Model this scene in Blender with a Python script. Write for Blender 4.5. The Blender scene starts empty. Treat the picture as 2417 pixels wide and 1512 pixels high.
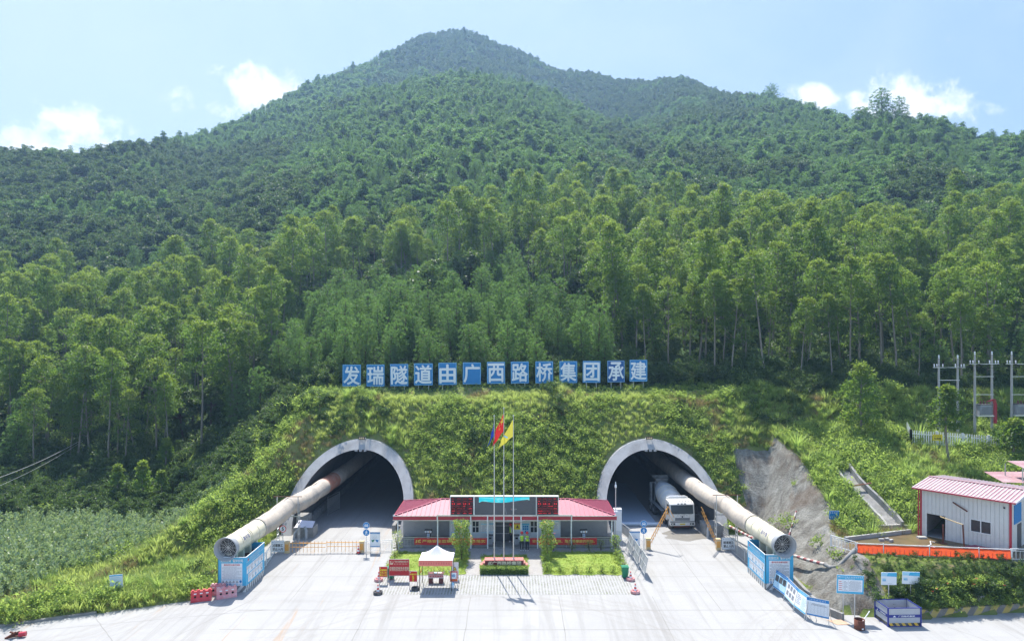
import bpy, bmesh, math, random
import numpy as np
from mathutils import Vector, Matrix

# ------------------------------------------------------------------ camera, light, exposure
SC = bpy.context.scene
COL = SC.collection
F = 692.0            # focal length in pixels of a 1024 wide frame
CAMH = 20.0          # the drone hovers 20 m above the yard
cam = bpy.data.cameras.new('camera'); cam_o = bpy.data.objects.new('camera', cam); COL.objects.link(cam_o)
cam.sensor_width = 36.0; cam.lens = 36.0 * F / 1024.0
cam.shift_y = 15.5 / 1024.0
cam.clip_start = 0.5; cam.clip_end = 20000
cam_o.location = (0, 0, CAMH); cam_o.rotation_euler = (math.radians(90), 0, 0)
SC.camera = cam_o

SUN_DIR = Vector((-0.108, 0.493, 0.863)).normalized()
SUN_EL = math.asin(SUN_DIR.z)
SUN_ROT = math.atan2(SUN_DIR.x, SUN_DIR.y)
sun = bpy.data.lights.new('sun', 'SUN'); sun.energy = 3.7; sun.angle = math.radians(0.5); sun.color = (1.0, 0.955, 0.88)
sun_o = bpy.data.objects.new('sun', sun); COL.objects.link(sun_o)
sun_o.rotation_euler = SUN_DIR.to_track_quat('Z', 'Y').to_euler()

SC.view_settings.view_transform = 'Standard'; SC.view_settings.look = 'None'
SC.view_settings.exposure = 1.4; SC.view_settings.gamma = 1.0
SC.cycles.use_denoising = True
SC.cycles.max_bounces = 8; SC.cycles.diffuse_bounces = 3; SC.cycles.transmission_bounces = 4
SC.cycles.transparent_max_bounces = 8; SC.cycles.volume_bounces = 0; SC.cycles.caustics_reflective = False
SC.cycles.caustics_refractive = False

class NT:
    """small helper to wire shader nodes"""
    def __init__(s, tree): s.t = tree
    def n(s, typ, ins=None, **kw):
        nd = s.t.nodes.new(typ)
        for k, v in kw.items(): setattr(nd, k, v)
        for k, v in (ins or {}).items():
            sk = nd.inputs[k]
            if isinstance(v, bpy.types.NodeSocket): s.t.links.new(v, sk)
            else: sk.default_value = v
        return nd
    def math(s, op, a, b=None, c=None, clamp=False):
        nd = s.t.nodes.new('ShaderNodeMath'); nd.operation = op; nd.use_clamp = clamp
        for i, v in enumerate((a, b, c)):
            if v is None: continue
            if isinstance(v, bpy.types.NodeSocket): s.t.links.new(v, nd.inputs[i])
            else: nd.inputs[i].default_value = v
        return nd.outputs[0]
    def mix(s, f, a, b, blend='MIX'):
        nd = s.t.nodes.new('ShaderNodeMix'); nd.data_type = 'RGBA'; nd.blend_type = blend
        for i, v in ((0, f), (6, a), (7, b)):
            if isinstance(v, bpy.types.NodeSocket): s.t.links.new(v, nd.inputs[i])
            elif i == 0: nd.inputs[0].default_value = v
            else: nd.inputs[i].default_value = (*v[:3], 1)
        return nd.outputs[2]
    def ramp(s, f, stops):
        nd = s.t.nodes.new('ShaderNodeValToRGB'); s.t.links.new(f, nd.inputs[0])
        el = nd.color_ramp.elements
        while len(el) < len(stops): el.new(0.5)
        for e, (p, c) in zip(el, stops): e.position = p; e.color = (*c[:3], 1) if hasattr(c, '__len__') else (c, c, c, 1)
        return nd.outputs[0]
    def noise(s, vec, scale, detail=4, rough=.6, dist=0):
        nd = s.t.nodes.new('ShaderNodeTexNoise'); s.t.links.new(vec, nd.inputs['Vector'])
        nd.inputs['Scale'].default_value = scale; nd.inputs['Detail'].default_value = detail
        nd.inputs['Roughness'].default_value = rough; nd.inputs['Distortion'].default_value = dist
        return nd.outputs['Fac']

def build_world():
    w = bpy.data.worlds.new('World'); SC.world = w; w.use_nodes = True
    t = w.node_tree; t.nodes.clear(); g = NT(t)
    sky = g.n('ShaderNodeTexSky', sky_type='NISHITA', sun_disc=False, sun_elevation=SUN_EL, sun_rotation=SUN_ROT,
              altitude=200, air_density=1.0, dust_density=1.0, ozone_density=1.2)
    co = g.n('ShaderNodeTexCoord').outputs['Generated']
    sep = g.n('ShaderNodeSeparateXYZ', {0: co})
    yy = g.math('MAXIMUM', sep.outputs[1], 0.02)
    u = g.math('DIVIDE', sep.outputs[0], yy); v = g.math('DIVIDE', sep.outputs[2], yy)
    uv = g.n('ShaderNodeCombineXYZ', {0: u, 1: v, 2: 0.0}).outputs[0]
    n1 = g.noise(uv, 9.0, 8, .62, .3)
    n2 = g.noise(uv, 30.0, 5, .6, .2)
    n = g.math('ADD', g.math('MULTIPLY', n1, .75), g.math('MULTIPLY', n2, .25))
    total = None
    # cumulus puffs: (u, v, half width, half height, strength)
    for (cu, cv, rw, rh, st) in ((-.36, .352, .055, .045, 1.0), (-.415, .32, .045, .028, .55), (-.70, .255, .075, .05, 1.0), (-.62, .295, .07, .05, .75), (-.33, .33, .05, .03, .9),
                              (.445, .343, .032, .024, 1.0), (.495, .343, .018, .014, .6), (.582, .335, .06, .05, 1.05), (.63, .327, .05, .022, .7),
                              (.632, .427, .014, .022, .5), (-.40, .258, .04, .02, .4)):
        du = g.math('DIVIDE', g.math('SUBTRACT', u, cu), rw); dv = g.math('DIVIDE', g.math('SUBTRACT', v, cv), rh)
        d = g.math('SQRT', g.math('ADD', g.math('MULTIPLY', du, du), g.math('MULTIPLY', dv, dv)))
        b = g.math('MULTIPLY', g.math('SUBTRACT', 1.25, d), st)
        total = b if total is None else g.math('MAXIMUM', total, b)
    total = g.math('MAXIMUM', total, -1.0)
    dens = g.math('ADD', g.math('MULTIPLY', total, .55), g.math('MULTIPLY', g.math('SUBTRACT', n, .5), 2.6))
    cl = g.n('ShaderNodeMapRange', {'Value': dens, 'From Min': .05, 'From Max': .42}, interpolation_type='SMOOTHSTEP').outputs[0]
    # thin haze veil near the horizon ahead; the open sky above stays clear
    veil = g.math('MULTIPLY', g.ramp(g.noise(uv, 2.2, 6, .6, .6), ((.40, 0), (.74, 1))), .42)
    ahead = g.n('ShaderNodeMapRange', {'Value': sep.outputs[1], 'From Min': .1, 'From Max': .5}).outputs[0]
    low = g.n('ShaderNodeMapRange', {'Value': v, 'From Min': 1.3, 'From Max': .5}, interpolation_type='SMOOTHSTEP').outputs[0]
    side = g.n('ShaderNodeMapRange', {'Value': u, 'From Min': -.7, 'From Max': .7}).outputs[0]
    tone = g.mix(side, (1.80, 2.16, 2.85), (1.22, 1.70, 2.85))
    tone = g.mix(veil, tone, (2.4, 2.62, 2.95))
    base = g.mix(g.math('MULTIPLY', g.math('MULTIPLY', ahead, low), .92), sky.outputs[0], tone)
    col = g.mix(cl, base, (3.9, 3.95, 4.05))
    bg = g.n('ShaderNodeBackground', {'Color': col, 'Strength': 0.125})
    out = g.n('ShaderNodeOutputWorld'); t.links.new(bg.outputs[0], out.inputs[0])
build_world()

# ------------------------------------------------------------------ helpers
RNG = np.random.default_rng(7)
random.seed(7)
S_ = 1024.0 / 2416.0
def UV(dx, dy): return (dx * S_ - 512) / F, (dy * S_ - 335.5) / F
def G(dx, dy, z=0.0):
    u, v = UV(dx, dy); Y = (CAMH - z) / v
    return Vector((u * Y, Y, z))
def P(dx, dy, Y):
    u, v = UV(dx, dy); return Vector((u * Y, Y, CAMH - v * Y))

def vnoise(x, y, seed=0):
    x = np.asarray(x, float); y = np.asarray(y, float)
    xi = np.floor(x).astype(np.int64); yi = np.floor(y).astype(np.int64)
    fx = x - xi; fy = y - yi; fx = fx * fx * (3 - 2 * fx); fy = fy * fy * (3 - 2 * fy)
    def h(a, b):
        k = (a * 374761393 + b * 668265263 + seed * 1442695041) & 0xffffffff
        k = ((k ^ (k >> 13)) * 1274126177) & 0xffffffff
        return ((k ^ (k >> 16)) & 0xffff) / 65535.0
    return (h(xi, yi) * (1 - fx) + h(xi + 1, yi) * fx) * (1 - fy) + (h(xi, yi + 1) * (1 - fx) + h(xi + 1, yi + 1) * fx) * fy
def fbm(x, y, seed=0, o=4):
    r = 0; a = .5
    for i in range(o):
        r = r + a * (vnoise(x * 2 ** i, y * 2 ** i, seed + i) - .5) * 2; a *= .5
    return r

def link(o, parent=None):
    COL.objects.link(o)
    if parent is not None: o.parent = parent
    return o
def tag(o, label=None, cat=None, group=None, kind=None):
    if label: o['label'] = label
    if cat: o['category'] = cat
    if group: o['group'] = group
    if kind: o['kind'] = kind
    return o
def empty(name, loc=(0, 0, 0), rz=0.0, label=None, cat=None, group=None):
    o = bpy.data.objects.new(name, None); o.empty_display_size = .3
    o.location = loc; o.rotation_euler = (0, 0, rz); COL.objects.link(o)
    return tag(o, label, cat, group)

_text_cache = {}
def text_mesh(s, bold=.012):
    k = s
    if k not in _text_cache:
        c = bpy.data.curves.new('t', 'FONT'); c.body = s; c.size = 1; c.resolution_u = 3
        o = bpy.data.objects.new('t', c); m = o.to_mesh()
        v = np.array([p.co[:2] for p in m.vertices]) if len(m.vertices) else np.zeros((0, 2))
        f = [tuple(p.vertices) for p in m.polygons]
        o.to_mesh_clear(); bpy.data.objects.remove(o); bpy.data.curves.remove(c)
        _text_cache[k] = (v, f)
    return _text_cache[k]

class MB:
    """collects shapes and links them as ONE mesh object"""
    def __init__(s): s.v = []; s.f = []; s.m = []; s.sm = []; s.mats = []
    def mi(s, m):
        if m not in s.mats: s.mats.append(m)
        return s.mats.index(m)
    def add(s, vs, fs, m, smooth=False):
        b = len(s.v); s.v.extend([tuple(p) for p in vs]); i = s.mi(m)
        for f in fs: s.f.append(tuple(b + k for k in f)); s.m.append(i); s.sm.append(smooth)
        return s
    def box(s, x0, x1, y0, y1, z0, z1, m, M=None):
        vs = [Vector((x, y, z)) for z in (z0, z1) for y in (y0, y1) for x in (x0, x1)]
        if M is not None: vs = [M @ p for p in vs]
        return s.add(vs, [(0, 2, 3, 1), (4, 5, 7, 6), (0, 1, 5, 4), (2, 6, 7, 3), (0, 4, 6, 2), (1, 3, 7, 5)], m)
    def bar(s, p, q, w, h, m, up=(0, 0, 1)):
        p = Vector(p); q = Vector(q); d = (q - p).normalized(); up = Vector(up)
        if abs(d.dot(up)) > .98: up = Vector((1, 0, 0))
        a = d.cross(up).normalized() * w / 2; b = a.cross(d).normalized() * h / 2
        vs = [c + i * a + j * b for c in (p, q) for j in (-1, 1) for i in (-1, 1)]
        return s.add(vs, [(0, 2, 3, 1), (4, 5, 7, 6), (0, 1, 5, 4), (2, 6, 7, 3), (0, 4, 6, 2), (1, 3, 7, 5)], m)
    def tube(s, pts, r, m, n=8, caps=True, smooth=True):
        pts = [Vector(p) for p in pts]; k = len(pts)
        rs = list(r) if hasattr(r, '__len__') else [r] * k
        vs = []; prev = None
        for i, p in enumerate(pts):
            d = (pts[min(i + 1, k - 1)] - pts[max(i - 1, 0)]).normalized()
            if prev is None:
                a = d.cross(Vector((0, 0, 1)) if abs(d.z) < .9 else Vector((1, 0, 0))).normalized()
            else: a = (prev - d * prev.dot(d)).normalized()
            prev = a; b = d.cross(a)
            for j in range(n):
                t = 2 * math.pi * j / n; vs.append(p + (a * math.cos(t) + b * math.sin(t)) * rs[i])
        fs = [(i * n + j, i * n + (j + 1) % n, (i + 1) * n + (j + 1) % n, (i + 1) * n + j) for i in range(k - 1) for j in range(n)]
        s.add(vs, fs, m, smooth)
        if caps:
            s.add(vs[:n], [tuple(reversed(range(n)))], m); s.add(vs[-n:], [tuple(range(n))], m)
        return s
    def lathe(s, prof, m, n=16, M=None, smooth=True):
        vs = []; M = M or Matrix()
        for (r, z) in prof:
            for j in range(n):
                t = 2 * math.pi * j / n; vs.append(M @ Vector((r * math.cos(t), r * math.sin(t), z)))
        fs = [(i * n + j, i * n + (j + 1) % n, (i + 1) * n + (j + 1) % n, (i + 1) * n + j) for i in range(len(prof) - 1) for j in range(n)]
        return s.add(vs, fs, m, smooth)
    def quad(s, a, b, c, d, m): return s.add([a, b, c, d], [(0, 1, 2, 3)], m)
    def prism(s, poly, d, m, M=None):
        """poly in local XZ, thickness along +Y from 0 to d"""
        n = len(poly); M = M or Matrix()
        vs = [M @ Vector((x, 0, z)) for x, z in poly] + [M @ Vector((x, d, z)) for x, z in poly]
        fs = [tuple(range(n)), tuple(reversed(range(n, 2 * n)))] + [(i, n + i, n + (i + 1) % n, (i + 1) % n) for i in range(n)]
        return s.add(vs, fs, m)
    def text(s, st, m, M, h, w=None, align='C', bold=.016):
        """text laid in the XZ plane of M (reads from -Y); h = glyph height; w squeezes to that width"""
        v, f = text_mesh(st, bold)
        if len(v) == 0: return s
        lo = v.min(0); hi = v.max(0)
        k = h / max(hi[1] - lo[1], .01); kx = k if w is None else w / max(hi[0] - lo[0], .01)
        ox = {'C': (lo[0] + hi[0]) / 2, 'L': lo[0], 'R': hi[0]}[align]; oz = (lo[1] + hi[1]) / 2
        sh = ((0, 0),) if bold < .011 else ((0, 0), (1, 0), (-1, 0), (0, 1), (0, -1)) if bold < .03 else ((0, 0), (1, 0), (-1, 0), (0, 1), (0, -1), (.7, .7), (-.7, .7), (.7, -.7), (-.7, -.7))
        for i, (ax, az) in enumerate(sh):      # heavier strokes: the glyph again, shifted a little, each sheet a hair in front of the last
            s.add([M @ Vector(((p[0] - ox + ax * bold) * kx, -.0012 * i, (p[1] - oz + az * bold) * k)) for p in v], f, m)
        return s
    def build(s, name, parent=None, loc=None, **tags):
        me = bpy.data.meshes.new(name); me.from_pydata(s.v, [], s.f)
        for m in s.mats: me.materials.append(m)
        me.polygons.foreach_set('material_index', s.m); me.polygons.foreach_set('use_smooth', s.sm); me.update()
        o = bpy.data.objects.new(name, me); link(o, parent)
        if loc is not None: o.location = loc
        if tags: tag(o, **tags)
        return o

def at(x, y, z, rz=0.0): return Matrix.Translation((x, y, z)) @ Matrix.Rotation(rz, 4, 'Z')

# ------------------------------------------------------------------ materials
def pm(name, col, rough=.65, metal=0.0, var=.18, scale=2.0, dirt=None, dirt_amt=.5, dscale=1.2, bump=0.0, bscale=20, streak=False, spec=.4):
    m = bpy.data.materials.new(name); m.use_nodes = True; t = m.node_tree; t.nodes.clear(); g = NT(t)
    co = g.n('ShaderNodeTexCoord').outputs['Object']
    n = g.noise(co, scale, 5, .6)
    c = g.mix(n, [x * (1 - var) for x in col], [min(1, x * (1 + var)) for x in col])
    if dirt is not None:
        vec = co
        if streak: vec = g.n('ShaderNodeMapping', {'Vector': co, 'Scale': (1, 1, .18)}).outputs[0]
        d = g.ramp(g.noise(vec, dscale, 6, .68, .4), ((.45, 0), (.72, 1)))
        c = g.mix(g.math('MULTIPLY', d, dirt_amt), c, dirt)
    b = g.n('ShaderNodeBsdfPrincipled', {'Base Color': c, 'Roughness': rough, 'Metallic': metal, 'Specular IOR Level': spec})
    if bump:
        bp = g.n('ShaderNodeBump', {'Height': g.noise(co, bscale, 4), 'Strength': bump, 'Distance': .05}); t.links.new(bp.outputs[0], b.inputs['Normal'])
    o = g.n('ShaderNodeOutputMaterial'); t.links.new(b.outputs[0], o.inputs[0])
    return m

def leaf_mat(name, dark, light, trans, tfac=.45, rough=.5, spec=.35, hue=.0, island=.5):
    """leaves: base colour varies from plant to plant and from leaf to leaf; light also passes through"""
    m = bpy.data.materials.new(name); m.use_nodes = True; t = m.node_tree; t.nodes.clear(); g = NT(t)
    oi = g.n('ShaderNodeObjectInfo'); ge = g.n('ShaderNodeNewGeometry')
    f = g.math('ADD', g.math('MULTIPLY', oi.outputs['Random'], 1 - island), g.math('MULTIPLY', ge.outputs['Random Per Island'], island))
    c = g.mix(f, dark, light)
    tc = g.mix(f, [x * .75 for x in trans], trans)
    b = g.n('ShaderNodeBsdfPrincipled', {'Base Color': c, 'Roughness': rough, 'Specular IOR Level': spec})
    tr = g.n('ShaderNodeBsdfTranslucent', {'Color': tc})
    mx = g.n('ShaderNodeMixShader', {0: tfac, 1: b.outputs[0], 2: tr.outputs[0]})
    o = g.n('ShaderNodeOutputMaterial'); t.links.new(mx.outputs[0], o.inputs[0])
    return m

M = {}
M['bark_e'] = pm('eucalyptus_bark', (.20, .175, .14), .8, var=.35, scale=3)
M['bark_p'] = pm('pine_bark', (.09, .06, .04), .9, var=.3)
M['euc'] = leaf_mat('eucalyptus_leaf', (.035, .085, .02), (.115, .19, .038), (.24, .40, .05), .48, island=.4)
M['euc_tip'] = leaf_mat('eucalyptus_top_leaf', (.09, .16, .024), (.145, .205, .035), (.33, .46, .06), .5)  # yellower green for the leaves at the crown top
M['pine'] = leaf_mat('pine_needles', (.03, .085, .032), (.11, .19, .06), (.22, .40, .08), .45, island=.35)
M['broad'] = leaf_mat('broadleaf_leaf', (.022, .055, .02), (.085, .135, .04), (.16, .27, .05), .38, island=.35)
M['weed'] = leaf_mat('weed_leaf', (.09, .17, .035), (.23, .31, .07), (.42, .57, .12), .57)
M['grass'] = leaf_mat('grass_blade', (.165, .24, .05), (.30, .365, .10), (.52, .63, .16), .58)
M['drygrass'] = leaf_mat('dry_grass_blade', (.18, .13, .06), (.29, .23, .10), (.34, .28, .12), .4)
M['reed'] = leaf_mat('tall_grass_blade', (.12, .215, .045), (.24, .335, .085), (.42, .58, .13), .56)
M['crop'] = leaf_mat('crop_leaf', (.15, .235, .11), (.34, .40, .23), (.36, .48, .16), .35, rough=.38, spec=.5)
M['lawn'] = leaf_mat('lawn_blade', (.16, .24, .03), (.24, .31, .045), (.36, .46, .05), .45)
M['flower'] = pm('red_flower', (.55, .06, .03), .6)

def terrain_mat(name, a, b_, d):
    m = bpy.data.materials.new(name); m.use_nodes = True; t = m.node_tree; t.nodes.clear(); g = NT(t)
    co = g.n('ShaderNodeTexCoord').outputs['Object']
    n1 = g.noise(co, .12, 6, .62); n2 = g.noise(co, 1.4, 6, .7)
    c = g.mix(g.ramp(n1, ((.4, 0), (.62, 1))), a, b_)
    c = g.mix(g.ramp(n2, ((.5, 0), (.7, 1))), c, d)
    b = g.n('ShaderNodeBsdfPrincipled', {'Base Color': c, 'Roughness': .95, 'Specular IOR Level': .1})
    bp = g.n('ShaderNodeBump', {'Height': n2, 'Strength': .6, 'Distance': .3}); t.links.new(bp.outputs[0], b.inputs['Normal'])
    o = g.n('ShaderNodeOutputMaterial'); t.links.new(b.outputs[0], o.inputs[0]); return m
M['soil'] = terrain_mat('mountain_soil', (.035, .075, .022), (.06, .10, .03), (.07, .085, .035))
M['slope'] = terrain_mat('slope_turf', (.10, .145, .035), (.19, .21, .07), (.24, .18, .10))

def shotcrete_mat():
    m = bpy.data.materials.new('shotcrete'); m.use_nodes = True; t = m.node_tree; t.nodes.clear(); g = NT(t)
    co = g.n('ShaderNodeTexCoord').outputs['Object']
    mp = g.n('ShaderNodeMapping', {'Vector': co, 'Scale': (1, .8, .25), 'Rotation': (0, 0, 0)}).outputs[0]
    n1 = g.noise(mp, .9, 7, .65, .5); n2 = g.noise(co, 5, 6, .75); n3 = g.noise(co, .35, 4, .6)
    c = g.mix(g.ramp(n1, ((.36, 0), (.66, 1))), (.15, .14, .12), (.35, .345, .31))
    c = g.mix(g.math('MULTIPLY', g.ramp(n2, ((.48, 0), (.7, 1))), .6), c, (.06, .055, .045))
    c = g.mix(g.math('MULTIPLY', g.ramp(n3, ((.5, 0), (.64, 1))), .55), c, (.13, .085, .055))
    b = g.n('ShaderNodeBsdfPrincipled', {'Base Color': c, 'Roughness': .92, 'Specular IOR Level': .2})
    bp = g.n('ShaderNodeBump', {'Height': n2, 'Strength': 1.0, 'Distance': .25}); t.links.new(bp.outputs[0], b.inputs['Normal'])
    o = g.n('ShaderNodeOutputMaterial'); t.links.new(b.outputs[0], o.inputs[0]); return m
M['shotcrete'] = shotcrete_mat()

def yard_mat():
    m = bpy.data.materials.new('dusty_concrete'); m.use_nodes = True; t = m.node_tree; t.nodes.clear(); g = NT(t)
    co = g.n('ShaderNodeTexCoord').outputs['Object']
    n1 = g.noise(co, .16, 6, .62, .4); n2 = g.noise(co, 2.2, 6, .7)
    c = g.mix(n1, (.262, .258, .25), (.362, .357, .346))
    # wheel tracks: long streaks that follow the driving direction and curve across the near apron
    st = g.n('ShaderNodeMapping', {'Vector': co, 'Scale': (1.1, .045, 1), 'Rotation': (0, 0, math.radians(-4))}).outputs[0]
    s1 = g.ramp(g.noise(st, 1.1, 5, .65, .5), ((.5, 0), (.68, 1)))
    c = g.mix(g.math('MULTIPLY', s1, .5), c, (.20, .19, .175))
    sx = g.n('ShaderNodeMapping', {'Vector': co, 'Scale': (.06, 1.0, 1), 'Rotation': (0, 0, math.radians(12))}).outputs[0]
    s2 = g.ramp(g.noise(sx, 1.0, 5, .65, .8), ((.55, 0), (.72, 1)))
    c = g.mix(g.math('MULTIPLY', s2, .28), c, (.24, .225, .205))
    om = g.ramp(g.noise(st, .8, 6, .7, .9), ((.6, 0), (.70, 1)))
    sepx = g.n('ShaderNodeSeparateXYZ', {0: co})
    left = g.n('ShaderNodeMapRange', {'Value': sepx.outputs[0], 'From Min': -9.0, 'From Max': -13.0}).outputs[0]
    c = g.mix(g.math('MULTIPLY', g.math('MULTIPLY', om, left), .6), c, (.33, .20, .10))
    sp = g.ramp(g.noise(co, 1.1, 8, .75, .2), ((.66, 0), (.74, 1)))
    c = g.mix(g.math('MULTIPLY', sp, .5), c, (.24, .22, .20))
    # wheel marks that swing across the apron towards both tunnels: rings about turning centres
    for cx, cy, ra in ((-2.0, 38.0, 17.0), (34.0, 36.0, 21.0), (-48.0, 66.0, 29.0)):
        rx = g.math('SUBTRACT', sepx.outputs[0], cx); ry = g.math('SUBTRACT', sepx.outputs[1], cy)
        rd = g.math('ADD', g.math('SQRT', g.math('ADD', g.math('MULTIPLY', rx, rx), g.math('MULTIPLY', ry, ry))), g.math('MULTIPLY', n1, 2.5))
        band = g.n('ShaderNodeMapRange', {'Value': g.math('ABSOLUTE', g.math('SUBTRACT', rd, ra)), 'From Min': 2.6, 'From Max': .4}).outputs[0]
        vv = g.n('ShaderNodeCombineXYZ', {0: g.math('MULTIPLY', rd, 2.2), 1: g.math('MULTIPLY', sepx.outputs[1], .12), 2: 0.0}).outputs[0]
        tr = g.ramp(g.noise(vv, 1.0, 4, .6), ((.46, 0), (.62, 1)))
        c = g.mix(g.math('MULTIPLY', g.math('MULTIPLY', band, tr), .36), c, (.21, .19, .165))
    pt = g.ramp(g.noise(co, .33, 3, .5, .3), ((.60, 0), (.66, 1)))
    c = g.mix(g.math('MULTIPLY', pt, .22), c, (.24, .235, .23))
    # darker grey inside the tunnels
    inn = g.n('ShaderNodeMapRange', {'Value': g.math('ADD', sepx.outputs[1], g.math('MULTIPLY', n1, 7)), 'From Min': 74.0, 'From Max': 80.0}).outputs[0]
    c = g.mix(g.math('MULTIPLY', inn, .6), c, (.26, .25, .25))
    c = g.mix(g.math('MULTIPLY', g.ramp(n2, ((.4, 0), (.75, 1))), .16), c, (.36, .35, .33))
    b = g.n('ShaderNodeBsdfPrincipled', {'Base Color': c, 'Roughness': .85, 'Specular IOR Level': .25})
    bp = g.n('ShaderNodeBump', {'Height': n2, 'Strength': .15, 'Distance': .03}); t.links.new(bp.outputs[0], b.inputs['Normal'])
    o = g.n('ShaderNodeOutputMaterial'); t.links.new(b.outputs[0], o.inputs[0]); return m
M['yard'] = yard_mat()
M['joint'] = pm('joint_tar', (.235, .225, .21), .9, var=.4, scale=.7)
M['concrete'] = pm('portal_concrete', (.33, .33, .33), .85, var=.18, scale=.8, dirt=(.16, .15, .14), dirt_amt=.65, dscale=.9, bump=.3, bscale=9, streak=True)
M['concrete_dk'] = pm('old_concrete', (.25, .245, .235), .9, var=.25, dirt=(.10, .095, .085), dirt_amt=.7, dscale=1.5, bump=.4, bscale=8)
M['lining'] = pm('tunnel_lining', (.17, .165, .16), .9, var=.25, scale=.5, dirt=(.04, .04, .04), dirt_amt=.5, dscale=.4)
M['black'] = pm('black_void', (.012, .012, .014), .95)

# ------------------------------------------------------------------ terrain
TOE_X = (-90, 22.7, 25.0, 28.3, 29.3, 37.0, 60.0); TOE_Y = (50.4, 50.4, 49.6, 49.5, 49.1, 50.3, 53.7)
def left_edge(X): return 47.6 + .44 * (np.asarray(X) + 35.2)
PORT_X = (-16.8, 15.37)
FACE0 = 69.87                     # portal faces lie in the plane Y = FACE0 + Z
GRADE_Y = (50, 54, 60, 64, 70, 77); GRADE = (1.0, .95, .72, .78, 1.3, 2.2)
def near_z(X, Y):
    X = np.asarray(X, float); Y = np.asarray(Y, float)
    nz = fbm(X / 6, Y / 6, 3, 4)
    p = Y - 69.9
    cap = 12.2 + .5 * nz
    p = np.where(p > cap, cap + (p - cap) * .25, p)
    dxl = np.abs(X - PORT_X[0]); dxr = np.abs(X - PORT_X[1]); away = np.clip((np.minimum(dxl, dxr) - 6.6) / 3.0, 0, 1)
    p = p + away * (1.0 * nz + .5) * np.clip((p) / 3.0, 0, 1)
    p = p - .85 * np.maximum(0, -24.0 - X)
    L = .35 + .16 * np.maximum(0, Y - 75) + .25 * nz
    xr = -33 + (Y - 54) * .36
    zr = np.interp(Y, [50, 54, 60, 70, 76, 82, 90], [0, .5, 1.9, 4.9, 8.0, 12.2, 14])
    S = zr - np.where(X > xr, 1.05, .62) * np.abs(X - xr) + .35 * nz
    d = np.where(X < -23.9, Y - left_edge(X), np.minimum((-23.5 - X) * 1.2, Y - 52.6))
    zl = np.minimum(np.maximum(L, S), .6 * np.maximum(d, 0))
    zl = np.where(X < -23.2, zl, -1)
    # right bench, cut slope and platform
    toe = np.interp(X, TOE_X, TOE_Y)
    R = 3.0 + .36 * np.maximum(0, Y - 60.5) + np.where(Y > 62, .35 * nz, .0)
    R = np.minimum(R, 13.5 + .3 * np.maximum(0, Y - 82))
    R = np.minimum(R, .45 + (Y - toe) * np.interp(X, [24, 30, 38], [.8, .9, 1.25]) + .3 * nz * np.clip((Y - toe), 0, 1))
    xt = 23.0 + (Y - 50) * .05 + .7 * np.clip((Y - 64) / 8, 0, 1)
    R = np.minimum(R, (X - xt) * np.interp(Y, GRADE_Y, GRADE) + .25 * nz)
    R = np.where((X > 22.3) & (Y > toe), R, -1)
    z = np.maximum(np.maximum(p, zl), R)
    return np.where(z < .02, -.12, z)

_sky = [(-300, 402, 280), (0, 380, 280), (100, 380, 285), (200, 374, 290), (330, 359, 310), (480, 324, 390), (620, 254, 450), (720, 209, 500), (860, 154, 560),
        (960, 104, 610), (1030, 84, 640), (1090, 72, 650), (1140, 85, 650), (1170, 103, 650), (1230, 119, 650), (1290, 154, 640), (1360, 170, 620), (1480, 190, 600),
        (1620, 190, 560), (1680, 210, 520), (1720, 224, 490), (1830, 235, 430), (1920, 259, 380), (1990, 292, 330), (2050, 297, 300), (2100, 294, 288),
        (2200, 307, 280), (2300, 329, 280), (2416, 349, 280), (2750, 372, 280)]
_dome = [(760, 232, .2), (860, 208, .7), (920, 192, 1), (960, 184, 1), (1060, 168, 1), (1150, 172, 1), (1250, 190, 1), (1300, 206, 1), (1350, 234, 1), (1400, 262, .9), (1480, 300, .6), (1600, 345, .2)]
_z147 = [(-300, 18), (0, 19.5), (240, 20.5), (480, 24), (720, 28), (960, 31.5), (1090, 33), (1300, 33), (1480, 33), (1700, 33), (1920, 34), (2300, 36), (2750, 36)]
NU, NY = 310, 240
U0, U1 = -1.15, 1.15
UG = np.linspace(U0, U1, NU)
YG = 86.0 * (1000 / 86.0) ** np.linspace(0, 1, NY)
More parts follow.
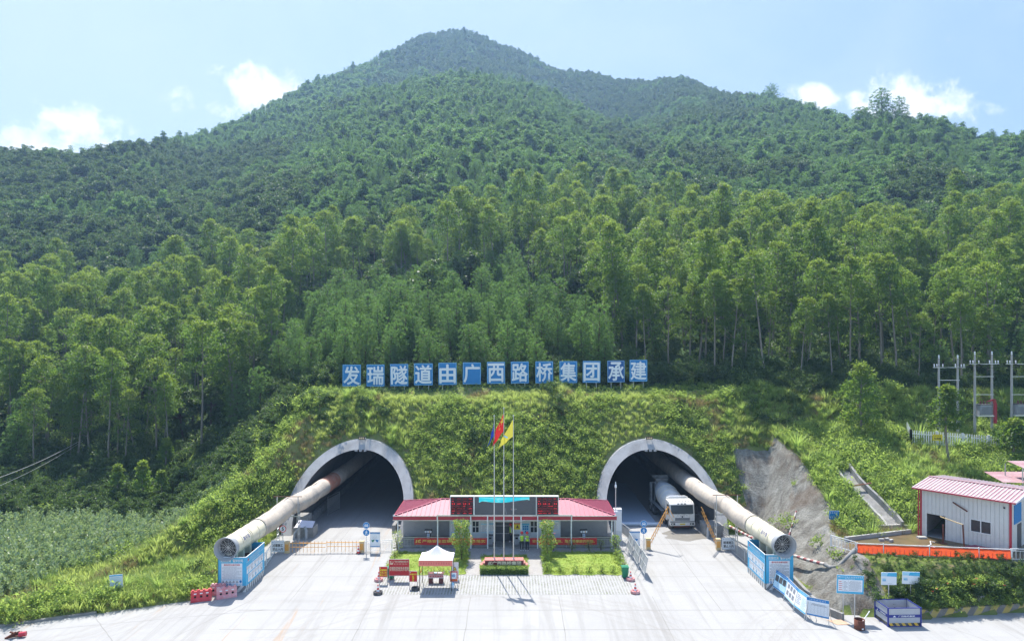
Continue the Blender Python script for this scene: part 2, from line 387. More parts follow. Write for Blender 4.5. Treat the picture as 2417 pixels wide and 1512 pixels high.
def build_table():
    dx = (UG * F + 512) / S_
    s = np.array(_sky); ysk = np.interp(dx, s[:, 0], s[:, 1]); Ysk = np.interp(dx, s[:, 0], s[:, 2])
    zsk = CAMH + (335.5 - ysk * S_) / F * Ysk + .5
    z1 = np.interp(dx, [a for a, b in _z147], [b for a, b in _z147])
    dm = np.array(_dome); yd = np.interp(dx, dm[:, 0], dm[:, 1]); wd = np.interp(dx, dm[:, 0], dm[:, 2], left=0, right=0)
    T = np.zeros((NU, NY))
    for i in range(NU):
        z0 = float(near_z(UG[i] * 86, 86.0))
        Yd = min(400, .66 * Ysk[i]); Yv = Yd + (Ysk[i] - Yd) * .25
        lin = lambda Y: z1[i] + (zsk[i] - z1[i]) * ((Y - 147) / (Ysk[i] - 147)) ** 1.05
        zd = CAMH + (335.5 - yd[i] * S_) / F * 400 - 3.0
        a = wd[i]; Yd2 = Yd * (1 - a) + 400 * a if Ysk[i] > 420 else Yd; Yv2 = Yd2 + (Ysk[i] - Yd2) * .22
        kd = lin(Yd2) * (1 - a) + zd * a
        kv = lin(Yv2) * (1 - a) + (zd - 8) * a
        ky = [60, 86, 147, Yd2, Yv2, Ysk[i], Ysk[i] * 1.12, Ysk[i] * 1.5, 1400]
        kz = [z0 - 6, z0, z1[i], kd, kv, zsk[i], zsk[i] - 10, zsk[i] * .55, 0]
        T[i] = np.interp(YG, ky, kz)
    base = T.copy()
    for _ in range(4):
        T[:, 1:-1] = .25 * T[:, :-2] + .5 * T[:, 1:-1] + .25 * T[:, 2:]
    for _ in range(1):
        T[1:-1] = .25 * T[:-2] + .5 * T[1:-1] + .25 * T[2:]
    T[:, 0] = base[:, 0]
    X = UG[:, None] * YG[None, :]; Y = np.broadcast_to(YG[None, :], X.shape)
    amp = np.clip((Y - 95) / 60, 0, 1) * (.9 + Y / 180)
    T += amp * fbm(X / 45 + 9, Y / 45, 21, 4)
    T += np.clip((Y - 420) / 150, 0, 1) * 3.0 * fbm(X / 20 + 4, Y / 26, 27, 3)
    T += amp * .8 * (np.abs(vnoise(X / 60 + 3, Y / 160, 33) - .5) * 2 - .5)
    return T
TAB = build_table()
def far_z(X, Y):
    X = np.asarray(X, float); Y = np.asarray(Y, float)
    fu = np.clip((X / Y - U0) / (U1 - U0) * (NU - 1), 0, NU - 1.001); fy = np.clip(np.log(Y / 86.0) / np.log(1000 / 86.0) * (NY - 1), 0, NY - 1.001)
    i = fu.astype(int); j = fy.astype(int); a = fu - i; b = fy - j
    return (TAB[i, j] * (1 - b) + TAB[i, j + 1] * b) * (1 - a) + (TAB[i + 1, j] * (1 - b) + TAB[i + 1, j + 1] * b) * a
def ground_z(X, Y):
    X = np.asarray(X, float); Y = np.asarray(Y, float)
    return np.where(Y > 86, far_z(X, np.maximum(Y, 86)), near_z(X, Y))
def gz(x, y): return float(ground_z(np.array([x]), np.array([y]))[0])

def grid_mesh(name, V, nu, nv, mats, keep=None, mi=None, kind='structure'):
    idx = np.arange(nu * nv).reshape(nu, nv)
    q = np.stack([idx[:-1, :-1], idx[1:, :-1], idx[1:, 1:], idx[:-1, 1:]], -1).reshape(-1, 4)
    if keep is not None:
        q = q[keep]; mi = mi[keep] if mi is not None else None
    me = bpy.data.meshes.new(name); me.vertices.add(len(V)); me.vertices.foreach_set('co', V.astype(np.float32).ravel())
    me.loops.add(q.size); me.loops.foreach_set('vertex_index', q.ravel().astype(np.int32))
    me.polygons.add(len(q)); me.polygons.foreach_set('loop_start', np.arange(0, q.size, 4, dtype=np.int32))
    me.polygons.foreach_set('loop_total', np.full(len(q), 4, np.int32))
    for m in mats: me.materials.append(m)
    if mi is not None: me.polygons.foreach_set('material_index', mi.astype(np.int32))
    me.polygons.foreach_set('use_smooth', np.ones(len(q), bool)); me.update(); me.validate()
    return tag(link(bpy.data.objects.new(name, me)), kind=kind)

def rock_mask(X, Y):
    """cut face beside the road on the right, faced with sprayed concrete"""
    xt = 23.0 + (Y - 50) * .05 + .7 * np.clip((Y - 64) / 8, 0, 1)
    toe = np.interp(X, TOE_X, TOE_Y)
    z = near_z(X, Y)
    top = np.minimum(3.0 + .36 * np.maximum(0, Y - 60.5), 8)
    a = (X > xt - .6) & (X < xt + top / np.interp(Y, GRADE_Y, GRADE) + .5 + .5 * fbm(X / 2, Y / 2, 55, 3)) & (Y > 49.5) & (Y < 76.8)
    b = (X > 22.5) & (X < 27.4) & (Y > 50) & (Y < 54.5)
    return (a | b) & (z > .0)

def build_terrain():
    xs = np.arange(-96, 96.01, .4); ys = np.arange(30, 86.01, .4)
    ys = np.append(ys[ys < 85.99], 86.0)
    X, Y = np.meshgrid(xs, ys, indexing='ij'); Z = near_z(X, Y)
    rk = rock_mask(X, Y)
    Z = Z + np.where(rk, .3 * fbm(X / .9, Y / .9, 50, 3), 0)
    V = np.stack([X, Y, Z], -1).reshape(-1, 3)
    cx = (X[:-1, :-1] + X[1:, 1:]) / 2; cy = (Y[:-1, :-1] + Y[1:, 1:]) / 2
    cz = near_z(cx, cy)
    hole = np.zeros(cx.shape, bool)
    for pc in PORT_X:
        hole |= (np.hypot(cx - pc, cz - 1.83) < 6.25) & (cy > 68) & (cy < 80) & (np.abs(cx - pc) < 6.2)
    mi = rock_mask(cx, cy).astype(int)
    o = grid_mesh('hillside', V, len(xs), len(ys), [M['slope'], M['shotcrete']], (~hole).ravel(), mi.ravel())
    X = UG[:, None] * YG[None, :]; Y = np.broadcast_to(YG[None, :], X.shape)
    V = np.stack([X, Y, TAB], -1).reshape(-1, 3)
    grid_mesh('mountain', V, NU, NY, [M['soil']])
build_terrain()
# the land all round, out to the horizon
b = MB(); R_ = 6000
b.add([(-R_, -R_, -.6), (R_, -R_, -.6), (R_, R_, -.6), (-R_, R_, -.6)], [(0, 1, 2, 3)], M['soil']); b.build('ground', kind='structure')

# concrete yard with both tunnel roads, one sheet
def build_yard():
    b = MB()
    L = [(-75, left_edge(-75)), (-35.2, 47.6), (-24.3, 52.4), (-23.7, 54.0), (-23.7, 69.5)]
    R = [(24.6, 76.0), (23.2, 60), (22.7, 50.4), (27.0, 48.9), (29.3, 49.2), (38.5, 52.0), (75, 63)]
    # near apron as a fan of strips between left border and right border
    ys = [12, 20, 30, 38, 44]
    poly = [(-75, 5), (75, 5), (75, 56.2), (60, 53.9), (37.0, 50.5), (29.3, 49.3), (28.4, 49.6), (25, 49.7), (22.8, 50.5), (23.3, 60), (24.4, 73), (21.8, 73), (21.8, 125), (9.0, 125), (9.0, 72.8), (-10.6, 72.8), (-10.6, 125), (-23.0, 125),
            (-23.0, 72), (-23.75, 69.5), (-23.75, 54.0), (-24.3, 52.4), (-35.2, 47.6), (-75, 30.1)]
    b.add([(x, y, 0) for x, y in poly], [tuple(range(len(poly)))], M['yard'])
    # expansion joints
    def joint(p, q, w=.05):
        p = Vector((*p, .004)); q = Vector((*q, .004)); k = 14; d = (q - p) / k; s = Vector((-d.y, d.x, 0)).normalized() * w / 2
        pts = [p + d * i + s * random.uniform(-.9, .9) for i in range(k + 1)]
        for i in range(k): b.quad(pts[i] - s, pts[i + 1] - s, pts[i + 1] + s, pts[i] + s, M['joint'])
    for y in (50.6, 47.2): joint((-20, y), (22, y + random.uniform(-.1, .1)), .07)
    joint((-40, 45.2), (-18, 50.6)); joint((-30, 49.6), (-24, 43), .06); joint((-19.5, 53.0), (-22.5, 46.0), .06)
    for x in (-10.6, -3.2, 3.6, 10.8): joint((x, 53.2), (x * .985, 40), .06)
    for y in (54.2, 57.6, 61.5, 66.5): joint((-20.5, y), (-11.6, y), .045); joint((11.5, y), (22.3, y), .045)
    joint((-16.8, 52), (-16.8, 73), .05); joint((15.3, 50.5), (15.3, 73), .05)
    for x in (22.0, 30.0): joint((x, 47.6), (x + 4.5, 40), .05)
    b.build('concrete_yard', kind='structure')
build_yard()

# ------------------------------------------------------------------ plants: leaf clouds and prototypes
def unit(a): return a / np.maximum(np.linalg.norm(a, axis=-1, keepdims=True), 1e-6)
class Leaves:
    def __init__(s): s.c = []; s.d = []; s.w = []; s.l = []; s.m = []
    def add(s, c, d, l, w, m):
        n = len(c); s.c.append(c); s.d.append(d); s.l.append(np.broadcast_to(l, (n,)).astype(float)); s.w.append(np.broadcast_to(w, (n,)).astype(float)); s.m.append(np.full(n, m))
    def mesh(s, name, mats, bend=.15):
        c = np.concatenate(s.c); d = unit(np.concatenate(s.d)); l = np.concatenate(s.l)[:, None]; w = np.concatenate(s.w)[:, None]; m = np.concatenate(s.m)
        n = len(c); r = unit(RNG.normal(size=(n, 3))); side = unit(np.cross(d, r)); nn = np.cross(side, d)
        v = np.stack([c, c + d * l * .5 + side * w * .5 + nn * l * bend, c + d * l, c + d * l * .45 - side * w * .5 + nn * l * bend], 1).reshape(-1, 3)
        q = np.arange(4 * n, dtype=np.int32)
        me = bpy.data.meshes.new(name); me.vertices.add(4 * n); me.vertices.foreach_set('co', v.astype(np.float32).ravel())
        me.loops.add(4 * n); me.loops.foreach_set('vertex_index', q)
        me.polygons.add(n); me.polygons.foreach_set('loop_start', np.arange(0, 4 * n, 4, dtype=np.int32)); me.polygons.foreach_set('loop_total', np.full(n, 4, np.int32))
        for x in mats: me.materials.append(x)
        me.polygons.foreach_set('material_index', m.astype(np.int32)); me.update()
        return me

def euc_proto(seed, H=16.0, crown=.56, R=2.0, droop=.35, taper=.5, nb=46):
    """slender eucalyptus: pale trunk, ascending limbs, clumps of hanging leaves. Returns (crown mesh, trunk mesh)."""
    rng = np.random.default_rng(seed)
    lv = Leaves(); tb = MB()
    bend = rng.normal(0, .25, (6, 2)).cumsum(0) * .35; bend[0] = 0
    tz = np.linspace(0, H * .97, 6)
    axis = lambda z: np.array([np.interp(z, tz, bend[:, 0]), np.interp(z, tz, bend[:, 1]), z])
    tb.tube([axis(z) for z in tz], [.17, .14, .12, .09, .06, .02], M['bark_e'], 6)
    for i in range(nb):
        t = (i + rng.uniform(0, 1)) / nb
        z0 = H * (1 - crown) + H * crown * .93 * t
        prof = (.62 + .5 * min(1, t * 3)) * (1 - t) ** taper + .08
        r = R * prof * rng.uniform(.5, 1.08); a = i * 2.4 + rng.uniform(-.5, .5)
        p0 = axis(z0); p1 = p0 + np.array([math.cos(a) * r, math.sin(a) * r, r * rng.uniform(.35, .8)])
        if i % 3 == 0: tb.tube([p0, (p0 + p1) / 2 - np.array([0, 0, .1]), p1], [.045, .03, .012], M['bark_e'], 4, caps=False)
        k = 62
        cr = rng.uniform(.5, .9) * (.8 + .3 * prof) * min(1.1, R / 2.0)
        off = unit(rng.normal(size=(k, 3))) * (rng.uniform(.35, 1, (k, 1)) ** .5) * cr * np.array([1, 1, .75])
        off[:, 2] = np.where(off[:, 2] < -.3 * cr, -off[:, 2] * .5, off[:, 2])
        d = unit(rng.normal(size=(k, 3)) * .7 + np.array([0, 0, -droop]) + off * .5)
        lv.add(p1 + off, d, rng.uniform(.26, .46, k), rng.uniform(.10, .17, k), np.where(t > .80, 1, 0) if True else 0)
    top = axis(H * .97); k = 110
    off = unit(rng.normal(size=(k, 3))) * np.array([.75, .75, .8]) * min(1, R / 2) * rng.uniform(.3, 1, (k, 1)); off[:, 2] = np.abs(off[:, 2]) * .9 - .3
    lv.add(top + off, unit(rng.normal(size=(k, 3)) + off), rng.uniform(.25, .4, k), .13, 1)
    return lv, tb

def pine_proto(seed, H=8.0, R=1.9):
    rng = np.random.default_rng(seed); lv = Leaves(); tb = MB()
    tb.tube([(0, 0, 0), (.05, .03, H * .5), (0, 0, H)], [.13, .08, .015], M['bark_p'], 6)
    z = H * .12; wi = 0
    while z < H * .97:
        t = z / H; r = R * (1 - t) ** .5 * (.65 + .35 * min(1, t * 4)) * rng.uniform(.8, 1.1) + .15; nb = 6 if t < .8 else 4
        for j in range(nb):
            a = wi * .9 + j * 2 * math.pi / nb + rng.uniform(-.3, .3); rr = r * rng.uniform(.75, 1.1)
            rise = .25 + .5 * t
            tip = np.array([math.cos(a) * rr, math.sin(a) * rr, z + rr * rise])
            if wi % 2 == 0: tb.tube([(0, 0, z), tuple(tip)], [.03, .008], M['bark_p'], 3, caps=False)
            ns = max(2, int(rr / .30))
            for q in range(ns):
                f = (q + 1) / ns; c = np.array([0, 0, z]) * (1 - f) + tip * f + rng.normal(0, .1, 3)
                k = 13; up = np.array([math.cos(a) * .45, math.sin(a) * .45, .9])
                d = unit(up + rng.normal(size=(k, 3)) * .62)
                lv.add(np.repeat(c[None], k, 0) + d * .05, d, rng.uniform(.26, .42, k), rng.uniform(.05, .085, k), 0)
        z += H * .062 * rng.uniform(.8, 1.2); wi += 1
    c = np.array([0, 0, H]); k = 26; d = unit(np.array([0, 0, 1.3]) + rng.normal(size=(k, 3)) * .45)
    lv.add(np.repeat(c[None], k, 0), d, .42, .06, 0)
    return lv, tb

def broad_proto(seed, H=7.0, R=2.8, rag=0.0):
    rng = np.random.default_rng(seed); lv = Leaves(); tb = MB()
    tb.tube([(0, 0, 0), (.1, 0, H * .45), (0, .1, H * .75)], [.2, .13, .05], M['bark_p'], 6)
    for i in range(34):
        o = unit(rng.normal(size=3)); o[2] = abs(o[2]) * .95 - .12
        p = np.array([0, 0, H * .52]) + o * np.array([R, R, H * .45]) * rng.uniform(.55 - .4 * rag, 1 + .45 * rag)
        if rag: p[:2] += rng.normal(0, .3 * R * rag, 2); p[2] -= rag * .9 * max(0, np.hypot(p[0], p[1]) - .4 * R)
        if i % 3 == 0: tb.tube([(0, 0, H * .4), tuple(p)], [.07, .02], M['bark_p'], 4, caps=False)
        k = 62; cr = rng.uniform(.6, 1.05)
        off = unit(rng.normal(size=(k, 3))) * rng.uniform(.5, 1, (k, 1)) * cr; off[:, 2] = np.abs(off[:, 2]) * .8 - .25 * cr
        lv.add(p + off, unit(rng.normal(size=(k, 3)) + off * .8), rng.uniform(.3, .5, k), rng.uniform(.18, .3, k), 0)
    return lv, tb

def weed_proto(seed, h=.9, r=.5, k=110, l=.22, w=.12):
    rng = np.random.default_rng(seed); lv = Leaves()
    for i in range(9):
        a = rng.uniform(0, 6.28); q = r * rng.uniform(0, 1) ** .6; c = np.array([math.cos(a) * q, math.sin(a) * q, h * rng.uniform(.3, 1)])
        n = k // 9; off = rng.normal(size=(n, 3)) * np.array([.17, .17, .16])
        lv.add(c + off, unit(rng.normal(size=(n, 3)) + np.array([0, 0, .5])), rng.uniform(.7, 1.2, n) * l, rng.uniform(.7, 1.2, n) * w, 0)
    return lv
def blades_mesh(name, seed, mats, n=50, h=.9, spread=.25, arch=.5, w=.035):
    """arching blades of three segments"""
    rng = np.random.default_rng(seed); V = []; Fc = []; mi = []
    for i in range(n):
        a = rng.uniform(0, 6.283); r0 = spread * rng.uniform(0, 1) ** .5; L = h * rng.uniform(.6, 1.15); ar = arch * rng.uniform(.4, 1.3)
        o = np.array([math.cos(a) * r0, math.sin(a) * r0, 0]); dirx = np.array([math.cos(a), math.sin(a), 0]); sd = np.array([-math.sin(a), math.cos(a), 0]) * w * rng.uniform(.7, 1.3)
        b0 = len(V)
        for s in range(4):
            t = s / 3; p = o + dirx * L * ar * t ** 1.8 + np.array([0, 0, L * (t - .38 * ar * t * t)])
            ww = (1 - t ** 2) * .5 + .02
            V += [p - sd * ww, p + sd * ww]
        for s in range(3): Fc.append((b0 + 2 * s, b0 + 2 * s + 1, b0 + 2 * s + 3, b0 + 2 * s + 2)); mi.append(0)
    me = bpy.data.meshes.new(name); me.from_pydata([tuple(p) for p in V], [], Fc)
    for m in mats: me.materials.append(m)
    me.update(); return me
def crop_proto(seed):
    rng = np.random.default_rng(seed); lv = Leaves()
    for s in range(4):
        b = np.array([*rng.normal(0, .14, 2), 0]); H = rng.uniform(.8, 1.25)
        for i in range(13):
            a = i * 2.4 + rng.uniform(-.4, .4); z = H * (.25 + .75 * i / 12)
            d = np.array([math.cos(a), math.sin(a), rng.uniform(.1, .9) + .5 * i / 12])
            lv.add((b + np.array([0, 0, z]))[None], unit(d)[None], .34 - .012 * i, .20 - .006 * i, 0)
    return lv

def col_of(name, meshes):
    c = bpy.data.collections.new(name)
    for i, parts in enumerate(meshes):
        o = bpy.data.objects.new('%s_%02d' % (name, i), parts); c.objects.link(o)
    return c
def join_meshes(name, a, b):
    bm = bmesh.new(); bm.from_mesh(a); n = len(bm.faces); bm.from_mesh(b); bm.faces.ensure_lookup_table()
    k = len(a.materials)
    for f in bm.faces[n:]: f.material_index += k
    me = bpy.data.meshes.new(name); bm.to_mesh(me); bm.free()
    for m in list(a.materials) + list(b.materials): me.materials.append(m)
    return me
def mb_mesh(mb, name):
    me = bpy.data.meshes.new(name); me.from_pydata(mb.v, [], mb.f)
    for m in mb.mats: me.materials.append(m)
    me.polygons.foreach_set('material_index', mb.m); me.polygons.foreach_set('use_smooth', mb.sm); me.update(); return me

def scatter(name, coll, pts, scl, idx, rz, tilt=None, zs=None):
    """one stuff object: the meshes of a collection set out on points"""
    n = len(pts)
    me = bpy.data.meshes.new(name); me.vertices.add(n); me.vertices.foreach_set('co', np.asarray(pts, np.float32).ravel())
    a = me.attributes.new('scl', 'FLOAT_VECTOR', 'POINT'); sv = np.stack([scl, scl, scl if zs is None else scl * zs], -1).astype(np.float32); a.data.foreach_set('vector', sv.ravel())
    a = me.attributes.new('idx', 'INT', 'POINT'); a.data.foreach_set('value', np.asarray(idx, np.int32))
    tl = np.zeros((n, 2)) if tilt is None else tilt
    a = me.attributes.new('rot', 'FLOAT_VECTOR', 'POINT'); a.data.foreach_set('vector', np.stack([tl[:, 0], tl[:, 1], rz], -1).astype(np.float32).ravel())
    me.update()
    o = tag(link(bpy.data.objects.new(name, me)), kind='stuff')
    g = bpy.data.node_groups.new(name, 'GeometryNodeTree')
    g.interface.new_socket('Geometry', in_out='INPUT', socket_type='NodeSocketGeometry'); g.interface.new_socket('Geometry', in_out='OUTPUT', socket_type='NodeSocketGeometry')
    N = g.nodes; Lk = g.links
    gi = N.new('NodeGroupInput'); go = N.new('NodeGroupOutput'); ip = N.new('GeometryNodeInstanceOnPoints'); ci = N.new('GeometryNodeCollectionInfo')
    ci.inputs['Collection'].default_value = coll; ci.inputs['Separate Children'].default_value = True; ci.inputs['Reset Children'].default_value = True
    def attr(nm, ty):
        k = N.new('GeometryNodeInputNamedAttribute'); k.data_type = ty; k.inputs[0].default_value = nm; return k.outputs[0]
    ip.inputs['Pick Instance'].default_value = True
    Lk.new(gi.outputs[0], ip.inputs['Points']); Lk.new(ci.outputs[0], ip.inputs['Instance'])
    Lk.new(attr('idx', 'INT'), ip.inputs['Instance Index']); Lk.new(attr('scl', 'FLOAT_VECTOR'), ip.inputs['Scale'])
    e2r = N.new('FunctionNodeEulerToRotation'); Lk.new(attr('rot', 'FLOAT_VECTOR'), e2r.inputs[0]); Lk.new(e2r.outputs[0], ip.inputs['Rotation'])
    Lk.new(ip.outputs[0], go.inputs[0])
    md = o.modifiers.new('scatter', 'NODES'); md.node_group = g
    return o

# ---- forest
EUC = []; PINE = []; BROAD = []
for i, (H, cr, R) in enumerate(((16.5, .55, 2.4), (15.0, .66, 2.3), (18.0, .46, 2.1), (14.0, .74, 2.7), (12.5, .8, 2.2), (16.0, .7, 2.8), (17.0, .42, 2.6))):
    lv, tb = euc_proto(100 + i, H, cr, R); EUC.append((lv.mesh('euc_crown', [M['euc'], M['euc_tip']]), mb_mesh(tb, 'euc_trunk'), H))
for i, (H, R) in enumerate(((7.2, 2.1), (6.2, 2.2), (8.4, 2.2), (6.6, 2.4))):
    lv, tb = pine_proto(200 + i, H, R); PINE.append((lv.mesh('pine_crown', [M['pine']], .05), mb_mesh(tb, 'pine_trunk'), H))
for i, (H, R) in enumerate(((7.5, 2.8), (6.2, 2.8), (9.0, 2.7), (5.4, 3.0), (8.2, 2.2))):
    lv, tb = broad_proto(300 + i, H, R, .4); BROAD.append((lv.mesh('broad_crown', [M['broad']]), mb_mesh(tb, 'broad_trunk'), H))
C_EUC = col_of('euc', [join_meshes('e', a, b) for a, b, h in EUC])
FARP = []
for i, (H, R) in enumerate(((5.4, 1.9), (6.6, 1.7), (4.6, 2.3), (7.4, 1.6), (5.8, 2.2), (3.8, 2.0))):
    lv, tb = broad_proto(350 + i, H, R, .55); FARP.append(join_meshes('fp', lv.mesh('far_crown', [M['pine']]), mb_mesh(tb, 'far_trunk')))
C_FARP = col_of('farpine', FARP)
C_PINE = col_of('pine', [join_meshes('p', a, b) for a, b, h in PINE])
C_BROAD = col_of('broad', [join_meshes('b', a, b) for a, b, h in BROAD])

def visible(X, Y, h):
    """drop trees fully hidden behind a ridge"""
    t = (TAB - CAMH) / YG[None, :]
    mx = np.maximum.accumulate(t, 1)
    fu = np.clip(((X / Y) - U0) / (U1 - U0) * (NU - 1), 0, NU - 1).astype(int); fy = np.clip(np.log(Y / 86.0) / np.log(1000 / 86.0) * (NY - 1), 0, NY - 1).astype(int)
    return (far_z(X, Y) + h + 3 - CAMH) / Y > mx[fu, fy] - .012

def forest_points():
    out = []
    for (y0, y1, sp) in ((84.5, 180, 3.65), (180, 330, 3.1), (330, 720, 3.5)):
        xs = np.arange(-y1 * .98, y1 * .98, sp); ys = np.arange(y0, y1, sp)
        X, Y = np.meshgrid(xs, ys); X = X + RNG.uniform(-.48, .48, X.shape) * sp; Y = Y + RNG.uniform(-.48, .48, Y.shape) * sp
        X = X.ravel(); Y = Y.ravel(); k = (np.abs(X / Y) < .96) & (Y > y0)
        out.append(np.stack([X[k], Y[k]], -1))
    return np.concatenate(out)
def plant_forest():
    pts = forest_points(); X, Y = pts[:, 0], pts[:, 1]
    U = X / Y; dx = (U * F + 512) / S_
    n1 = fbm(X / 26, Y / 26, 71, 3); n2 = fbm(X / 14, Y / 14, 81, 3); r = RNG.uniform(0, 1, len(X))
    # front line of the wood
    front = np.interp(dx, [-400, 0, 250, 520, 640, 780, 1100, 1500, 1700, 1900, 2050, 2200, 2416, 2900], [84, 85, 85, 87, 90, 89, 89.5, 89, 88, 86.5, 85, 84, 84, 84]) + n2 * 1.5
    ok = Y > front
    backE = np.interp(dx, [-400, 0, 300, 520, 700, 760, 1260, 1330, 1550, 1800, 2100, 2416, 2900], [155, 150, 156, 160, 145, 150, 150, 170, 160, 150, 148, 148, 148]) + 22 * n1 + 8 * n2
    frontE = np.interp(dx, [-400, 560, 640, 700, 800, 1000, 1250, 1330, 1400, 1480, 2900], [80, 80, 100, 126, 134, 136, 132, 118, 106, 84, 80]) + 6 * n1
    euc = (Y < backE) & (Y > frontE) & (r < .9)
    euc &= (fbm(X / 9, Y / 9, 131, 3) < .36)      # gaps filled by darker broad crowns
    euc |= (Y > 92) & (Y < 135) & (n1 > .30) & (r < .22)
    dark = np.where(Y < 330, np.interp(dx, [-400, 0, 600, 760, 1250, 1400, 1700, 2400], [.75, .75, .7, .2, .10, .3, .4, .3]), np.interp(dx, [0, 700, 850, 1000, 1300, 1500, 2400], [.12, .1, .08, .06, .2, .5, .4]))
    dark = np.where(Y > 470, np.maximum(dark, np.interp(dx, [700, 900, 960], [.1, .4, .85])), dark)
    broad = ~euc & (fbm(X / 18 + 5, Y / 18, 91, 3) * .9 + .5 < dark) & (Y > 125)
    broad |= ~euc & (fbm(X / 9, Y / 9, 131, 3) >= .36) & (Y > 95) & (Y < backE)
    # thin out euc (trees 3 m apart would be too dense behind)
    ok &= ~(euc & (RNG.uniform(0, 1, len(X)) < .12))
    hmax = np.where(euc, 17, 9.0)
    ok &= visible(X, np.maximum(Y, 86.1), hmax)
    X, Y, euc, broad, dx = X[ok], Y[ok], euc[ok], broad[ok], dx[ok]
    Z = ground_z(X, Y) - .1
    n = len(X)
    scl = np.where(euc, RNG.uniform(.66, 1.2, n), RNG.uniform(.75, 1.2, n)); rz = RNG.uniform(0, 6.28, n)
    scl = np.where(euc, scl * np.interp(dx, [0, 700, 1300, 1700, 2416], [.93, .98, 1.0, 1.0, .92]) * np.interp(Y, [84, 100, 150], [.88, .95, 1.0]), scl)
    scl = np.where(~euc & ~broad, scl * np.interp(Y, [85, 110, 200, 300, 650], [.92, 1.0, .95, .8, .85]), scl)
    scl = np.where(broad, scl * np.interp(Y, [120, 250, 400, 650], [1.1, .85, .68, .68]) * RNG.uniform(.7, 1.15, n), scl)
    tilt = RNG.normal(0, .065, (n, 2))
    def zone(d, kind):
        if kind == 'e':
            if d < 700: return ('slender bright green eucalyptus in the stand at the wood edge behind the leafy crop field', 'eucalyptus trees behind the crop field')
            if d < 1330: return ('tall round topped eucalyptus rising out of the pines above the blue character boards', 'eucalyptus trees above the character boards')
            if d < 1850: return ('tall pale trunked eucalyptus in the stand above the mixer truck tunnel', 'eucalyptus trees above the mixer truck tunnel')
            return ('slender eucalyptus in the plantation behind the power poles and grey shed', 'eucalyptus trees behind the power poles')
        if d < 1000: return ('bushy bright green young pine above the empty tunnel mouth, uphill of the first character boards', 'pines above the empty tunnel')
        if d < 1400: return ('bushy bright green young pine uphill of the middle character boards', 'pines behind the middle character boards')
        return ('dark green pine growing among the eucalyptus stands above the mixer truck tunnel', 'pines among the eucalyptus')
    def individuals(sel, protos, name, cat, kind, nmax):
        ids = np.where(sel)[0]; u = X[ids] / Y[ids]
        vis = (np.abs(u) < .755)
        key = np.where(vis, Y[ids], 1e6) - 25 * RNG.uniform(0, .3, len(ids)); ids = ids[np.argsort(key)]
        first = {}
        for i in ids[:nmax]:
            pi = int(RNG.integers(0, len(protos))); cm, tm, H = protos[pi]
            lab, grp = zone(dx[i], kind)
            t = empty(name, (X[i], Y[i], Z[i]), rz[i], lab, cat, grp); t.rotation_euler = (tilt[i, 0], tilt[i, 1], rz[i]); t.scale = (scl[i],) * 3
            if pi not in first:
                first[pi] = (link(bpy.data.objects.new('trunk', tm), t), link(bpy.data.objects.new('crown', cm), t))
            else:
                for src in first[pi]:
                    c = src.copy(); COL.objects.link(c); c.parent = t
        return ids[nmax:]
    pine = ~euc & ~broad
    for sel, protos, coll, nm, cat, kind, sname, nmax in ((euc, EUC, C_EUC, 'eucalyptus_tree', 'eucalyptus tree', 'e', 'eucalyptus_forest', 298), (pine, PINE, C_PINE, 'pine_tree', 'pine tree', 'p', 'pine_forest', 298)):
        rest = individuals(sel, protos, nm, cat, kind, nmax)
        far = rest[(Y[rest] > 165) & (kind == 'p') & (RNG.uniform(0, 1, len(rest)) < .55)]; rest = np.setdiff1d(rest, far)
        scatter(sname, coll, np.stack([X[rest], Y[rest], Z[rest]], -1), scl[rest] * np.where((Y[rest] > 165) & (kind == 'p'), RNG.uniform(.55, .95, len(rest)), 1), RNG.integers(0, len(protos), len(rest)), rz[rest], tilt[rest])
        if len(far): scatter('mountain_forest', C_FARP, np.stack([X[far], Y[far], Z[far]], -1), scl[far] * RNG.uniform(.55, 1.3, len(far)) * (1 + .35 * fbm(X[far] / 22, Y[far] / 22, 77, 2)), RNG.integers(0, 6, len(far)), rz[far], tilt[far])
    k = np.where(broad)[0]
    scatter('broadleaf_forest', C_BROAD, np.stack([X[k], Y[k], Z[k]], -1), scl[k], RNG.integers(0, 5, len(k)), rz[k], tilt[k])
    print('forest', n, 'euc', euc.sum(), 'pine', pine.sum(), 'broad', broad.sum())
plant_forest()

# ---- grass, weeds, crops
W = [weed_proto(400 + i, h, r, 120, l, w).mesh('weed', [M['weed']]) for i, (h, r, l, w) in enumerate(((.8, .5, .2, .1), (1.1, .55, .26, .13), (.55, .6, .16, .09)))]
GR = [blades_mesh('grass_tuft', 410 + i, [M['grass']], 46, h, .3, .6, .04) for i, h in enumerate((.7, .95))]
DR = [blades_mesh('dry_tuft', 420, [M['drygrass']], 40, .6, .3, .7, .03)]
RE = [blades_mesh('reed_tuft', 430 + i, [M['reed']], 70, h, .35, .75, .06) for i, h in enumerate((1.7, 2.3))]
SH = [weed_proto(440 + i, h, r, 300, .26, .15).mesh('shrub', [M['broad']]) for i, (h, r) in enumerate(((1.6, .9), (2.2, 1.1)))]
C_SLOPE = col_of('slope', W + GR + DR + RE + SH)       # 0-2 weeds, 3-4 grass, 5 dry, 6-7 reed, 8-9 shrub
C_CROP = col_of('crop', [crop_proto(450 + i).mesh('crop', [M['crop']], .12) for i in range(4)])

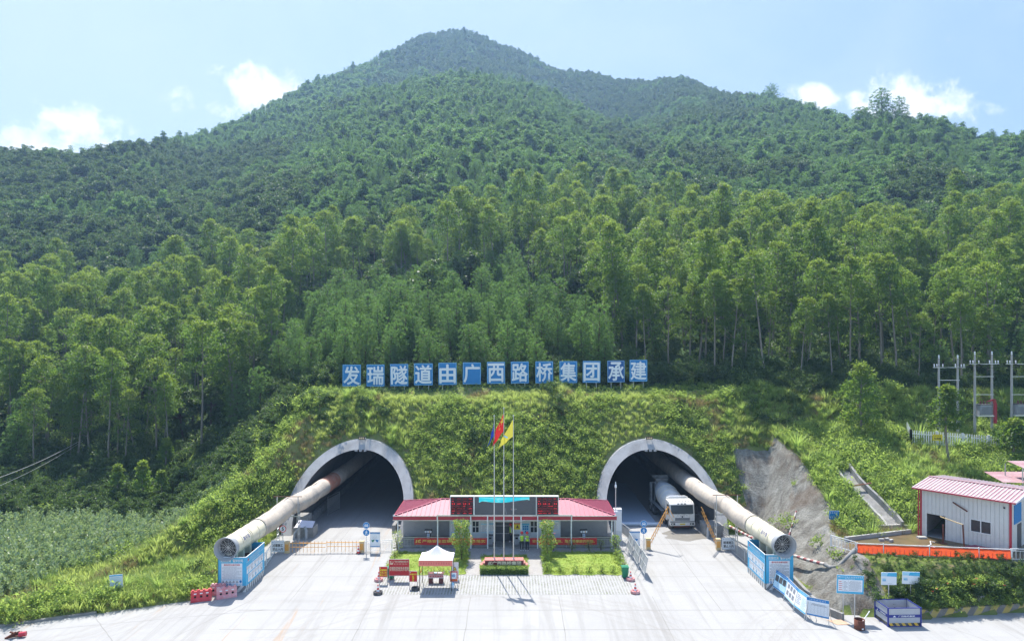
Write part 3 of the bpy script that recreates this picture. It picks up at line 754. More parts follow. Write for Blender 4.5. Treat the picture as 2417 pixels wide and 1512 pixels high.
def jitter(x0, x1, y0, y1, sp):
    X, Y = np.meshgrid(np.arange(x0, x1, sp), np.arange(y0, y1, sp)); X = X.ravel() + RNG.uniform(-.5, .5, X.size) * sp; Y = Y.ravel() + RNG.uniform(-.5, .5, Y.size) * sp
    return X, Y
KEEP_OUT = []     # (x0, x1, y0, y1) rectangles kept clear of plants
def in_rects(X, Y):
    k = np.zeros(X.shape, bool)
    for x0, x1, y0, y1 in KEEP_OUT: k |= (X > x0) & (X < x1) & (Y > y0) & (Y < y1)
    k |= ((X - 34.8) * .648 - (Y - 59) * .762 > -.5) & (X > 34) & (Y > 52.3) & (Y < 66)      # shed
    k |= (X > 27) & (Y > 54.2 - (X - 27) * .14) & (Y < 57.5 + (X - 27.6) * .34) & (X < 46)     # muddy platform
    return k
KEEP_OUT += [(32.2, 34.6, 60, 69.5)]
def plant_slope():
    X, Y = jitter(-76, 66, 44, 91, .48)
    Z = ground_z(X, Y)
    k = (Z > .06) & (np.abs(X / Y) < .82)
    k &= ~((X < -23.7) & (Y < 74) & (np.abs(X - (-33 + (Y - 54) * .36)) > 5.5) & (X < -33 + (Y - 54) * .36))   # crop field has its own plants
    for pc in PORT_X: k &= ~((np.hypot(X - pc, Z - 1.83) < 6.75) & (Y < 79.5))
    rk = rock_mask(X, Y); k &= ~(rk & (RNG.uniform(0, 1, X.shape) > .006 + .03 * (fbm(X / 2.2, Y / 2.2, 5, 2) > .3)))
    k &= ~in_rects(X, Y)
    X, Y, Z = X[k], Y[k], Z[k]; n = len(X); r = RNG.uniform(0, 1, n)
    a = fbm(X / 7, Y / 7, 61, 3); c = fbm(X / 4 + 7, Y / 4, 62, 3); d = fbm(X / 3, Y / 3, 63, 3)
    idx = np.where(a + .25 * (r - .5) > .02, RNG.integers(3, 5, n), RNG.integers(0, 3, n))
    idx = np.where((c > .27) & (r < .6), 5, idx); idx = np.where((fbm(X / 5 + 3, Y / 5, 66, 3) > .25) & (r > .92), 8, idx)
    idx = np.where((d > .28) & (r < .30), RNG.integers(6, 8, n), idx)
    right = (X > 24) & (Y < 85)
    idx = np.where(right & (r < .22), RNG.integers(6, 8, n), idx); idx = np.where(rock_mask(X, Y), RNG.integers(0, 3, n), idx)
    low = (X > 22) & (Y < 54.7) & (X > 26.5) | (X > 22) & (Y < 53.5); idx = np.where(low, np.where(r < .2, 3, np.where(r < .68, RNG.integers(0, 3, n), np.where(r < .84, 6, 8))), idx)
    shady = ((Y > 83.5) & (np.abs(X) > 27) | (Y > 87.6) | (X < -30) & (Y > 70)); idx = np.where(shady & (r < .55), RNG.integers(8, 10, n), idx)
    sc = RNG.uniform(.7, 1.25, n) * np.where(idx >= 8, .75, 1.0) * np.where(idx == 5, 1.2, 1) * np.where((idx >= 6) & (idx < 8), np.where(right, .62, .62), 1)
    sc = np.where(low, sc * .62 * np.clip((3.3 - Z) / 2.6, .22, 1), sc)
    sc = np.where((np.abs(X) < 24) & (idx < 5), sc * .85, sc); sc = np.where((np.abs(X) < 27) & (Y > 84) & (Y < 87.6), sc * .5, sc)
    scatter('slope_grass', C_SLOPE, np.stack([X, Y, Z - .04], -1), sc, idx, RNG.uniform(0, 6.28, n), RNG.normal(0, .12, (n, 2)))
    # dense low scrub on the bank between kerb and platform
    X, Y = jitter(25.5, 62, 49, 55, .34); Z = ground_z(X, Y); k = (Z > .3) & (Z < 3.3) & (Y < 54.0 - (X - 27) * .142) & ~(rock_mask(X, Y) & (RNG.uniform(0, 1, X.shape) > .25)); X, Y, Z = X[k], Y[k], Z[k]; n = len(X); r = RNG.uniform(0, 1, n)
    scatter('bank_scrub', C_SLOPE, np.stack([X, Y, Z - .05], -1), RNG.uniform(.35, .7, n) * np.clip((3.6 - Z) / 2.2, .4, 1), np.where(r < .12, 3, np.where(r < .55, RNG.integers(0, 3, n), np.where(r < .62, 6, RNG.integers(8, 10, n)))), RNG.uniform(0, 6.28, n))
    # undergrowth below the trees
    X, Y = jitter(-125, 125, 85, 150, 1.9); k = (np.abs(X / Y) < .8) & ((Y > 88) | (np.abs(X) > 27)); X, Y = X[k], Y[k]; n = len(X)
    scatter('undergrowth', C_SLOPE, np.stack([X, Y, ground_z(X, Y) - .05], -1), RNG.uniform(.7, 1.4, n), np.where(RNG.uniform(0, 1, n) < .7, RNG.integers(8, 10, n), RNG.integers(0, 3, n)), RNG.uniform(0, 6.28, n))
    X, Y = jitter(-75, -27, 71, 92, 1.7); k = (np.abs(X / Y) < .82) & (Y > 72 + 2.5 * fbm(X / 5, Y / 5, 12, 2)) & (X < -33 + (Y - 54) * .36 - 2.5); X, Y = X[k], Y[k]; n = len(X)
    scatter('shrub_thicket', C_BROAD, np.stack([X, Y, ground_z(X, Y) - .3], -1), RNG.uniform(.22, .42, n), RNG.integers(0, 3, n), RNG.uniform(0, 6.28, n))
    # leafy crop
    X, Y = jitter(-75, -22, 28, 78, .72)
    xr = -33 + (Y - 54) * .36
    k = (Y > left_edge(X) + 1.3 + .6 * fbm(X / 3, Y / 3, 8, 2)) & (X < xr - 3.6 + fbm(X / 4, Y / 4, 9, 2) * 1.5) & (Y < 74 + 2.5 * fbm(X / 5, Y / 5, 12, 2)) & (np.abs(X / Y) < .85)
    X, Y = X[k], Y[k]; n = len(X)
    scatter('leafy_crop', C_CROP, np.stack([X, Y, ground_z(X, Y) - .03], -1), RNG.uniform(.8, 1.3, n) * 1.1, RNG.integers(0, 4, n), RNG.uniform(0, 6.28, n), RNG.normal(0, .1, (n, 2)))
    # verge weeds along the left road edge
    X, Y = jitter(-60, -23, 34, 60, .5); k = (Y > left_edge(X) + .1) & (Y < left_edge(X) + 2.6); X, Y = X[k], Y[k]; n = len(X)
    scatter('verge_weeds', C_SLOPE, np.stack([X, Y, ground_z(X, Y) - .03], -1), RNG.uniform(.3, .75, n), np.where(RNG.uniform(0, 1, n) < .5, RNG.integers(0, 3, n), np.where(RNG.uniform(0, 1, n) < .5, 3, 5)), RNG.uniform(0, 6.28, n))
plant_slope()
#@@OBJ_BEGIN
# ------------------------------------------------------------------ object helpers
def dup(root, loc=None, rz=None, label=None, group=None):
    """a copy of a thing with copies of its parts and sub-parts"""
    r = root.copy(); COL.objects.link(r)
    if loc is not None: r.location = loc
    if rz is not None: r.rotation_euler = (0, 0, rz)
    if label: r['label'] = label
    if group: r['group'] = group
    for ch in list(root.children):
        c = ch.copy(); COL.objects.link(c); c.parent = r
        for g_ in list(ch.children):
            d = g_.copy(); COL.objects.link(d); d.parent = c
    return r
def rect(b, Mx, x0, x1, z0, z1, m, y=-.006):
    return b.add([Mx @ Vector(p) for p in ((x0, y, z0), (x1, y, z0), (x1, y, z1), (x0, y, z1))], [(0, 1, 2, 3)], m)
def disc(b, Mx, cx, cz, r, m, y=-.006, n=18, r0=0.0):
    ou = [Mx @ Vector((cx + r * math.cos(6.2832 * i / n), y, cz + r * math.sin(6.2832 * i / n))) for i in range(n)]
    if r0 <= 0: return b.add(ou, [tuple(range(n))], m)
    inn = [Mx @ Vector((cx + r0 * math.cos(6.2832 * i / n), y, cz + r0 * math.sin(6.2832 * i / n))) for i in range(n)]
    return b.add(ou + inn, [(i, (i + 1) % n, n + (i + 1) % n, n + i) for i in range(n)], m)
def poly(b, Mx, pts, m, y=-.006): return b.add([Mx @ Vector((x, y, z)) for x, z in pts], [tuple(range(len(pts)))], m)
_sr = random.Random(3)
def scribble(b, Mx, x0, x1, z, h, m, y=-.009, gap=.25):
    """a line of lettering too small to read in the photo: strokes of a row of characters"""
    x = x0
    while x + h * .8 < x1:
        w = h * .85
        for k in range(3):
            zz = z + h * (k - 1) * .36; rect(b, Mx, x + _sr.uniform(0, .2) * w, x + w * _sr.uniform(.75, 1), zz - h * .07, zz + h * .07, m, y)
        xx = x + w * _sr.uniform(.25, .7); rect(b, Mx, xx - h * .07, xx + h * .07, z - h * .45, z + h * .45, m, y)
        x += h * (1 + gap)
def lines(b, Mx, x0, x1, z0, z1, n, m, y=-.009):
    for i in range(n):
        z = z1 - (z1 - z0) * (i + .5) / n; h = (z1 - z0) / n * .32
        xa = x0 + (_sr.uniform(.03, .1) if i % 3 == 0 else 0) * (x1 - x0); xb = x1 - (0 if i % 3 else _sr.uniform(0, .45)) * (x1 - x0)
        x = xa
        while x < xb:
            w = _sr.uniform(.06, .2) * (x1 - x0); rect(b, Mx, x, min(x + w, xb), z - h / 2, z + h / 2, m, y); x += w + .015 * (x1 - x0)
def hit(dx, dy):
    u, v = UV(dx, dy); Ys = np.arange(44, 400, .1); z = CAMH - v * Ys
    g_ = ground_z(u * Ys, Ys); k = np.argmax(z <= np.maximum(g_, 0)); Y = Ys[k]
    return Vector((u * Y, Y, max(float(g_[k]), 0)))

M['white'] = pm('white_paint', (.74, .74, .73), .5, dirt=(.42, .39, .35), dirt_amt=.35)
M['whitewall'] = pm('pale_wall_panel', (.62, .65, .68), .6, var=.06, dirt=(.45, .44, .42), dirt_amt=.3, streak=True)
M['steel'] = pm('galvanised_steel', (.55, .56, .57), .38, .75, var=.2)
M['grey'] = pm('grey_paint', (.33, .34, .35), .6)
M['dgrey'] = pm('dark_grey_metal', (.07, .072, .078), .55)
M['roof'] = pm('red_metal_roof', (.34, .07, .115), .55, var=.12, dirt=(.33, .09, .12), dirt_amt=.4, dscale=.6)
M['roofold'] = pm('faded_red_roof', (.32, .17, .19), .6, var=.25, scale=1.2, dirt=(.44, .37, .37), dirt_amt=.7, dscale=.9)
M['red'] = pm('red_paint', (.45, .025, .03), .5, var=.12)
M['fascia'] = pm('red_fascia', (.42, .03, .05), .45, var=.1, dirt=(.30, .10, .10), dirt_amt=.3)
M['banner'] = pm('red_banner_cloth', (.55, .025, .025), .75, var=.12)
M['pinkcloth'] = pm('faded_red_cloth', (.75, .22, .17), .8, var=.1)
M['gold'] = pm('gold_lettering', (.72, .50, .10), .55, var=.1)
M['yellow'] = pm('yellow_lettering', (.80, .62, .03), .6, var=.08)
M['cream'] = pm('cream_lettering', (.68, .60, .42), .5, var=.1)
M['blue'] = pm('blue_board', (.006, .18, .46), .45, var=.10, dirt=(.03, .22, .46), dirt_amt=.3)
M['skyblue'] = pm('light_blue_print', (.04, .38, .62), .5, var=.08, dirt=(.30, .50, .62), dirt_amt=.35, dscale=.8)
M['paleblue'] = pm('faded_blue_print', (.35, .60, .74), .55, var=.12)
M['navy'] = pm('navy_paint', (.02, .03, .22), .5)
M['print'] = pm('white_print', (.72, .74, .76), .5, var=.05)
M['ink'] = pm('grey_ink', (.22, .23, .26), .7)
M['redink'] = pm('red_ink', (.60, .10, .10), .7)
M['blackink'] = pm('black_ink', (.02, .02, .02), .6)
M['cream_metal'] = pm('cream_painted_steel', (.70, .64, .48), .45, var=.06, dirt=(.42, .36, .26), dirt_amt=.4, dscale=1.5)
M['duct'] = pm('dusty_duct_fabric', (.46, .40, .33), .75, var=.18, scale=1.2, dirt=(.20, .19, .18), dirt_amt=.75, dscale=.55, bump=.9, bscale=1.6)
M['ductred'] = pm('mud_stained_duct', (.42, .16, .09), .8, var=.3, scale=1.5, dirt=(.40, .32, .26), dirt_amt=.7)
M['barrier'] = pm('yellow_orange_paint', (.70, .34, .07), .5, var=.15, dirt=(.40, .22, .10), dirt_amt=.4)
M['beige'] = pm('beige_cabinet', (.62, .47, .26), .5, var=.1, dirt=(.4, .32, .2), dirt_amt=.4)
M['rubber'] = pm('black_rubber', (.035, .035, .037), .85, dirt=(.30, .28, .26), dirt_amt=.55, dscale=2)
M['tyrered'] = pm('red_white_tyre', (.50, .20, .20), .8, var=.3, dirt=(.55, .5, .48), dirt_amt=.9, dscale=2.2)
M['cone'] = pm('cone_red', (.60, .06, .05), .55)
M['green'] = pm('green_plastic', (.015, .19, .10), .45, var=.1)
M['glass'] = pm('dark_window_glass', (.03, .04, .045), .25, var=.1, spec=.5)
M['wood'] = pm('dark_red_wood', (.13, .04, .035), .5)
M['rust'] = pm('rusty_steel', (.14, .045, .025), .85, var=.4, dirt=(.06, .04, .035), dirt_amt=.7)
M['skin'] = pm('skin', (.45, .27, .19), .6)
M['hivis'] = pm('hi_vis_yellow', (.50, .75, .05), .6, var=.06)
M['cloth_dk'] = pm('dark_trousers', (.02, .022, .04), .85)
M['cloth_gr'] = pm('grey_shirt', (.20, .21, .23), .85)
M['cloth_lt'] = pm('pale_shirt', (.50, .52, .56), .85)
M['helmet'] = pm('red_helmet', (.62, .02, .02), .3)
M['terracotta'] = pm('pinkish_red_stone', (.42, .12, .10), .6, var=.12, dirt=(.55, .32, .28), dirt_amt=.4)
M['terracotta_dk'] = pm('maroon_stone', (.16, .025, .03), .5, var=.15)
M['tent'] = pm('pale_lilac_canopy', (.72, .68, .76), .6, var=.04)
M['orange'] = leaf_mat('orange_netting', (.80, .085, .03), (.85, .11, .035), (.95, .15, .05), .55)
M['mud'] = pm('wet_brown_mud', (.12, .08, .035), .4, var=.5, scale=.7, dirt=(.05, .06, .03), dirt_amt=.8, dscale=.5)
M['block'] = pm('concrete_block', (.36, .35, .33), .9, var=.2, bump=.4)
M['membrane'] = pm('pale_blue_membrane', (.42, .50, .60), .5, var=.08)
M['ledred'] = pm('led_panel_dark_red', (.035, .008, .012), .5)
M['screen'] = pm('screen_dark_grey', (.10, .10, .11), .5, var=.05)
def glow(name, col, st):
    m = bpy.data.materials.new(name); m.use_nodes = True; t = m.node_tree; t.nodes.clear(); g = NT(t)
    e = g.n('ShaderNodeEmission', {'Color': (*col, 1), 'Strength': st}); o = g.n('ShaderNodeOutputMaterial'); t.links.new(e.outputs[0], o.inputs[0]); return m
M['led'] = glow('red_led_glow', (1, .03, .05), .55)
M['led_dim'] = glow('dim_red_led_glow', (1, .03, .06), .2)
def picture_mat():
    m = bpy.data.materials.new('screen_picture'); m.use_nodes = True; t = m.node_tree; t.nodes.clear(); g = NT(t)
    co = g.n('ShaderNodeTexCoord').outputs['Object']; mp = g.n('ShaderNodeMapping', {'Vector': co, 'Scale': (.5, 1, 3.2)}).outputs[0]
    c = g.ramp(g.noise(mp, 1.2, 5, .6, .5), ((.3, (.05, .25, .5)), (.5, (.02, .5, .6)), (.62, (.25, .6, .7)), (.75, (.04, .4, .3))))
    e = g.n('ShaderNodeEmission', {'Color': c, 'Strength': .55}); o = g.n('ShaderNodeOutputMaterial'); t.links.new(e.outputs[0], o.inputs[0]); return m
M['picture'] = picture_mat()
def stripe_mat(name, a, b, period, ang, axis=0):
    """painted stripes at an angle on a face lying in local XZ (axis 0) or YZ (axis 1)"""
    m = bpy.data.materials.new(name); m.use_nodes = True; t = m.node_tree; t.nodes.clear(); g = NT(t)
    co = g.n('ShaderNodeTexCoord').outputs['Object']; sp = g.n('ShaderNodeSeparateXYZ', {0: co})
    s = g.math('ADD', g.math('MULTIPLY', sp.outputs[axis], math.cos(ang)), g.math('MULTIPLY', sp.outputs[2], math.sin(ang)))
    f = g.math('GREATER_THAN', g.math('FRACT', g.math('DIVIDE', s, period)), .5)
    n = g.noise(co, 2.5, 6, .7); c = g.mix(f, a, b); c = g.mix(g.math('MULTIPLY', g.ramp(n, ((.45, 0), (.7, 1))), .5), c, (.30, .29, .27))
    p = g.n('ShaderNodeBsdfPrincipled', {'Base Color': c, 'Roughness': .75}); o = g.n('ShaderNodeOutputMaterial'); t.links.new(p.outputs[0], o.inputs[0]); return m
M['st_grey_x'] = stripe_mat('grey_white_stripes', (.16, .17, .18), (.66, .66, .64), .42, math.radians(-40), 0)
M['st_grey_y'] = stripe_mat('grey_white_side_stripes', (.16, .17, .18), (.66, .66, .64), .42, math.radians(-25), 1)
M['st_yb'] = stripe_mat('yellow_black_stripes', (.03, .03, .03), (.72, .42, .03), .36, math.radians(35), 0)
M['st_kerb'] = stripe_mat('worn_yellow_kerb_stripes', (.15, .14, .13), (.42, .31, .08), .95, math.radians(-35), 0)
M['st_rw'] = stripe_mat('red_white_pipe_bands', (.26, .06, .06), (.50, .47, .42), .75, 0.0, 1)
def paver_mat():
    m = bpy.data.materials.new('grass_block_paving'); m.use_nodes = True; t = m.node_tree; t.nodes.clear(); g = NT(t)
    co = g.n('ShaderNodeTexCoord').outputs['Object']
    v = g.n('ShaderNodeTexVoronoi', {'Vector': co, 'Scale': 4.2, 'Randomness': .12}); v.feature = 'F1'; v.distance = 'EUCLIDEAN'
    hole = g.ramp(v.outputs['Distance'], ((.30, 1), (.38, 0)))
    n = g.noise(co, .9, 5, .65); n2 = g.noise(co, 4, 5, .7)
    filled = g.ramp(n, ((.40, .25), (.62, 1)))
    c = g.mix(n2, (.28, .276, .268), (.38, .375, .365))
    hc = g.mix(g.ramp(n2, ((.45, 0), (.6, 1))), (.16, .145, .12), (.12, .15, .05))
    c = g.mix(g.math('MULTIPLY', hole, filled), c, hc)
    p = g.n('ShaderNodeBsdfPrincipled', {'Base Color': c, 'Roughness': .9}); bp = g.n('ShaderNodeBump', {'Height': g.math('SUBTRACT', 1.0, hole), 'Strength': .7, 'Distance': .06}); t.links.new(bp.outputs[0], p.inputs['Normal'])
    o = g.n('ShaderNodeOutputMaterial'); t.links.new(p.outputs[0], o.inputs[0]); return m
M['paver'] = paver_mat()
def brick_mat():
    m = bpy.data.materials.new('pale_brick_path'); m.use_nodes = True; t = m.node_tree; t.nodes.clear(); g = NT(t)
    co = g.n('ShaderNodeTexCoord').outputs['Object']
    b = g.n('ShaderNodeTexBrick', {'Vector': co, 'Scale': 2.6, 'Color1': (.36, .35, .335, 1), 'Color2': (.29, .275, .265, 1), 'Mortar': (.20, .18, .16, 1), 'Mortar Size': .03})
    p = g.n('ShaderNodeBsdfPrincipled', {'Base Color': b.outputs[0], 'Roughness': .85}); o = g.n('ShaderNodeOutputMaterial'); t.links.new(p.outputs[0], o.inputs[0]); return m
M['brick'] = brick_mat()
M['lawnsoil'] = pm('lawn_turf', (.20, .28, .04), .95, var=.35, scale=1.5, dirt=(.28, .29, .06), dirt_amt=.6, dscale=.7, bump=.5)
def ribbed_mat(name, col, period, axis=0):
    """profiled sheet: narrow grooves as relief, with groove shade darkened into the colour"""
    m = bpy.data.materials.new(name); m.use_nodes = True; t = m.node_tree; t.nodes.clear(); g = NT(t)
    co = g.n('ShaderNodeTexCoord').outputs['Object']; sp = g.n('ShaderNodeSeparateXYZ', {0: co})
    fr = g.math('FRACT', g.math('DIVIDE', sp.outputs[axis], period)); gr = g.ramp(fr, ((0, 0), (.07, 1), (.93, 1), (1, 0)))
    n = g.noise(co, 1.3, 5, .65); c = g.mix(n, [x * .86 for x in col], [min(1, x * 1.1) for x in col])
    c = g.mix(g.math('MULTIPLY', g.math('SUBTRACT', 1.0, gr), .55), c, [x * .5 for x in col])
    p = g.n('ShaderNodeBsdfPrincipled', {'Base Color': c, 'Roughness': .55}); bp = g.n('ShaderNodeBump', {'Height': gr, 'Strength': .8, 'Distance': .03}); t.links.new(bp.outputs[0], p.inputs['Normal'])
    o = g.n('ShaderNodeOutputMaterial'); t.links.new(p.outputs[0], o.inputs[0]); return m
M['roofrib'] = pm('bleached_roof_rib', (.50, .42, .43), .6, var=.2)
M['sheet'] = ribbed_mat('ribbed_wall_sheet', (.60, .59, .56), .30, 0)

# ------------------------------------------------------------------ tunnels
def build_tunnel(xc, side, label):
    t = empty('tunnel', (xc, FACE0, 0), 0, label, 'tunnel')
    Ri, Ro, zc = 5.6, 6.6, 1.83; n = 40
    a0 = math.asin(zc / Ri); a1 = math.asin(min(1, zc / Ro))
    def arc(R, a): return [(R * math.cos(-a + (math.pi + 2 * a) * i / n), zc + R * math.sin(-a + (math.pi + 2 * a) * i / n)) for i in range(n + 1)]
    inn = [(x, max(0, z)) for x, z in arc(Ri, a0)]; out = [(x, max(0, z)) for x, z in arc(Ro, a1)]
    fr = lambda z, d=0: z - .55 + d
    b = MB(); V = []; k = n + 1
    for prof, d in ((inn, 0), (out, 0), (out, 2.6), (inn, .5)):
        V += [(x, fr(z, d), z) for x, z in prof]
    Fs = []
    for i in range(n):
        Fs += [(i, i + 1, k + i + 1, k + i), (k + i, k + i + 1, 2 * k + i + 1, 2 * k + i), (3 * k + i, 3 * k + i + 1, i + 1, i)]
    b.add(V, Fs, M['concrete']); b.build('portal_ring', t)
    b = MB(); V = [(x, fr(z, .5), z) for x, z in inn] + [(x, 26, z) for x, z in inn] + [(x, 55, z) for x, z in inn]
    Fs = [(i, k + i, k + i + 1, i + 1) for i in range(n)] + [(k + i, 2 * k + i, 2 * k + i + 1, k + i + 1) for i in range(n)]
    b.add(V, Fs, M['lining'], True); b.add([V[2 * k + i] for i in range(k)], [tuple(range(k))], M['black']); b.build('lining', t)  # black cap at the far end stands in for the unlit depth
    for s in (-1, 1):
        b = MB(); b.box(s * 4.75 - .18, s * 4.75 + .18, .6, 50, 0, .75, M['concrete_dk'])
        b.box(min(s * 4.93, s * 5.5), max(s * 4.93, s * 5.5), 1.4, 50, 0, .45, M['concrete_dk'])
        for q in range(9): b.box(s * 4.75 - .2, s * 4.75 + .2, 1.2 + q * 1.9, 1.24 + q * 1.9, .0, .76, M['joint'])
        b.build('kerb_wall', t)
    # lamp over the crown
    zt = zc + Ro; b = MB(); b.box(-.36, .36, fr(zt) - .42, fr(zt) - .2, zt + .02, zt + .32, M['black']); lamp = b.build('floodlight', t)
    b = MB()
    for q in range(3): b.box(-.30 + q * .21, -.13 + q * .21, fr(zt) - .445, fr(zt) - .42, zt + .08, zt + .26, M['beige'])
    b.build('lens', lamp)
    b = MB(); b.bar((-.3, fr(zt) - .2, zt), (-.3, fr(zt) + .3, zt + .1), .05, .05, M['steel']); b.bar((.3, fr(zt) - .2, zt), (.3, fr(zt) + .3, zt + .1), .05, .05, M['steel']); b.build('bracket', lamp)
    b = MB()
    for q in (-1, 0, 1): b.box(q * .5 - .16, q * .5 + .16, fr(zc + Ri) - .02, fr(zc + Ri) + .25, zc + Ri - .22, zc + Ri - .03, M['grey'])
    b.build('spotlight_row', t)
    return t
build_tunnel(PORT_X[0], -1, 'concrete tunnel mouth with an empty road, behind the closed yellow barrier gate')
build_tunnel(PORT_X[1], 1, 'concrete tunnel mouth with a white mixer truck driving out of it')

# ------------------------------------------------------------------ ventilation fans, their ducts and hoarding boxes
def build_fan(pts, duct, box, mirror, where):
    p0, p1 = Vector(pts[0]), Vector(pts[1]); ax = (p1 - p0).normalized(); L = (p1 - p0).length
    z = ax; x = Vector((0, 0, 1)).cross(z).normalized() * -1; y = z.cross(x)
    Mx = Matrix((( *x, 0), (*y, 0), (*z, 0), (0, 0, 0, 1))).transposed(); Mx.translation = p0
    base = (p0.x, p0.y, 0)
    t = empty('ventilation_fan', base, 0, 'cream tubular ventilation fan with round grille %s' % where, 'ventilation fan')
    def wb(b, name, par=None, **k):
        o = b.build(name, par or t, **k)
        if (par or t) is t: o.matrix_parent_inverse = Matrix.Translation(base).inverted()
        return o
    b = MB(); b.lathe([(.80, .75), (.80, L)], M['cream_metal'], 28, Mx); b.lathe([(.80, L), (.72, L)], M['cream_metal'], 28, Mx, False); hs = wb(b, 'housing')
    if True:
        v, f = text_mesh('高中隆', .02); lo = v.min(0); hi = v.max(0); s = .38; V = []
        for q in v:
            a = (q[1] - (lo[1] + hi[1]) / 2) * s / .801 + (math.radians(28)); l = 1.65 + ((q[0] - lo[0]) if mirror < 0 else (hi[0] - q[0])) * s
            V.append(Mx @ Vector((mirror * -1 * -.806 * math.cos(a) * (1 if True else 1), .806 * math.sin(a), l)) if False else Mx @ Vector((0, 0, l)) + (Vector((-mirror, 0, 0)) * math.cos(a) + Vector((0, 0, 1)) * math.sin(a)) * .806)
        b = MB(); b.add(V, f, M['navy']); wb(b, 'lettering')
    b = MB(); b.lathe([(.80, .75), (.93, 0.0), (.90, -.02), (.74, .5), (.70, .62)], M['grey'], 28, Mx); wb(b, 'mouth')
    b = MB(); b.lathe([(.71, .60), (.71, L - .3)], M['black'], 20, Mx); b.add([Mx @ Vector((.71 * math.cos(6.2832 * i / 20), .71 * math.sin(6.2832 * i / 20), .85)) for i in range(20)], [tuple(range(20))], M['black']); wb(b, 'inner_duct')
    b = MB()
    for r in (.12, .24, .36, .48, .60, .70):
        b.tube([Mx @ Vector((r * math.cos(6.2832 * i / 24), r * math.sin(6.2832 * i / 24), .5)) for i in range(25)], .013, M['steel'], 4, False)
    for i in range(6):
        a = math.pi * i / 6; b.bar(Mx @ Vector((.74 * math.cos(a), .74 * math.sin(a), .5)), Mx @ Vector((-.74 * math.cos(a), -.74 * math.sin(a), .5)), .016, .016, M['steel'])
    wb(b, 'grille')
    for l in (1.5, 3.0, 3.25, 4.6):
        if l < L - .3:
            b = MB(); b.lathe([(.80, l), (.835, l), (.835, l + .07), (.80, l + .07)], M['cream_metal'], 28, Mx, False); wb(b, 'flange_ring')
    for l in (1.0, 2.2, 3.5, 4.7):
        if l < L - .3:
            c = p0 + ax * l; b = MB(); b.box(-.5, .5, -.16, .16, 2.15, c.z - .55, M['cream_metal'], Matrix.Translation((c.x, c.y, 0))); wb(b, 'foot')
    # flexible duct
    d = empty('air_duct', (duct[0][0], duct[0][1], 0), 0, 'sagging dusty fabric air duct %s' % where, 'air duct')
    b = MB(); P_ = [Vector(q) for q in duct]; path = []; rr = []
    for i in range(len(P_) - 1):
        for k in range(10):
            f = k / 10; path.append(P_[i].lerp(P_[i + 1], f)); rr.append(.86 + .025 * math.sin(len(path) * 1.7) - (.05 if k == 0 and i else 0)); path[-1].z -= .16 * math.sin(math.pi * f) * (1 if i < 2 else .3)
    path.append(P_[-1]); rr.append(.86)
    cut = next(i for i, q in enumerate(path) if q.y > 73.2)
    b.tube(path[:cut + 1], rr[:cut + 1], M['duct'], 24, True)
    if mirror < 0:
        c2 = next(i for i, q in enumerate(path) if q.y > 77.5); b.tube(path[cut:c2 + 1], rr[cut:c2 + 1], M['ductred'], 24, False); b.tube(path[c2:], rr[c2:], M['duct'], 24, False)
    else: b.tube(path[cut:], rr[cut:], M['duct'], 24, False)
    o = b.build('duct_hose', d); o.matrix_parent_inverse = Matrix.Translation(d.location).inverted()
    b = MB(); b.tube([q + Vector((mirror * -.3 * 0, 0, .84)) for q in path[:cut]], .025, M['dgrey'], 4); o = b.build('hanging_cable', d); o.matrix_parent_inverse = Matrix.Translation(d.location).inverted()
    # gantry that carries the kink of the duct
    k = P_[1]; g_ = empty('duct_support', (k.x, k.y, 0), 0, 'thin steel portal frame under the duct bend %s' % where, 'support frame')
    for s in (-1, 1):
        b = MB(); b.bar((s * 1.0, 0, 0), (s * 1.0, 0, k.z + .95), .07, .07, M['steel']); b.bar((s * 1.0, .5, 0), (s * 1.0, .5, k.z + .2), .06, .06, M['steel'])
        for q in range(6): b.bar((s * 1.0, 0, .4 + q * .55), (s * 1.0, .5, .6 + q * .55), .03, .03, M['steel'])
        b.build('post', g_)
    b = MB(); b.bar((-1.35, 0, k.z + .95), (1.35, 0, k.z + .95), .06, .06, M['rust']); b.build('crossbar', g_)
    b = MB(); b.bar((-1.0, 0.1, k.z - .95), (1.0, 0.1, k.z - .95), .08, .08, M['steel']); b.build('crossbar', g_)
    # blue hoarding box
    x0, x1, y0, y1, H = box; h = empty('hoarding_box', ((x0 + x1) / 2, y0, 0), 0, 'blue printed hoarding box with striped base %s' % where, 'hoarding')
    w = (x1 - x0) / 2; D = y1 - y0
    I = Matrix()
    b = MB(); b.box(-w, w, 0, .05, .5, H, M['skyblue']); b.box(-w, w, 0, .05, 0, .5, M['st_grey_x'])
    b.text('防微杜渐', M['print'], at(-w * .42, -.008, H - .24), .24, w * .72); b.text('警钟长鸣', M['print'], at(w * .42, -.008, H - .24), .24, w * .72)
    fp = b.build('front_panel', h)
    b = MB(); rect(b, I, -w * .74, w * .74, .98, H - .45, M['print']); b.text('通风机安全操作规程', M['redink'], at(0, -.011, H - .57), .14, w * 1.15); lines(b, I, -w * .7, w * .7, 1.0, H - .68, 13, M['ink'])
    b.build('poster', fp)
    b = MB(); rect(b, I, -w * .74, w * .74, .5, .95, M['print'])
    for q in range(6):
        cx = -w * .62 + q * w * .248
        if q < 5:
            poly(b, I, [(cx - .1, .76), (cx + .1, .76), (cx, .92)], M['blackink'], -.009); poly(b, I, [(cx - .065, .78), (cx + .065, .78), (cx, .885)], M['print'], -.011); disc(b, I, cx, .81, .025, M['blackink'], -.012, 8)
        else: disc(b, I, cx, .83, .1, M['blue'], -.009)
        disc(b, I, cx, .6, .095, M['blue'] if q < 3 else M['paleblue'], -.009); disc(b, I, cx, .6, .04, M['print'], -.011, 10)
    b.build('icon_panel', fp)
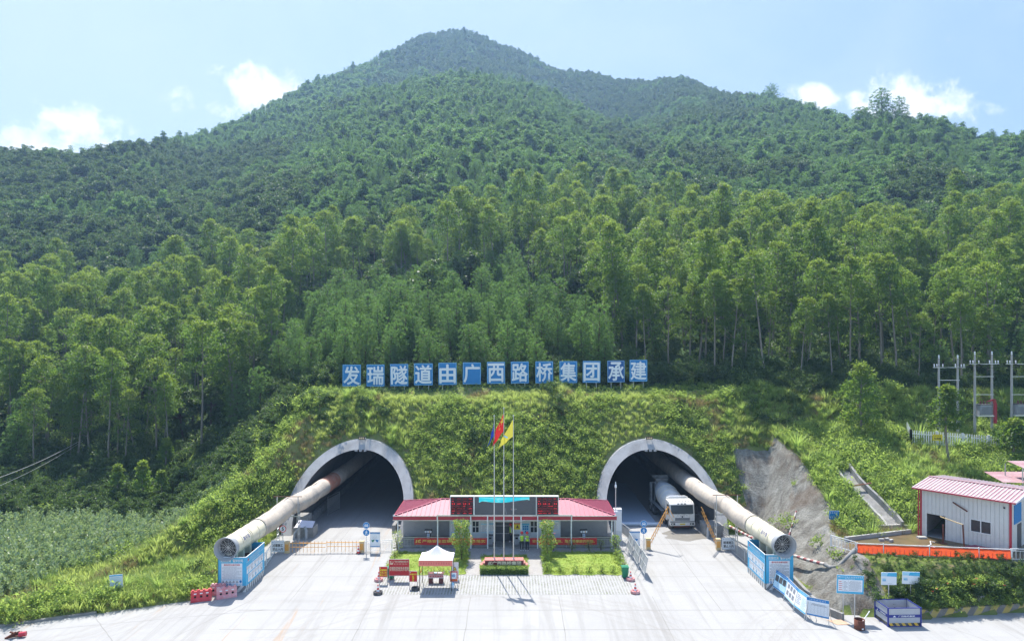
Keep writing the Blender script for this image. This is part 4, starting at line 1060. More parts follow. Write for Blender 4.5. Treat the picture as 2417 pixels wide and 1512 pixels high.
    def side(sx, show):
        Ms = Matrix.Translation((sx * w, 0 if sx > 0 else D, 0)) @ Matrix.Rotation(math.radians(90 if sx > 0 else -90), 4, 'Z')
        b = MB(); b.box(0.055, D, 0, .04, .45, H, M['skyblue'], Ms); b.box(0.055, D, 0, .04, 0, .45, M['st_grey_y'], Ms)
        if show:
            scribble(b, Ms, D * .2, D * .75, H - .27, .17, M['print']); scribble(b, Ms, D * .3, D * .72, H - .6, .13, M['print'])
            rect(b, Ms, .1, D - .1, H - .44, H - .42, M['print']); disc(b, Ms, D * .12, H - .3, .1, M['redink'], -.009)
            o_ = b.build('side_panel', h)
            b = MB(); rect(b, Ms, .15, D - .25, 1.35, H - .78, M['print']); rect(b, Ms, .45, D - .45, .62, 1.27, M['print'])
            for (xa, xb, za, zb) in ((.15, D - .25, 1.35, H - .78), (.45, D - .45, .62, 1.27)):
                for q in range(5):
                    xx = xa + (xb - xa) * q / 5; lines(b, Ms, xx + .06, xx + (xb - xa) / 5 - .05, (za + zb) / 2, zb - .03, 4, M['ink'])
                    poly(b, Ms, [(xx + .2 + _sr.uniform(0, .1), za + .06), (xx + .42, za + .05), (xx + .5, za + .2), (xx + .36, (za + zb) / 2 - .02), (xx + .24, za + .26)], [M['paleblue'], M['grey'], M['skyblue']][q % 3], -.01)
                    rect(b, Ms, xx - .006, xx + .006, za, zb, M['paleblue'], -.008)
            b.build('poster', o_)
        else: b.build('side_panel', h)
    side(1, mirror < 0); side(-1, mirror > 0)
    b = MB(); b.box(-w, w, D + .002, D + .042, 0, H, M['skyblue']); b.build('rear_panel', h)
    b = MB()
    for (p, q) in (((-w, -.01), (w, -.01)), ((-w - .012, .03), (-w - .012, D)), ((w + .012, .03), (w + .012, D))): b.bar((p[0], p[1], H + .02), (q[0], q[1], H + .02), .05, .04, M['print'])
    b.build('rim', h)
    b = MB()
    for yy in (.6, 1.6, 2.6, D - .4): b.box(-w + .15, w - .15, yy, yy + .18, 1.7, 2.15, M['rust'])
    for xx in (-.55, .45): b.box(xx, xx + .12, .3, D - .2, 1.95, 2.148, M['rust'])
    for xx in (-.8, .7):
        for yy in (.5, D - .5): b.box(xx, xx + .1, yy, yy + .1, 0, 1.7, M['rust'])
    b.build('fan_stand', h)
    return t
build_fan([(-22.26, 53.7, 3.45), (-21.95, 59.6, 3.4)], [(-21.95, 59.6, 3.4), (-21.4, 66, 3.75), (-20.5, 72, 3.75), (-19.8, 84, 3.9), (-19.7, 112, 3.9)], (-23.0, -20.8, 54.1, 58.1, 2.7), -1, 'beside the empty tunnel road')
build_fan([(21.4, 54.2, 3.55), (21.0, 60, 3.6)], [(21.0, 60, 3.6), (20.5, 66, 3.9), (19.5, 72.5, 3.95), (19.35, 84, 3.9), (19.2, 112, 3.9)], (20.0, 22.2, 54.6, 58.7, 2.75), 1, 'beside the mixer truck road')
# ------------------------------------------------------------------ gate building
def build_gatehouse():
    X0, X1, Y0, Y1 = -11.1, 9.78, 65.0, 71.0
    t = empty('gatehouse', (-.7, 67, 0), 0, 'long low gatehouse with red hipped metal roof and white posts between the tunnels', 'building')
    def wb(b, name, par=None):
        o = b.build(name, par or t)
        if par is None: o.matrix_parent_inverse = Matrix.Translation((.7, -67, 0))
        return o
    ez, rz = 3.12, 4.0; ra, rb, yr = -6.9, 5.55, 68.0
    b = MB()
    A, B, C, D = (X0, Y0, ez), (X1, Y0, ez), (X1, Y1, ez), (X0, Y1, ez); E_, F_ = (ra, yr, rz), (rb, yr, rz)
    b.add([A, B, F_, E_], [(0, 1, 2, 3)], M['roof']); b.add([B, C, F_], [(0, 1, 2)], M['roof']); b.add([C, D, E_, F_], [(0, 1, 2, 3)], M['roof']); b.add([D, A, E_], [(0, 1, 2)], M['roof'])
    x = X0 + .35
    while x < X1 - .2:      # standing seams
        top = min(1, (x - X0) / (ra - X0), (X1 - x) / (X1 - rb)); b.bar((x, Y0, ez + .02), (x, Y0 + (yr - Y0) * top, ez + (rz - ez) * top + .02), .07, .07, M['roof']); x += .42
    y = Y0 + .35
    while y < Y1 - .2:
        f = 1 - abs(y - yr) / (yr - Y0)
        b.bar((X0, y, ez + .02), (X0 + (ra - X0) * f, y, ez + (rz - ez) * f + .02), .06, .06, M['roof']); b.bar((X1, y, ez + .02), (X1 + (rb - X1) * f, y, ez + (rz - ez) * f + .02), .06, .06, M['roof']); y += .42
    for p, q in ((A, E_), (D, E_), (B, F_), (C, F_), (E_, F_)): b.bar(Vector(p) + Vector((0, 0, .05)), Vector(q) + Vector((0, 0, .05)), .16, .05, M['roof'])
    wb(b, 'roof')
    b = MB(); b.box(X0, X1, Y0 - .06, Y0, 2.76, 3.10, M['fascia']); b.box(X0 - .06, X0 - .001, Y0 - .06, Y1, 2.76, 3.10, M['fascia']); b.box(X1 + .001, X1 + .06, Y0 - .06, Y1, 2.76, 3.10, M['fascia'])
    for z in (2.70, 3.10): b.box(X0 - .08, X1 + .08, Y0 - .12, Y0 - .062, z, z + .055, M['steel'])
    wb(b, 'fascia')
    b = MB(); b.box(X0 + .1, X1 - .1, Y0 + .02, Y1 - .05, 2.66, 2.70, M['whitewall']); wb(b, 'ceiling')
    b = MB(); b.box(X0 - .1, X1 + .1, 65.3, 69.15, -.05, .1, M['concrete_dk']); wb(b, 'floor_slab')
    # walls of the middle rooms, with openings
    fx0, fx1, fy = -6.05, 4.7, 67.0
    def wall(name, segs, y, m=None):
        b = MB()
        for (a, c, z0, z1) in segs: b.box(a, c, y, y + .1, z0, z1, m or M['whitewall'])
        return wb(b, name)
    wall('front_wall', [(fx0, -3.87, .1, 2.66), (-3.87, -3.18, .1, .97), (-3.87, -3.18, 2.14, 2.66), (-3.18, -1.6, .1, 2.66), (-1.6, .07, 2.02, 2.66), (.07, 1.75, .1, 2.66), (1.75, 2.5, .1, .97), (1.75, 2.5, 2.14, 2.66), (2.5, fx1, .1, 2.66)], fy)
    M['backwall'] = pm('shaded_back_wall', (.34, .345, .35), .8, var=.1, dirt=(.24, .24, .24), dirt_amt=.4)  # darker than the other walls: veranda shade painted into the colour
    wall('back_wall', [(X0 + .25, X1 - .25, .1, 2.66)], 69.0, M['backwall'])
    for x in (fx0, fx1 - .1): b = MB(); b.box(x, x + .1, fy + .1, 69.0, .1, 2.66, M['whitewall']); wb(b, 'side_wall')
    for wx0, wx1 in ((-3.87, -3.18), (1.75, 2.5)):
        b = MB()
        for z in (.97, 1.54, 2.09): b.box(wx0, wx1, fy - .03, fy + .05, z, z + .05, M['white'])
        for x in (wx0, (wx0 + wx1) / 2 - .025, wx1 - .05): b.box(x, x + .05, fy - .032, fy + .052, .97, 2.14, M['white'])
        w = wb(b, 'window'); b = MB(); b.box(wx0 + .05, wx1 - .05, fy + .06, fy + .07, 1.0, 2.1, M['glass']); o = b.build('pane', w)
    b = MB(); b.box(-1.66, -1.6, fy - .03, fy + .1, .1, 2.08, M['steel']); b.box(.07, .13, fy - .03, fy + .1, .1, 2.08, M['steel']); b.box(-1.6, .07, fy - .03, fy + .1, 2.02, 2.08, M['steel'])
    d = wb(b, 'door'); b = MB()
    b.box(-1.59, .06, fy + .3, fy + .34, .1, 2.02, M['dgrey']); b.box(-1.59, .06, fy + .28, fy + .298, 1.55, 1.6, M['grey']); b.box(-1.59, .06, fy + .28, fy + .298, .8, .85, M['grey']); b.build('door_leaf', d)
    for x in (-10.75, -7.0, -3.87, -2.29, .85, 2.41, 5.58, 9.4):
        b = MB(); b.box(x - .055, x + .055, 65.12, 65.23, 0, 2.76, M['white']); 
        if -8 < x < 7: b.box(x - .05, x + .05, 64.86, 64.93, 2.62, 3.25, M['white'])
        wb(b, 'post')
    b = MB(); b.box(-7.1, 5.7, 64.84, 64.93, 3.17, 3.25, M['steel']); wb(b, 'sign_rail')
    I = lambda x, z, y=fy: at(x, y, z)
    # name plate and posters fixed to the wall
    b = MB(); b.box(-1.32, -.2, fy - .05, fy - .005, 2.12, 2.42, M['skyblue']); b.text('值班室', M['print'], I(-.76, 2.27, fy - .056), .22, .9); wb(b, 'name_plate')
    def poster(x0, x1, z0, z1, bg, head, kind):
        b = MB(); b.box(x0, x1, fy - .03, fy - .004, z0, z1, bg); Mx = at(x0, fy - .03, z0); w, h = x1 - x0, z1 - z0
        if head: rect(b, Mx, 0, w, h * .88, h, head); rect(b, Mx, 0, w, 0, h * .06, head)
        if kind == 'text': lines(b, Mx, w * .1, w * .9, h * .1, h * .84, 8, M['ink'])
        if kind == 'grid':
            for i in range(3):
                for j in range(3):
                    if (i, j) != (0, 0): rect(b, Mx, w * (.1 + .28 * i), w * (.1 + .28 * i + .22), h * (.08 + .26 * j), h * (.08 + .26 * j + .19), M['blue'])
        if kind == 'warn':
            rect(b, Mx, 0, w, h * .82, h, M['redink']); poly(b, Mx, [(w * .3, h * .2), (w * .45, h * .2), (w * .55, h * .5), (w * .65, h * .2), (w * .8, h * .2), (w * .56, h * .75)], M['rust']); disc(b, Mx, w * .55, h * .3, .05, M['blackink'])
        return wb(b, 'poster')
    poster(-3.0, -2.36, 1.0, 1.88, M['print'], M['paleblue'], 'text'); poster(-2.2, -1.7, 1.05, 1.9, M['print'], M['skyblue'], 'text')
    poster(.19, .8, 1.3, 1.92, M['yellow'], None, 'warn'); poster(.98, 1.66, .95, 1.88, M['paleblue'], M['skyblue'], 'grid')
    poster(-5.9, -5.2, 1.0, 2.0, M['print'], M['paleblue'], 'text'); poster(-5.0, -4.0, 2.05, 2.25, M['blue'], None, ''); poster(2.7, 3.8, 2.1, 2.3, M['blue'], None, ''); poster(3.75, 4.5, 1.2, 2.15, M['print'], M['paleblue'], 'text')
    # red headed display strips on the back wall of the two verandas
    for (xa, xb) in ((-9.9, -6.3), (4.95, 9.2)):
        b = MB(); b.box(xa, xb, 68.9, 68.995, 2.15, 2.5, M['print']); b.box(xa, xa + .5, 68.89, 68.899, 2.1, 2.55, M['red']); b.box(xb - .5, xb, 68.89, 68.899, 2.1, 2.55, M['red']); scribble(b, at(0, 68.88, 0), xb - .45, xb - .02, 2.33, .2, M['print']); scribble(b, at(0, 68.88, 0), xa + .05, xa + .46, 2.33, .2, M['print']); wb(b, 'display_strip')
    for x in (X0 + .05, X1 - .1):
        b = MB(); b.tube([(x, 64.9, 3.2), (x, 64.6, 3.28)], .07, M['white'], 8); b.bar((x, 64.95, 3.1), (x, 64.75, 3.24), .04, .04, M['white']); wb(b, 'camera')
    return t
build_gatehouse()

def build_led():
    y = 64.9
    for nm, x0, x1, lab in (('led_board', -5.75, -3.62, 'dark LED board of red lettering on the roof edge, nearer the empty tunnel'), ('led_screen', -3.5, -.62 + 2.85, 'wide grey LED screen with a blue landscape picture, middle of the roof edge'), ('led_board', 2.33, 4.32, 'dark LED board of red lettering on the roof edge, nearer the mixer truck')):
        t = empty(nm, ((x0 + x1) / 2, y, 3.26), 0, lab, 'display board'); w = (x1 - x0) / 2; H = 1.68
        b = MB(); b.box(-w, w, .0, .22, 0, H, M['dgrey']); b.build('cabinet', t)
        b = MB()
        b.box(-w - .045, w + .045, -.06, .26, H + .002, H + .08, M['white'])
        for s in (-1, 1): b.box(s * (w + .03) - .03, s * (w + .03) + .03, -.05, .24, -.04, H, M['white'])
        b.box(-w, w, -.03, .2, -.06, -.002, M['steel']); b.build('frame', t)
        Mx = Matrix()
        if nm == 'led_board':
            b = MB(); rect(b, Mx, -w + .03, w - .03, .03, H - .03, M['ledred'], -.004)
            for j, z in enumerate((.14, .36, .58, .80, 1.02, 1.26, 1.5)):
                for i in range(4):
                    xa = -w + .1 + i * (2 * w / 4); m_ = M['led'] if (j in (0, 4) or (i + j) % 4 == 1) else M['led_dim']
                    hh = .14 if j == 4 else .09
                    scribble(b, Mx, xa, xa + _sr.uniform(.22, .46), z, hh, m_, -.008)
            for i in (1, 2, 3): rect(b, Mx, -w + i * w / 2 - .004, -w + i * w / 2 + .004, .25, 1.2, M['led_dim'], -.007)
            b.build('screen', t)
        else:
            b = MB(); rect(b, Mx, -w + .04, w - .04, .03, H - .03, M['screen'], -.004)
            sx = lambda f: -w + .4 + f * (2 * w - 1.0)
            pts = [(sx(0), H - .03), (sx(0), H - .55)] + [(sx(f), H - .47 + .12 * math.sin(f * 5.2 + 2.4) + .1 * f) for f in np.linspace(.06, .97, 22)] + [(sx(1), H - .33), (sx(1), H - .03)]
            poly(b, Mx, pts, M['picture'], -.008)
            poly(b, Mx, [(.06, .06), (.16, .06), (.03, .62), (-.02, .62)], M['ink'], -.008)
            rect(b, Mx, .48, .56, .5, .56, M['redink'], -.008); scribble(b, Mx, .58, 1.05, .53, .08, M['print']); scribble(b, Mx, .6, 1.0, .42, .05, M['print'])
            b.build('screen', t)
build_led()

# railings ---------------------------------------------------------------------------------------
def railing(name, label, p, q, z, h, mat, cat='railing', step=.14, group=None, post=2.0):
    p = Vector((*p, z)); q = Vector((*q, z)); L = (q - p).length; rz = math.atan2(q.y - p.y, q.x - p.x)
    t = empty(name, p, rz, label, cat, group)
    b = MB(); b.bar((0, 0, h), (L, 0, h), .05, .05, mat); b.bar((0, 0, h * .92 - .08), (L, 0, h * .92 - .08), .03, .03, mat); b.bar((0, 0, .12), (L, 0, .12), .04, .04, mat); b.build('rail', t)
    b = MB(); x = step
    while x < L - .02: b.bar((x, 0, .1), (x, 0, h * .9 - .06), .022, .022, mat); x += step
    b.build('bars', t)
    n = max(1, round(L / post))
    for i in range(n + 1): b = MB(); b.box(L * i / n - .03, L * i / n + .03, -.03, .03, 0, h + .02, mat); b.build('post', t)
    return t
railing('railing', 'grey steel railing along the gatehouse front beside the banner about strict supervision', (-10.7, 65.3), (-2.3, 65.3), 0.1, .92, M['steel'])
railing('railing', 'grey steel railing along the gatehouse front behind the two workers', (.9, 65.3), (9.35, 65.3), 0.1, .92, M['steel'])
railing('railing', 'short white railing between the yellow gate and the gatehouse', (-13.6, 64.1), (-11.2, 64.6), 0, 1.0, M['white'])
railing('railing', 'short white railing between the gatehouse and the raised gate arm', (9.9, 65.0), (12.5, 65.1), 0, 1.0, M['white'])
railing('railing', 'solid looking grey rail running back into the tunnel behind the membrane', (12.0, 66.0), (10.6, 72.6), 0, 1.05, M['grey'], step=.08)
railing('railing', 'white railing from the blue box to the pale no entry board by the empty tunnel', (-21.2, 58.6), (-21.9, 63.9), 0, 1.2, M['white'], step=.5)
railing('railing', 'grey railing behind the blue box on the mixer truck side', (20.6, 59.2), (20.3, 66.5), 0, 1.25, M['steel'], step=.25)
railing('railing', 'light mesh panel standing inside the empty tunnel beside the kerb', (-20.6, 77.4), (-20.0, 80.2), 0, 2.0, M['steel'], step=.1)

def banner(label, x0, x1, z0, z1, y, txt, emblem):
    t = empty('banner', ((x0 + x1) / 2, y, z0), 0, label, 'banner'); w = (x1 - x0) / 2; h = z1 - z0
    b = MB(); n = 40; V = []
    for i in range(n + 1):
        for z in (0, h / 2, h): V.append((-w + 2 * w * i / n, .012 * math.sin(i * 1.3) + (.02 * math.sin(i * .7) if z == 0 else 0), z + .012 * math.sin(i * .5)))
    b.add(V, [(i * 3 + k, i * 3 + 3 + k, i * 3 + 4 + k, i * 3 + 1 + k) for i in range(n) for k in (0, 1)], M['banner'], True); b.build('cloth', t)
    b = MB(); Mx = at(0, -.045, 0)
    xs = -w + (.75 if emblem else .25)
    b.text(txt, M['gold'], at((xs + w - .2) / 2, -.045, h * .56), h * .48, w - .2 - xs, bold=.02)
    scribble(b, Mx, 0, w * .8, h * .14, .06, M['gold'])
    if emblem:
        cx = -w + .38; poly(b, Mx, [(cx - .26, h * .35), (cx - .1, h * .35), (cx - .1, h * .85), (cx - .2, h * .7), (cx - .2, h * .5), (cx - .26, h * .5)], M['gold']); poly(b, Mx, [(cx - .02, h * .35), (cx + .26, h * .35), (cx + .26, h * .48), (cx + .1, h * .48), (cx + .1, h * .6), (cx + .26, h * .72), (cx + .2, h * .85), (cx - .02, h * .72)], M['gold']); scribble(b, Mx, cx - .28, cx + .3, h * .18, .06, M['gold'])
    b.build('lettering', t)
banner('red cloth banner with gold writing on the railing beside the fuller flowering bush', -9.2, -2.3, .36, .99, 65.18, '严格安全监察，强化责任落实', True)
banner('red cloth banner with gold writing on the railing behind the slimmer flowering bush', 1.68, 8.0, .36, .99, 65.18, '安全是生命的细胞，隐患是事故的胚胎。', False)
def bin_(loc, label):
    t = empty('litter_bin', loc, 0, label, 'litter bin')
    b = MB(); b.box(-.22, .22, -.18, .18, 0, .78, M['grey']); b.box(-.25, .25, -.21, .21, .781, .85, M['dgrey']); b.build('body', t); b = MB(); b.box(-.12, .12, -.2, -.182, .5, .66, M['black']); b.build('opening', t)
bin_((-2.08, 66.4, .1), 'grey litter bin by the gatehouse door, on the side of the paper posters')
bin_((.45, 66.4, .1), 'grey litter bin by the gatehouse door, under the yellow poster')
def lectern(loc, label):
    t = empty('lectern', loc, 0, label, 'lectern')
    b = MB(); b.box(-.2, .2, -.14, .14, 0, 1.0, M['black']); b.box(-.14, .14, -.15, -.141, .05, .95, M['print']); b.text('隧道安全体验', M['blue'], at(0, -.158, .5), .8, .16) if False else None
    for i, ch in enumerate('疫情防控'): b.text(ch, M['blue'], at(0, -.158, .83 - i * .22), .15)
    b.build('stand', t)
    b = MB(); b.box(-.36, .36, -.2, .2, 1.001, 1.28, M['black']); rect(b, Matrix(), -.33, .33, 1.03, 1.25, M['print'], -.206); disc(b, Matrix(), -.14, 1.14, .07, M['blackink'], -.21); disc(b, Matrix(), -.14, 1.14, .04, M['print'], -.213); disc(b, Matrix(), .14, 1.14, .07, M['barrier'], -.21); b.build('top', t)
lectern((-8.05, 66.6, .1), 'white topped black info pillar in the veranda nearer the empty tunnel'); lectern((6.9, 66.6, .1), 'white topped black info pillar in the veranda nearer the mixer truck')

# ------------------------------------------------------------------ front garden
def build_garden():
    def sheet(name, x0, x1, y0, y1, z, m):
        b = MB(); b.add([(x0, y0, z), (x1, y0, z), (x1, y1, z), (x0, y1, z)], [(0, 1, 2, 3)], m); b.build(name, kind='structure')
    b = MB(); b.add([(-10.8, 53.6, .004), (9.7, 53.6, .004), (9.7, 57.95, .004), (-10.8, 57.95, .004)], [(0, 1, 2, 3)], M['paver']); b.build('block_pavement', kind='structure')
    b = MB()
    for x0, x1 in ((-3.95, -2.75), (1.45, 2.7)): b.add([(x0, 57.95, .012), (x1, 57.95, .012), (x1, 64.2, .012), (x0, 64.2, .012)], [(0, 1, 2, 3)], M['brick'])
    b.add([(-11, 64.2, .008), (9.9, 64.2, .008), (9.9, 65.3, .008), (-11, 65.3, .008)], [(0, 1, 2, 3)], M['brick']); b.build('path', kind='structure')
    b = MB()
    for x0, x1, y0, y1 in ((-10.9, -3.95, 58, 64.15), (2.7, 9.7, 58, 64.15), (-2.7, 1.4, 59.7, 63.2)):
        n = 16; V = []; Fs = []
        for i in range(n + 1):
            for j in range(n + 1):
                x = x0 + (x1 - x0) * i / n; y = y0 + (y1 - y0) * j / n
                if i in (0, n): x += .12 * math.sin(y * 3.1 + i) + .07 * math.sin(y * 7)
                if j in (0, n): y += .12 * math.sin(x * 2.7 + j) + .08 * math.sin(x * 6.3)
                e = min(i, j, n - i, n - j); V.append((x, y, .02 + .10 * min(1, e / 2)))
        b.add(V, [(i * (n + 1) + j, (i + 1) * (n + 1) + j, (i + 1) * (n + 1) + j + 1, i * (n + 1) + j + 1) for i in range(n) for j in range(n)], M['lawnsoil'], True)
    b.build('lawn', kind='structure')
    C = col_of('lawnblade', [blades_mesh('lb', 500 + i, [M['lawn']], 22, .09, .12, .8, .02) for i in range(2)])
    pts = []
    for x0, x1, y0, y1 in ((-10.9, -3.95, 58, 64.15), (2.7, 9.7, 58, 64.15), (-2.7, 1.4, 59.7, 63.2)):
        X, Y = jitter(x0, x1, y0, y1, .21); pts.append(np.stack([X, Y, np.full(len(X), .1)], -1))
    pts = np.concatenate(pts); n = len(pts); s = RNG.uniform(.6, 1.25, n) * (1 + .5 * (fbm(pts[:, 0] / 1.3, pts[:, 1] / 1.3, 40, 3)))
    scatter('lawn_grass', C, pts, s, RNG.integers(0, 2, n), RNG.uniform(0, 6.28, n))
build_garden()
def bush(name, label, cat, loc, h, r, n, mat, flowers=0, seed=0, l=.16, w=.09, taper=.6, group=None, stems=3):
    rng = np.random.default_rng(seed); lv = Leaves(); tb = MB()
    for s in range(stems):
        a = rng.uniform(0, 6.28); tb.tube([(0, 0, 0), (math.cos(a) * r * .2, math.sin(a) * r * .2, h * .5), (math.cos(a) * r * .5, math.sin(a) * r * .5, h * .9)], [.035, .025, .01], M['bark_p'], 4)
    z = rng.uniform(.08, 1, n) ** .8; rr = r * np.sqrt(rng.uniform(.05, 1, n)) * (taper + (1 - taper) * np.sin(np.pi * np.minimum(1, z * .95))) * (1 + .25 * np.sin(z * 13 + seed)); a = rng.uniform(0, 6.28, n)
    c = np.stack([np.cos(a) * rr, np.sin(a) * rr, z * h], -1)
    lv.add(c, unit(rng.normal(size=(n, 3)) + np.stack([np.cos(a), np.sin(a), np.full(n, .6)], -1)), rng.uniform(.7, 1.3, n) * l, rng.uniform(.7, 1.2, n) * w, 0)
    t = empty(name, loc, rng.uniform(0, 6), label, cat, group)
    link(bpy.data.objects.new('foliage', lv.mesh('foliage', [mat])), t); tb.build('stem', t)
    for q in range(flowers):
        f = MB(); zz = rng.uniform(.35, 1.0); aa = rng.uniform(0, 6.28); R_ = r * (taper + (1 - taper) * math.sin(math.pi * min(1, zz * .95))) * 1.0
        cx = Vector((math.cos(aa) * R_, math.sin(aa) * R_, zz * h))
        for k in range(5):
            e = 6.28 * k / 5; d1 = Vector((math.cos(e), math.sin(e), .4)) * .085; d2 = Vector((math.cos(e + .7), math.sin(e + .7), .5)) * .075; f.add([cx, cx + d1, cx + d1 + d2 * .5, cx + d2], [(0, 1, 2, 3)], M['flower'])
        f.build('flower', t)
    return t
bush('flowering_bush', 'full rounded bush with many red flowers, before the banner about strict supervision', 'bush', (-4.5, 61.8, 0), 3.5, .85, 2100, M['weed'], 22, 1)
bush('flowering_bush', 'slim upright bush with few red flowers, beside the brick path near the workers', 'bush', (3.15, 62.0, 0), 3.45, .68, 1500, M['weed'], 9, 2)
bush('corner_shrub', 'tall straggly shrub at the lawn corner near the white railing and yellow gate', 'shrub', (-10.5, 63.4, 0), 2.2, .5, 320, M['grass'], 0, 3, .14, .06)
bush('corner_shrub', 'leafy shrub at the lawn corner below the camera pole', 'shrub', (9.5, 63.6, 0), 1.7, .45, 420, M['weed'], 0, 4, .14, .07)
for i, (x, y, h, r, lab) in enumerate(((2.9, 60.6, .9, .42, 'rounded shrub on the lawn edge just below the slim flowering bush'), (3.0, 58.8, .8, .42, 'dark rounded shrub at the front lawn corner beside the brick path'))):
    bush('lawn_shrub', lab, 'shrub', (x, y, 0), h, r, 380, M['weed'], 0, 10 + i, .12, .07)
for i, x in enumerate((4.1, 5.35, 6.5, 7.55, 8.5)):
    bush('lawn_shrub', 'small twiggy shrub in the row along the front edge of the sunny lawn', 'shrub', (x, 58.45, .05), .55, .28, 150, M['weed'], 0, 20 + i, .11, .06, group='small shrubs along the front edge of the lawn')
for i, y in enumerate((59.2, 60.6, 62.0)):
    bush('edge_shrub', 'straggly shrub in the row between the lawn and the leaning panels', 'shrub', (9.55 - .05 * i, y, .05), .8, .36, 240, M['weed'], 0, 30 + i, .13, .07, group='shrubs along the lawn beside the leaning panels')
for i, (x, y) in enumerate(((-10.2, 59.4), (-10.4, 61.4))):
    bush('edge_shrub', 'thin sprig of a shrub on the lawn edge behind the red party sign', 'shrub', (x, y, .05), .9, .3, 110, M['grass'], 0, 40 + i, .13, .06, group='thin shrubs on the lawn edge behind the red sign')
for i, x in enumerate((3.9, 5.6, 7.2, 8.3)):
    bush('railing_plant', 'thin plant growing against the banner railing behind the sunny lawn', 'plant', (x, 64.6, 0), .95, .4, 110, M['grass'], 0, 50 + i, .15, .05, group='thin plants against the banner railing')
def hedge():
    t = empty('hedge', (-.68, 58.4, 0), 0, 'clipped box hedge in front of the maroon name plinth', 'hedge'); n = 4200; rng = np.random.default_rng(9)
    c = np.stack([rng.uniform(-2.07, 2.07, n), rng.uniform(-.38, .38, n), rng.uniform(.05, .56, n)], -1); k = rng.integers(0, 3, n)
    c[k == 0, 2] = .56 + rng.normal(0, .025, (k == 0).sum()); c[k == 1, 1] = -.38 + rng.normal(0, .025, (k == 1).sum())
    lv = Leaves(); lv.add(c, unit(rng.normal(size=(n, 3)) + np.array([0, -.3, .7])), rng.uniform(.05, .10, n), rng.uniform(.03, .06, n), 0)
    link(bpy.data.objects.new('foliage', lv.mesh('foliage', [M['weed']])), t)
    b = MB(); b.box(-2.0, 2.0, -.33, .33, 0, .5, M['soil']); b.build('twig_core', t)
hedge()
def plinth():
    t = empty('name_plinth', (-.68, 59.2, 0), 0, 'stepped maroon stone plinth with cream company lettering under the three flagpoles', 'plinth')
    b = MB(); b.box(-1.6, 1.6, -.36, .36, 0, .9, M['terracotta_dk']); b.box(-1.66, 1.66, -.4, .4, .901, .97, M['terracotta'])
    for s in (-1, 1): b.box(min(s * 1.601, s * 1.82), max(s * 1.601, s * 1.82), -.36, .36, 0, .72, M['terracotta']); b.box(min(s * 1.821, s * 2.02), max(s * 1.821, s * 2.02), -.36, .36, 0, .54, M['terracotta'])
    b.build('base', t)
    b = MB(); b.text('广西路桥集团', M['cream'], at(.22, -.372, .70), .36, 2.45, bold=.035)
    Mx = at(-1.2, -.37, .70); poly(b, Mx, [(-.17, -.16), (-.02, -.16), (-.02, .19), (-.12, .08), (-.12, -.02), (-.17, -.02)], M['cream']); poly(b, Mx, [(.02, -.16), (.17, -.16), (.17, -.03), (.1, -.03), (.1, .05), (.17, .12), (.1, .19), (.02, .1)], M['cream']); b.build('lettering', t)
plinth()
def flag(label, loc, corners, m, n=14, stars=False):
    """corners: hoist top, hoist bottom, fly bottom, fly top in local XYZ"""
    t = empty('flag', loc, 0, label, 'flag'); A, B, C, D = [Vector(c) for c in corners]
    def pt(u, v):   # u along fly, v down hoist
        p = A.lerp(D, u).lerp(B.lerp(C, u), v); w = .09 * math.sin(u * 7 + v * 2.5) * (.3 + u); return p + Vector((w * .4, w - .16 * u, .04 * math.sin(u * 9)))
    b = MB(); k = n + 1
    b.add([pt(i / n, j / n) for i in range(k) for j in range(k)], [(i * k + j, (i + 1) * k + j, (i + 1) * k + j + 1, i * k + j + 1) for i in range(n) for j in range(n)], m, True); b.build('cloth', t)
    if stars:
        b = MB()
        for (cu, cv, r) in ((.17, .27, .30), (.36, .10, .10), (.43, .24, .10), (.43, .43, .10), (.35, .55, .10)):
            V = []
            for q in range(10):
                a = math.pi / 2 + q * math.pi / 5; rr = r if q % 2 == 0 else r * .4; V.append(pt(cu + math.cos(a) * rr * .55, cv - math.sin(a) * rr * .75) + Vector((0, -.03, 0)))
            c = pt(cu, cv) + Vector((0, -.03, 0)); b.add([c] + V, [(0, 1 + q, 1 + (q + 1) % 10) for q in range(10)], M['yellow'])
        b.build('star_pattern', t)
    return t
for x, z, lab in ((-1.52, 13.1, 'slim steel flagpole with the blue flag'), (-.70, 13.75, 'tallest slim steel flagpole, with the red flag'), (.12, 13.1, 'slim steel flagpole with the yellow flag')):
    t = empty('flagpole', (x, 59.2, .97), 0, lab, 'flagpole'); H = z - .97
    b = MB(); b.tube([(0, 0, 0), (0, 0, H * .35), (0, 0, H)], [.055, .05, .03], M['steel'], 10); b.build('pole', t); b = MB(); b.lathe([(.0, H + .16), (.06, H + .1), (.07, H + .05), (.0, H)], M['steel'], 10); b.build('finial', t); b = MB(); b.lathe([(.12, 0.001), (.12, .03), (.06, .05)], M['steel'], 10); b.build('foot_plate', t)
M['flagblue'] = leaf_mat('blue_flag_cloth', (.01, .04, .30), (.012, .05, .34), (.02, .08, .45), .3); M['flagred'] = leaf_mat('red_flag_cloth', (.55, .012, .015), (.6, .015, .02), (.7, .03, .02), .3); M['flagyellow'] = leaf_mat('yellow_flag_cloth', (.72, .62, .05), (.75, .66, .06), (.8, .7, .1), .3)
flag('drooping dark blue flag on the first pole of the three', (-1.55, 59.2, 12.6), ((0, 0, .0), (0, 0, -1.15), (-.62, .1, -2.15), (-.25, .05, -1.2)), M['flagblue'])
flag('red national flag with yellow stars on the tallest flagpole', (-.73, 59.2, 13.35), ((0, 0, 0), (0, 0, -1.5), (-.92, -.1, -2.75), (-.72, -.05, -1.55)), M['flagred'], stars=True)
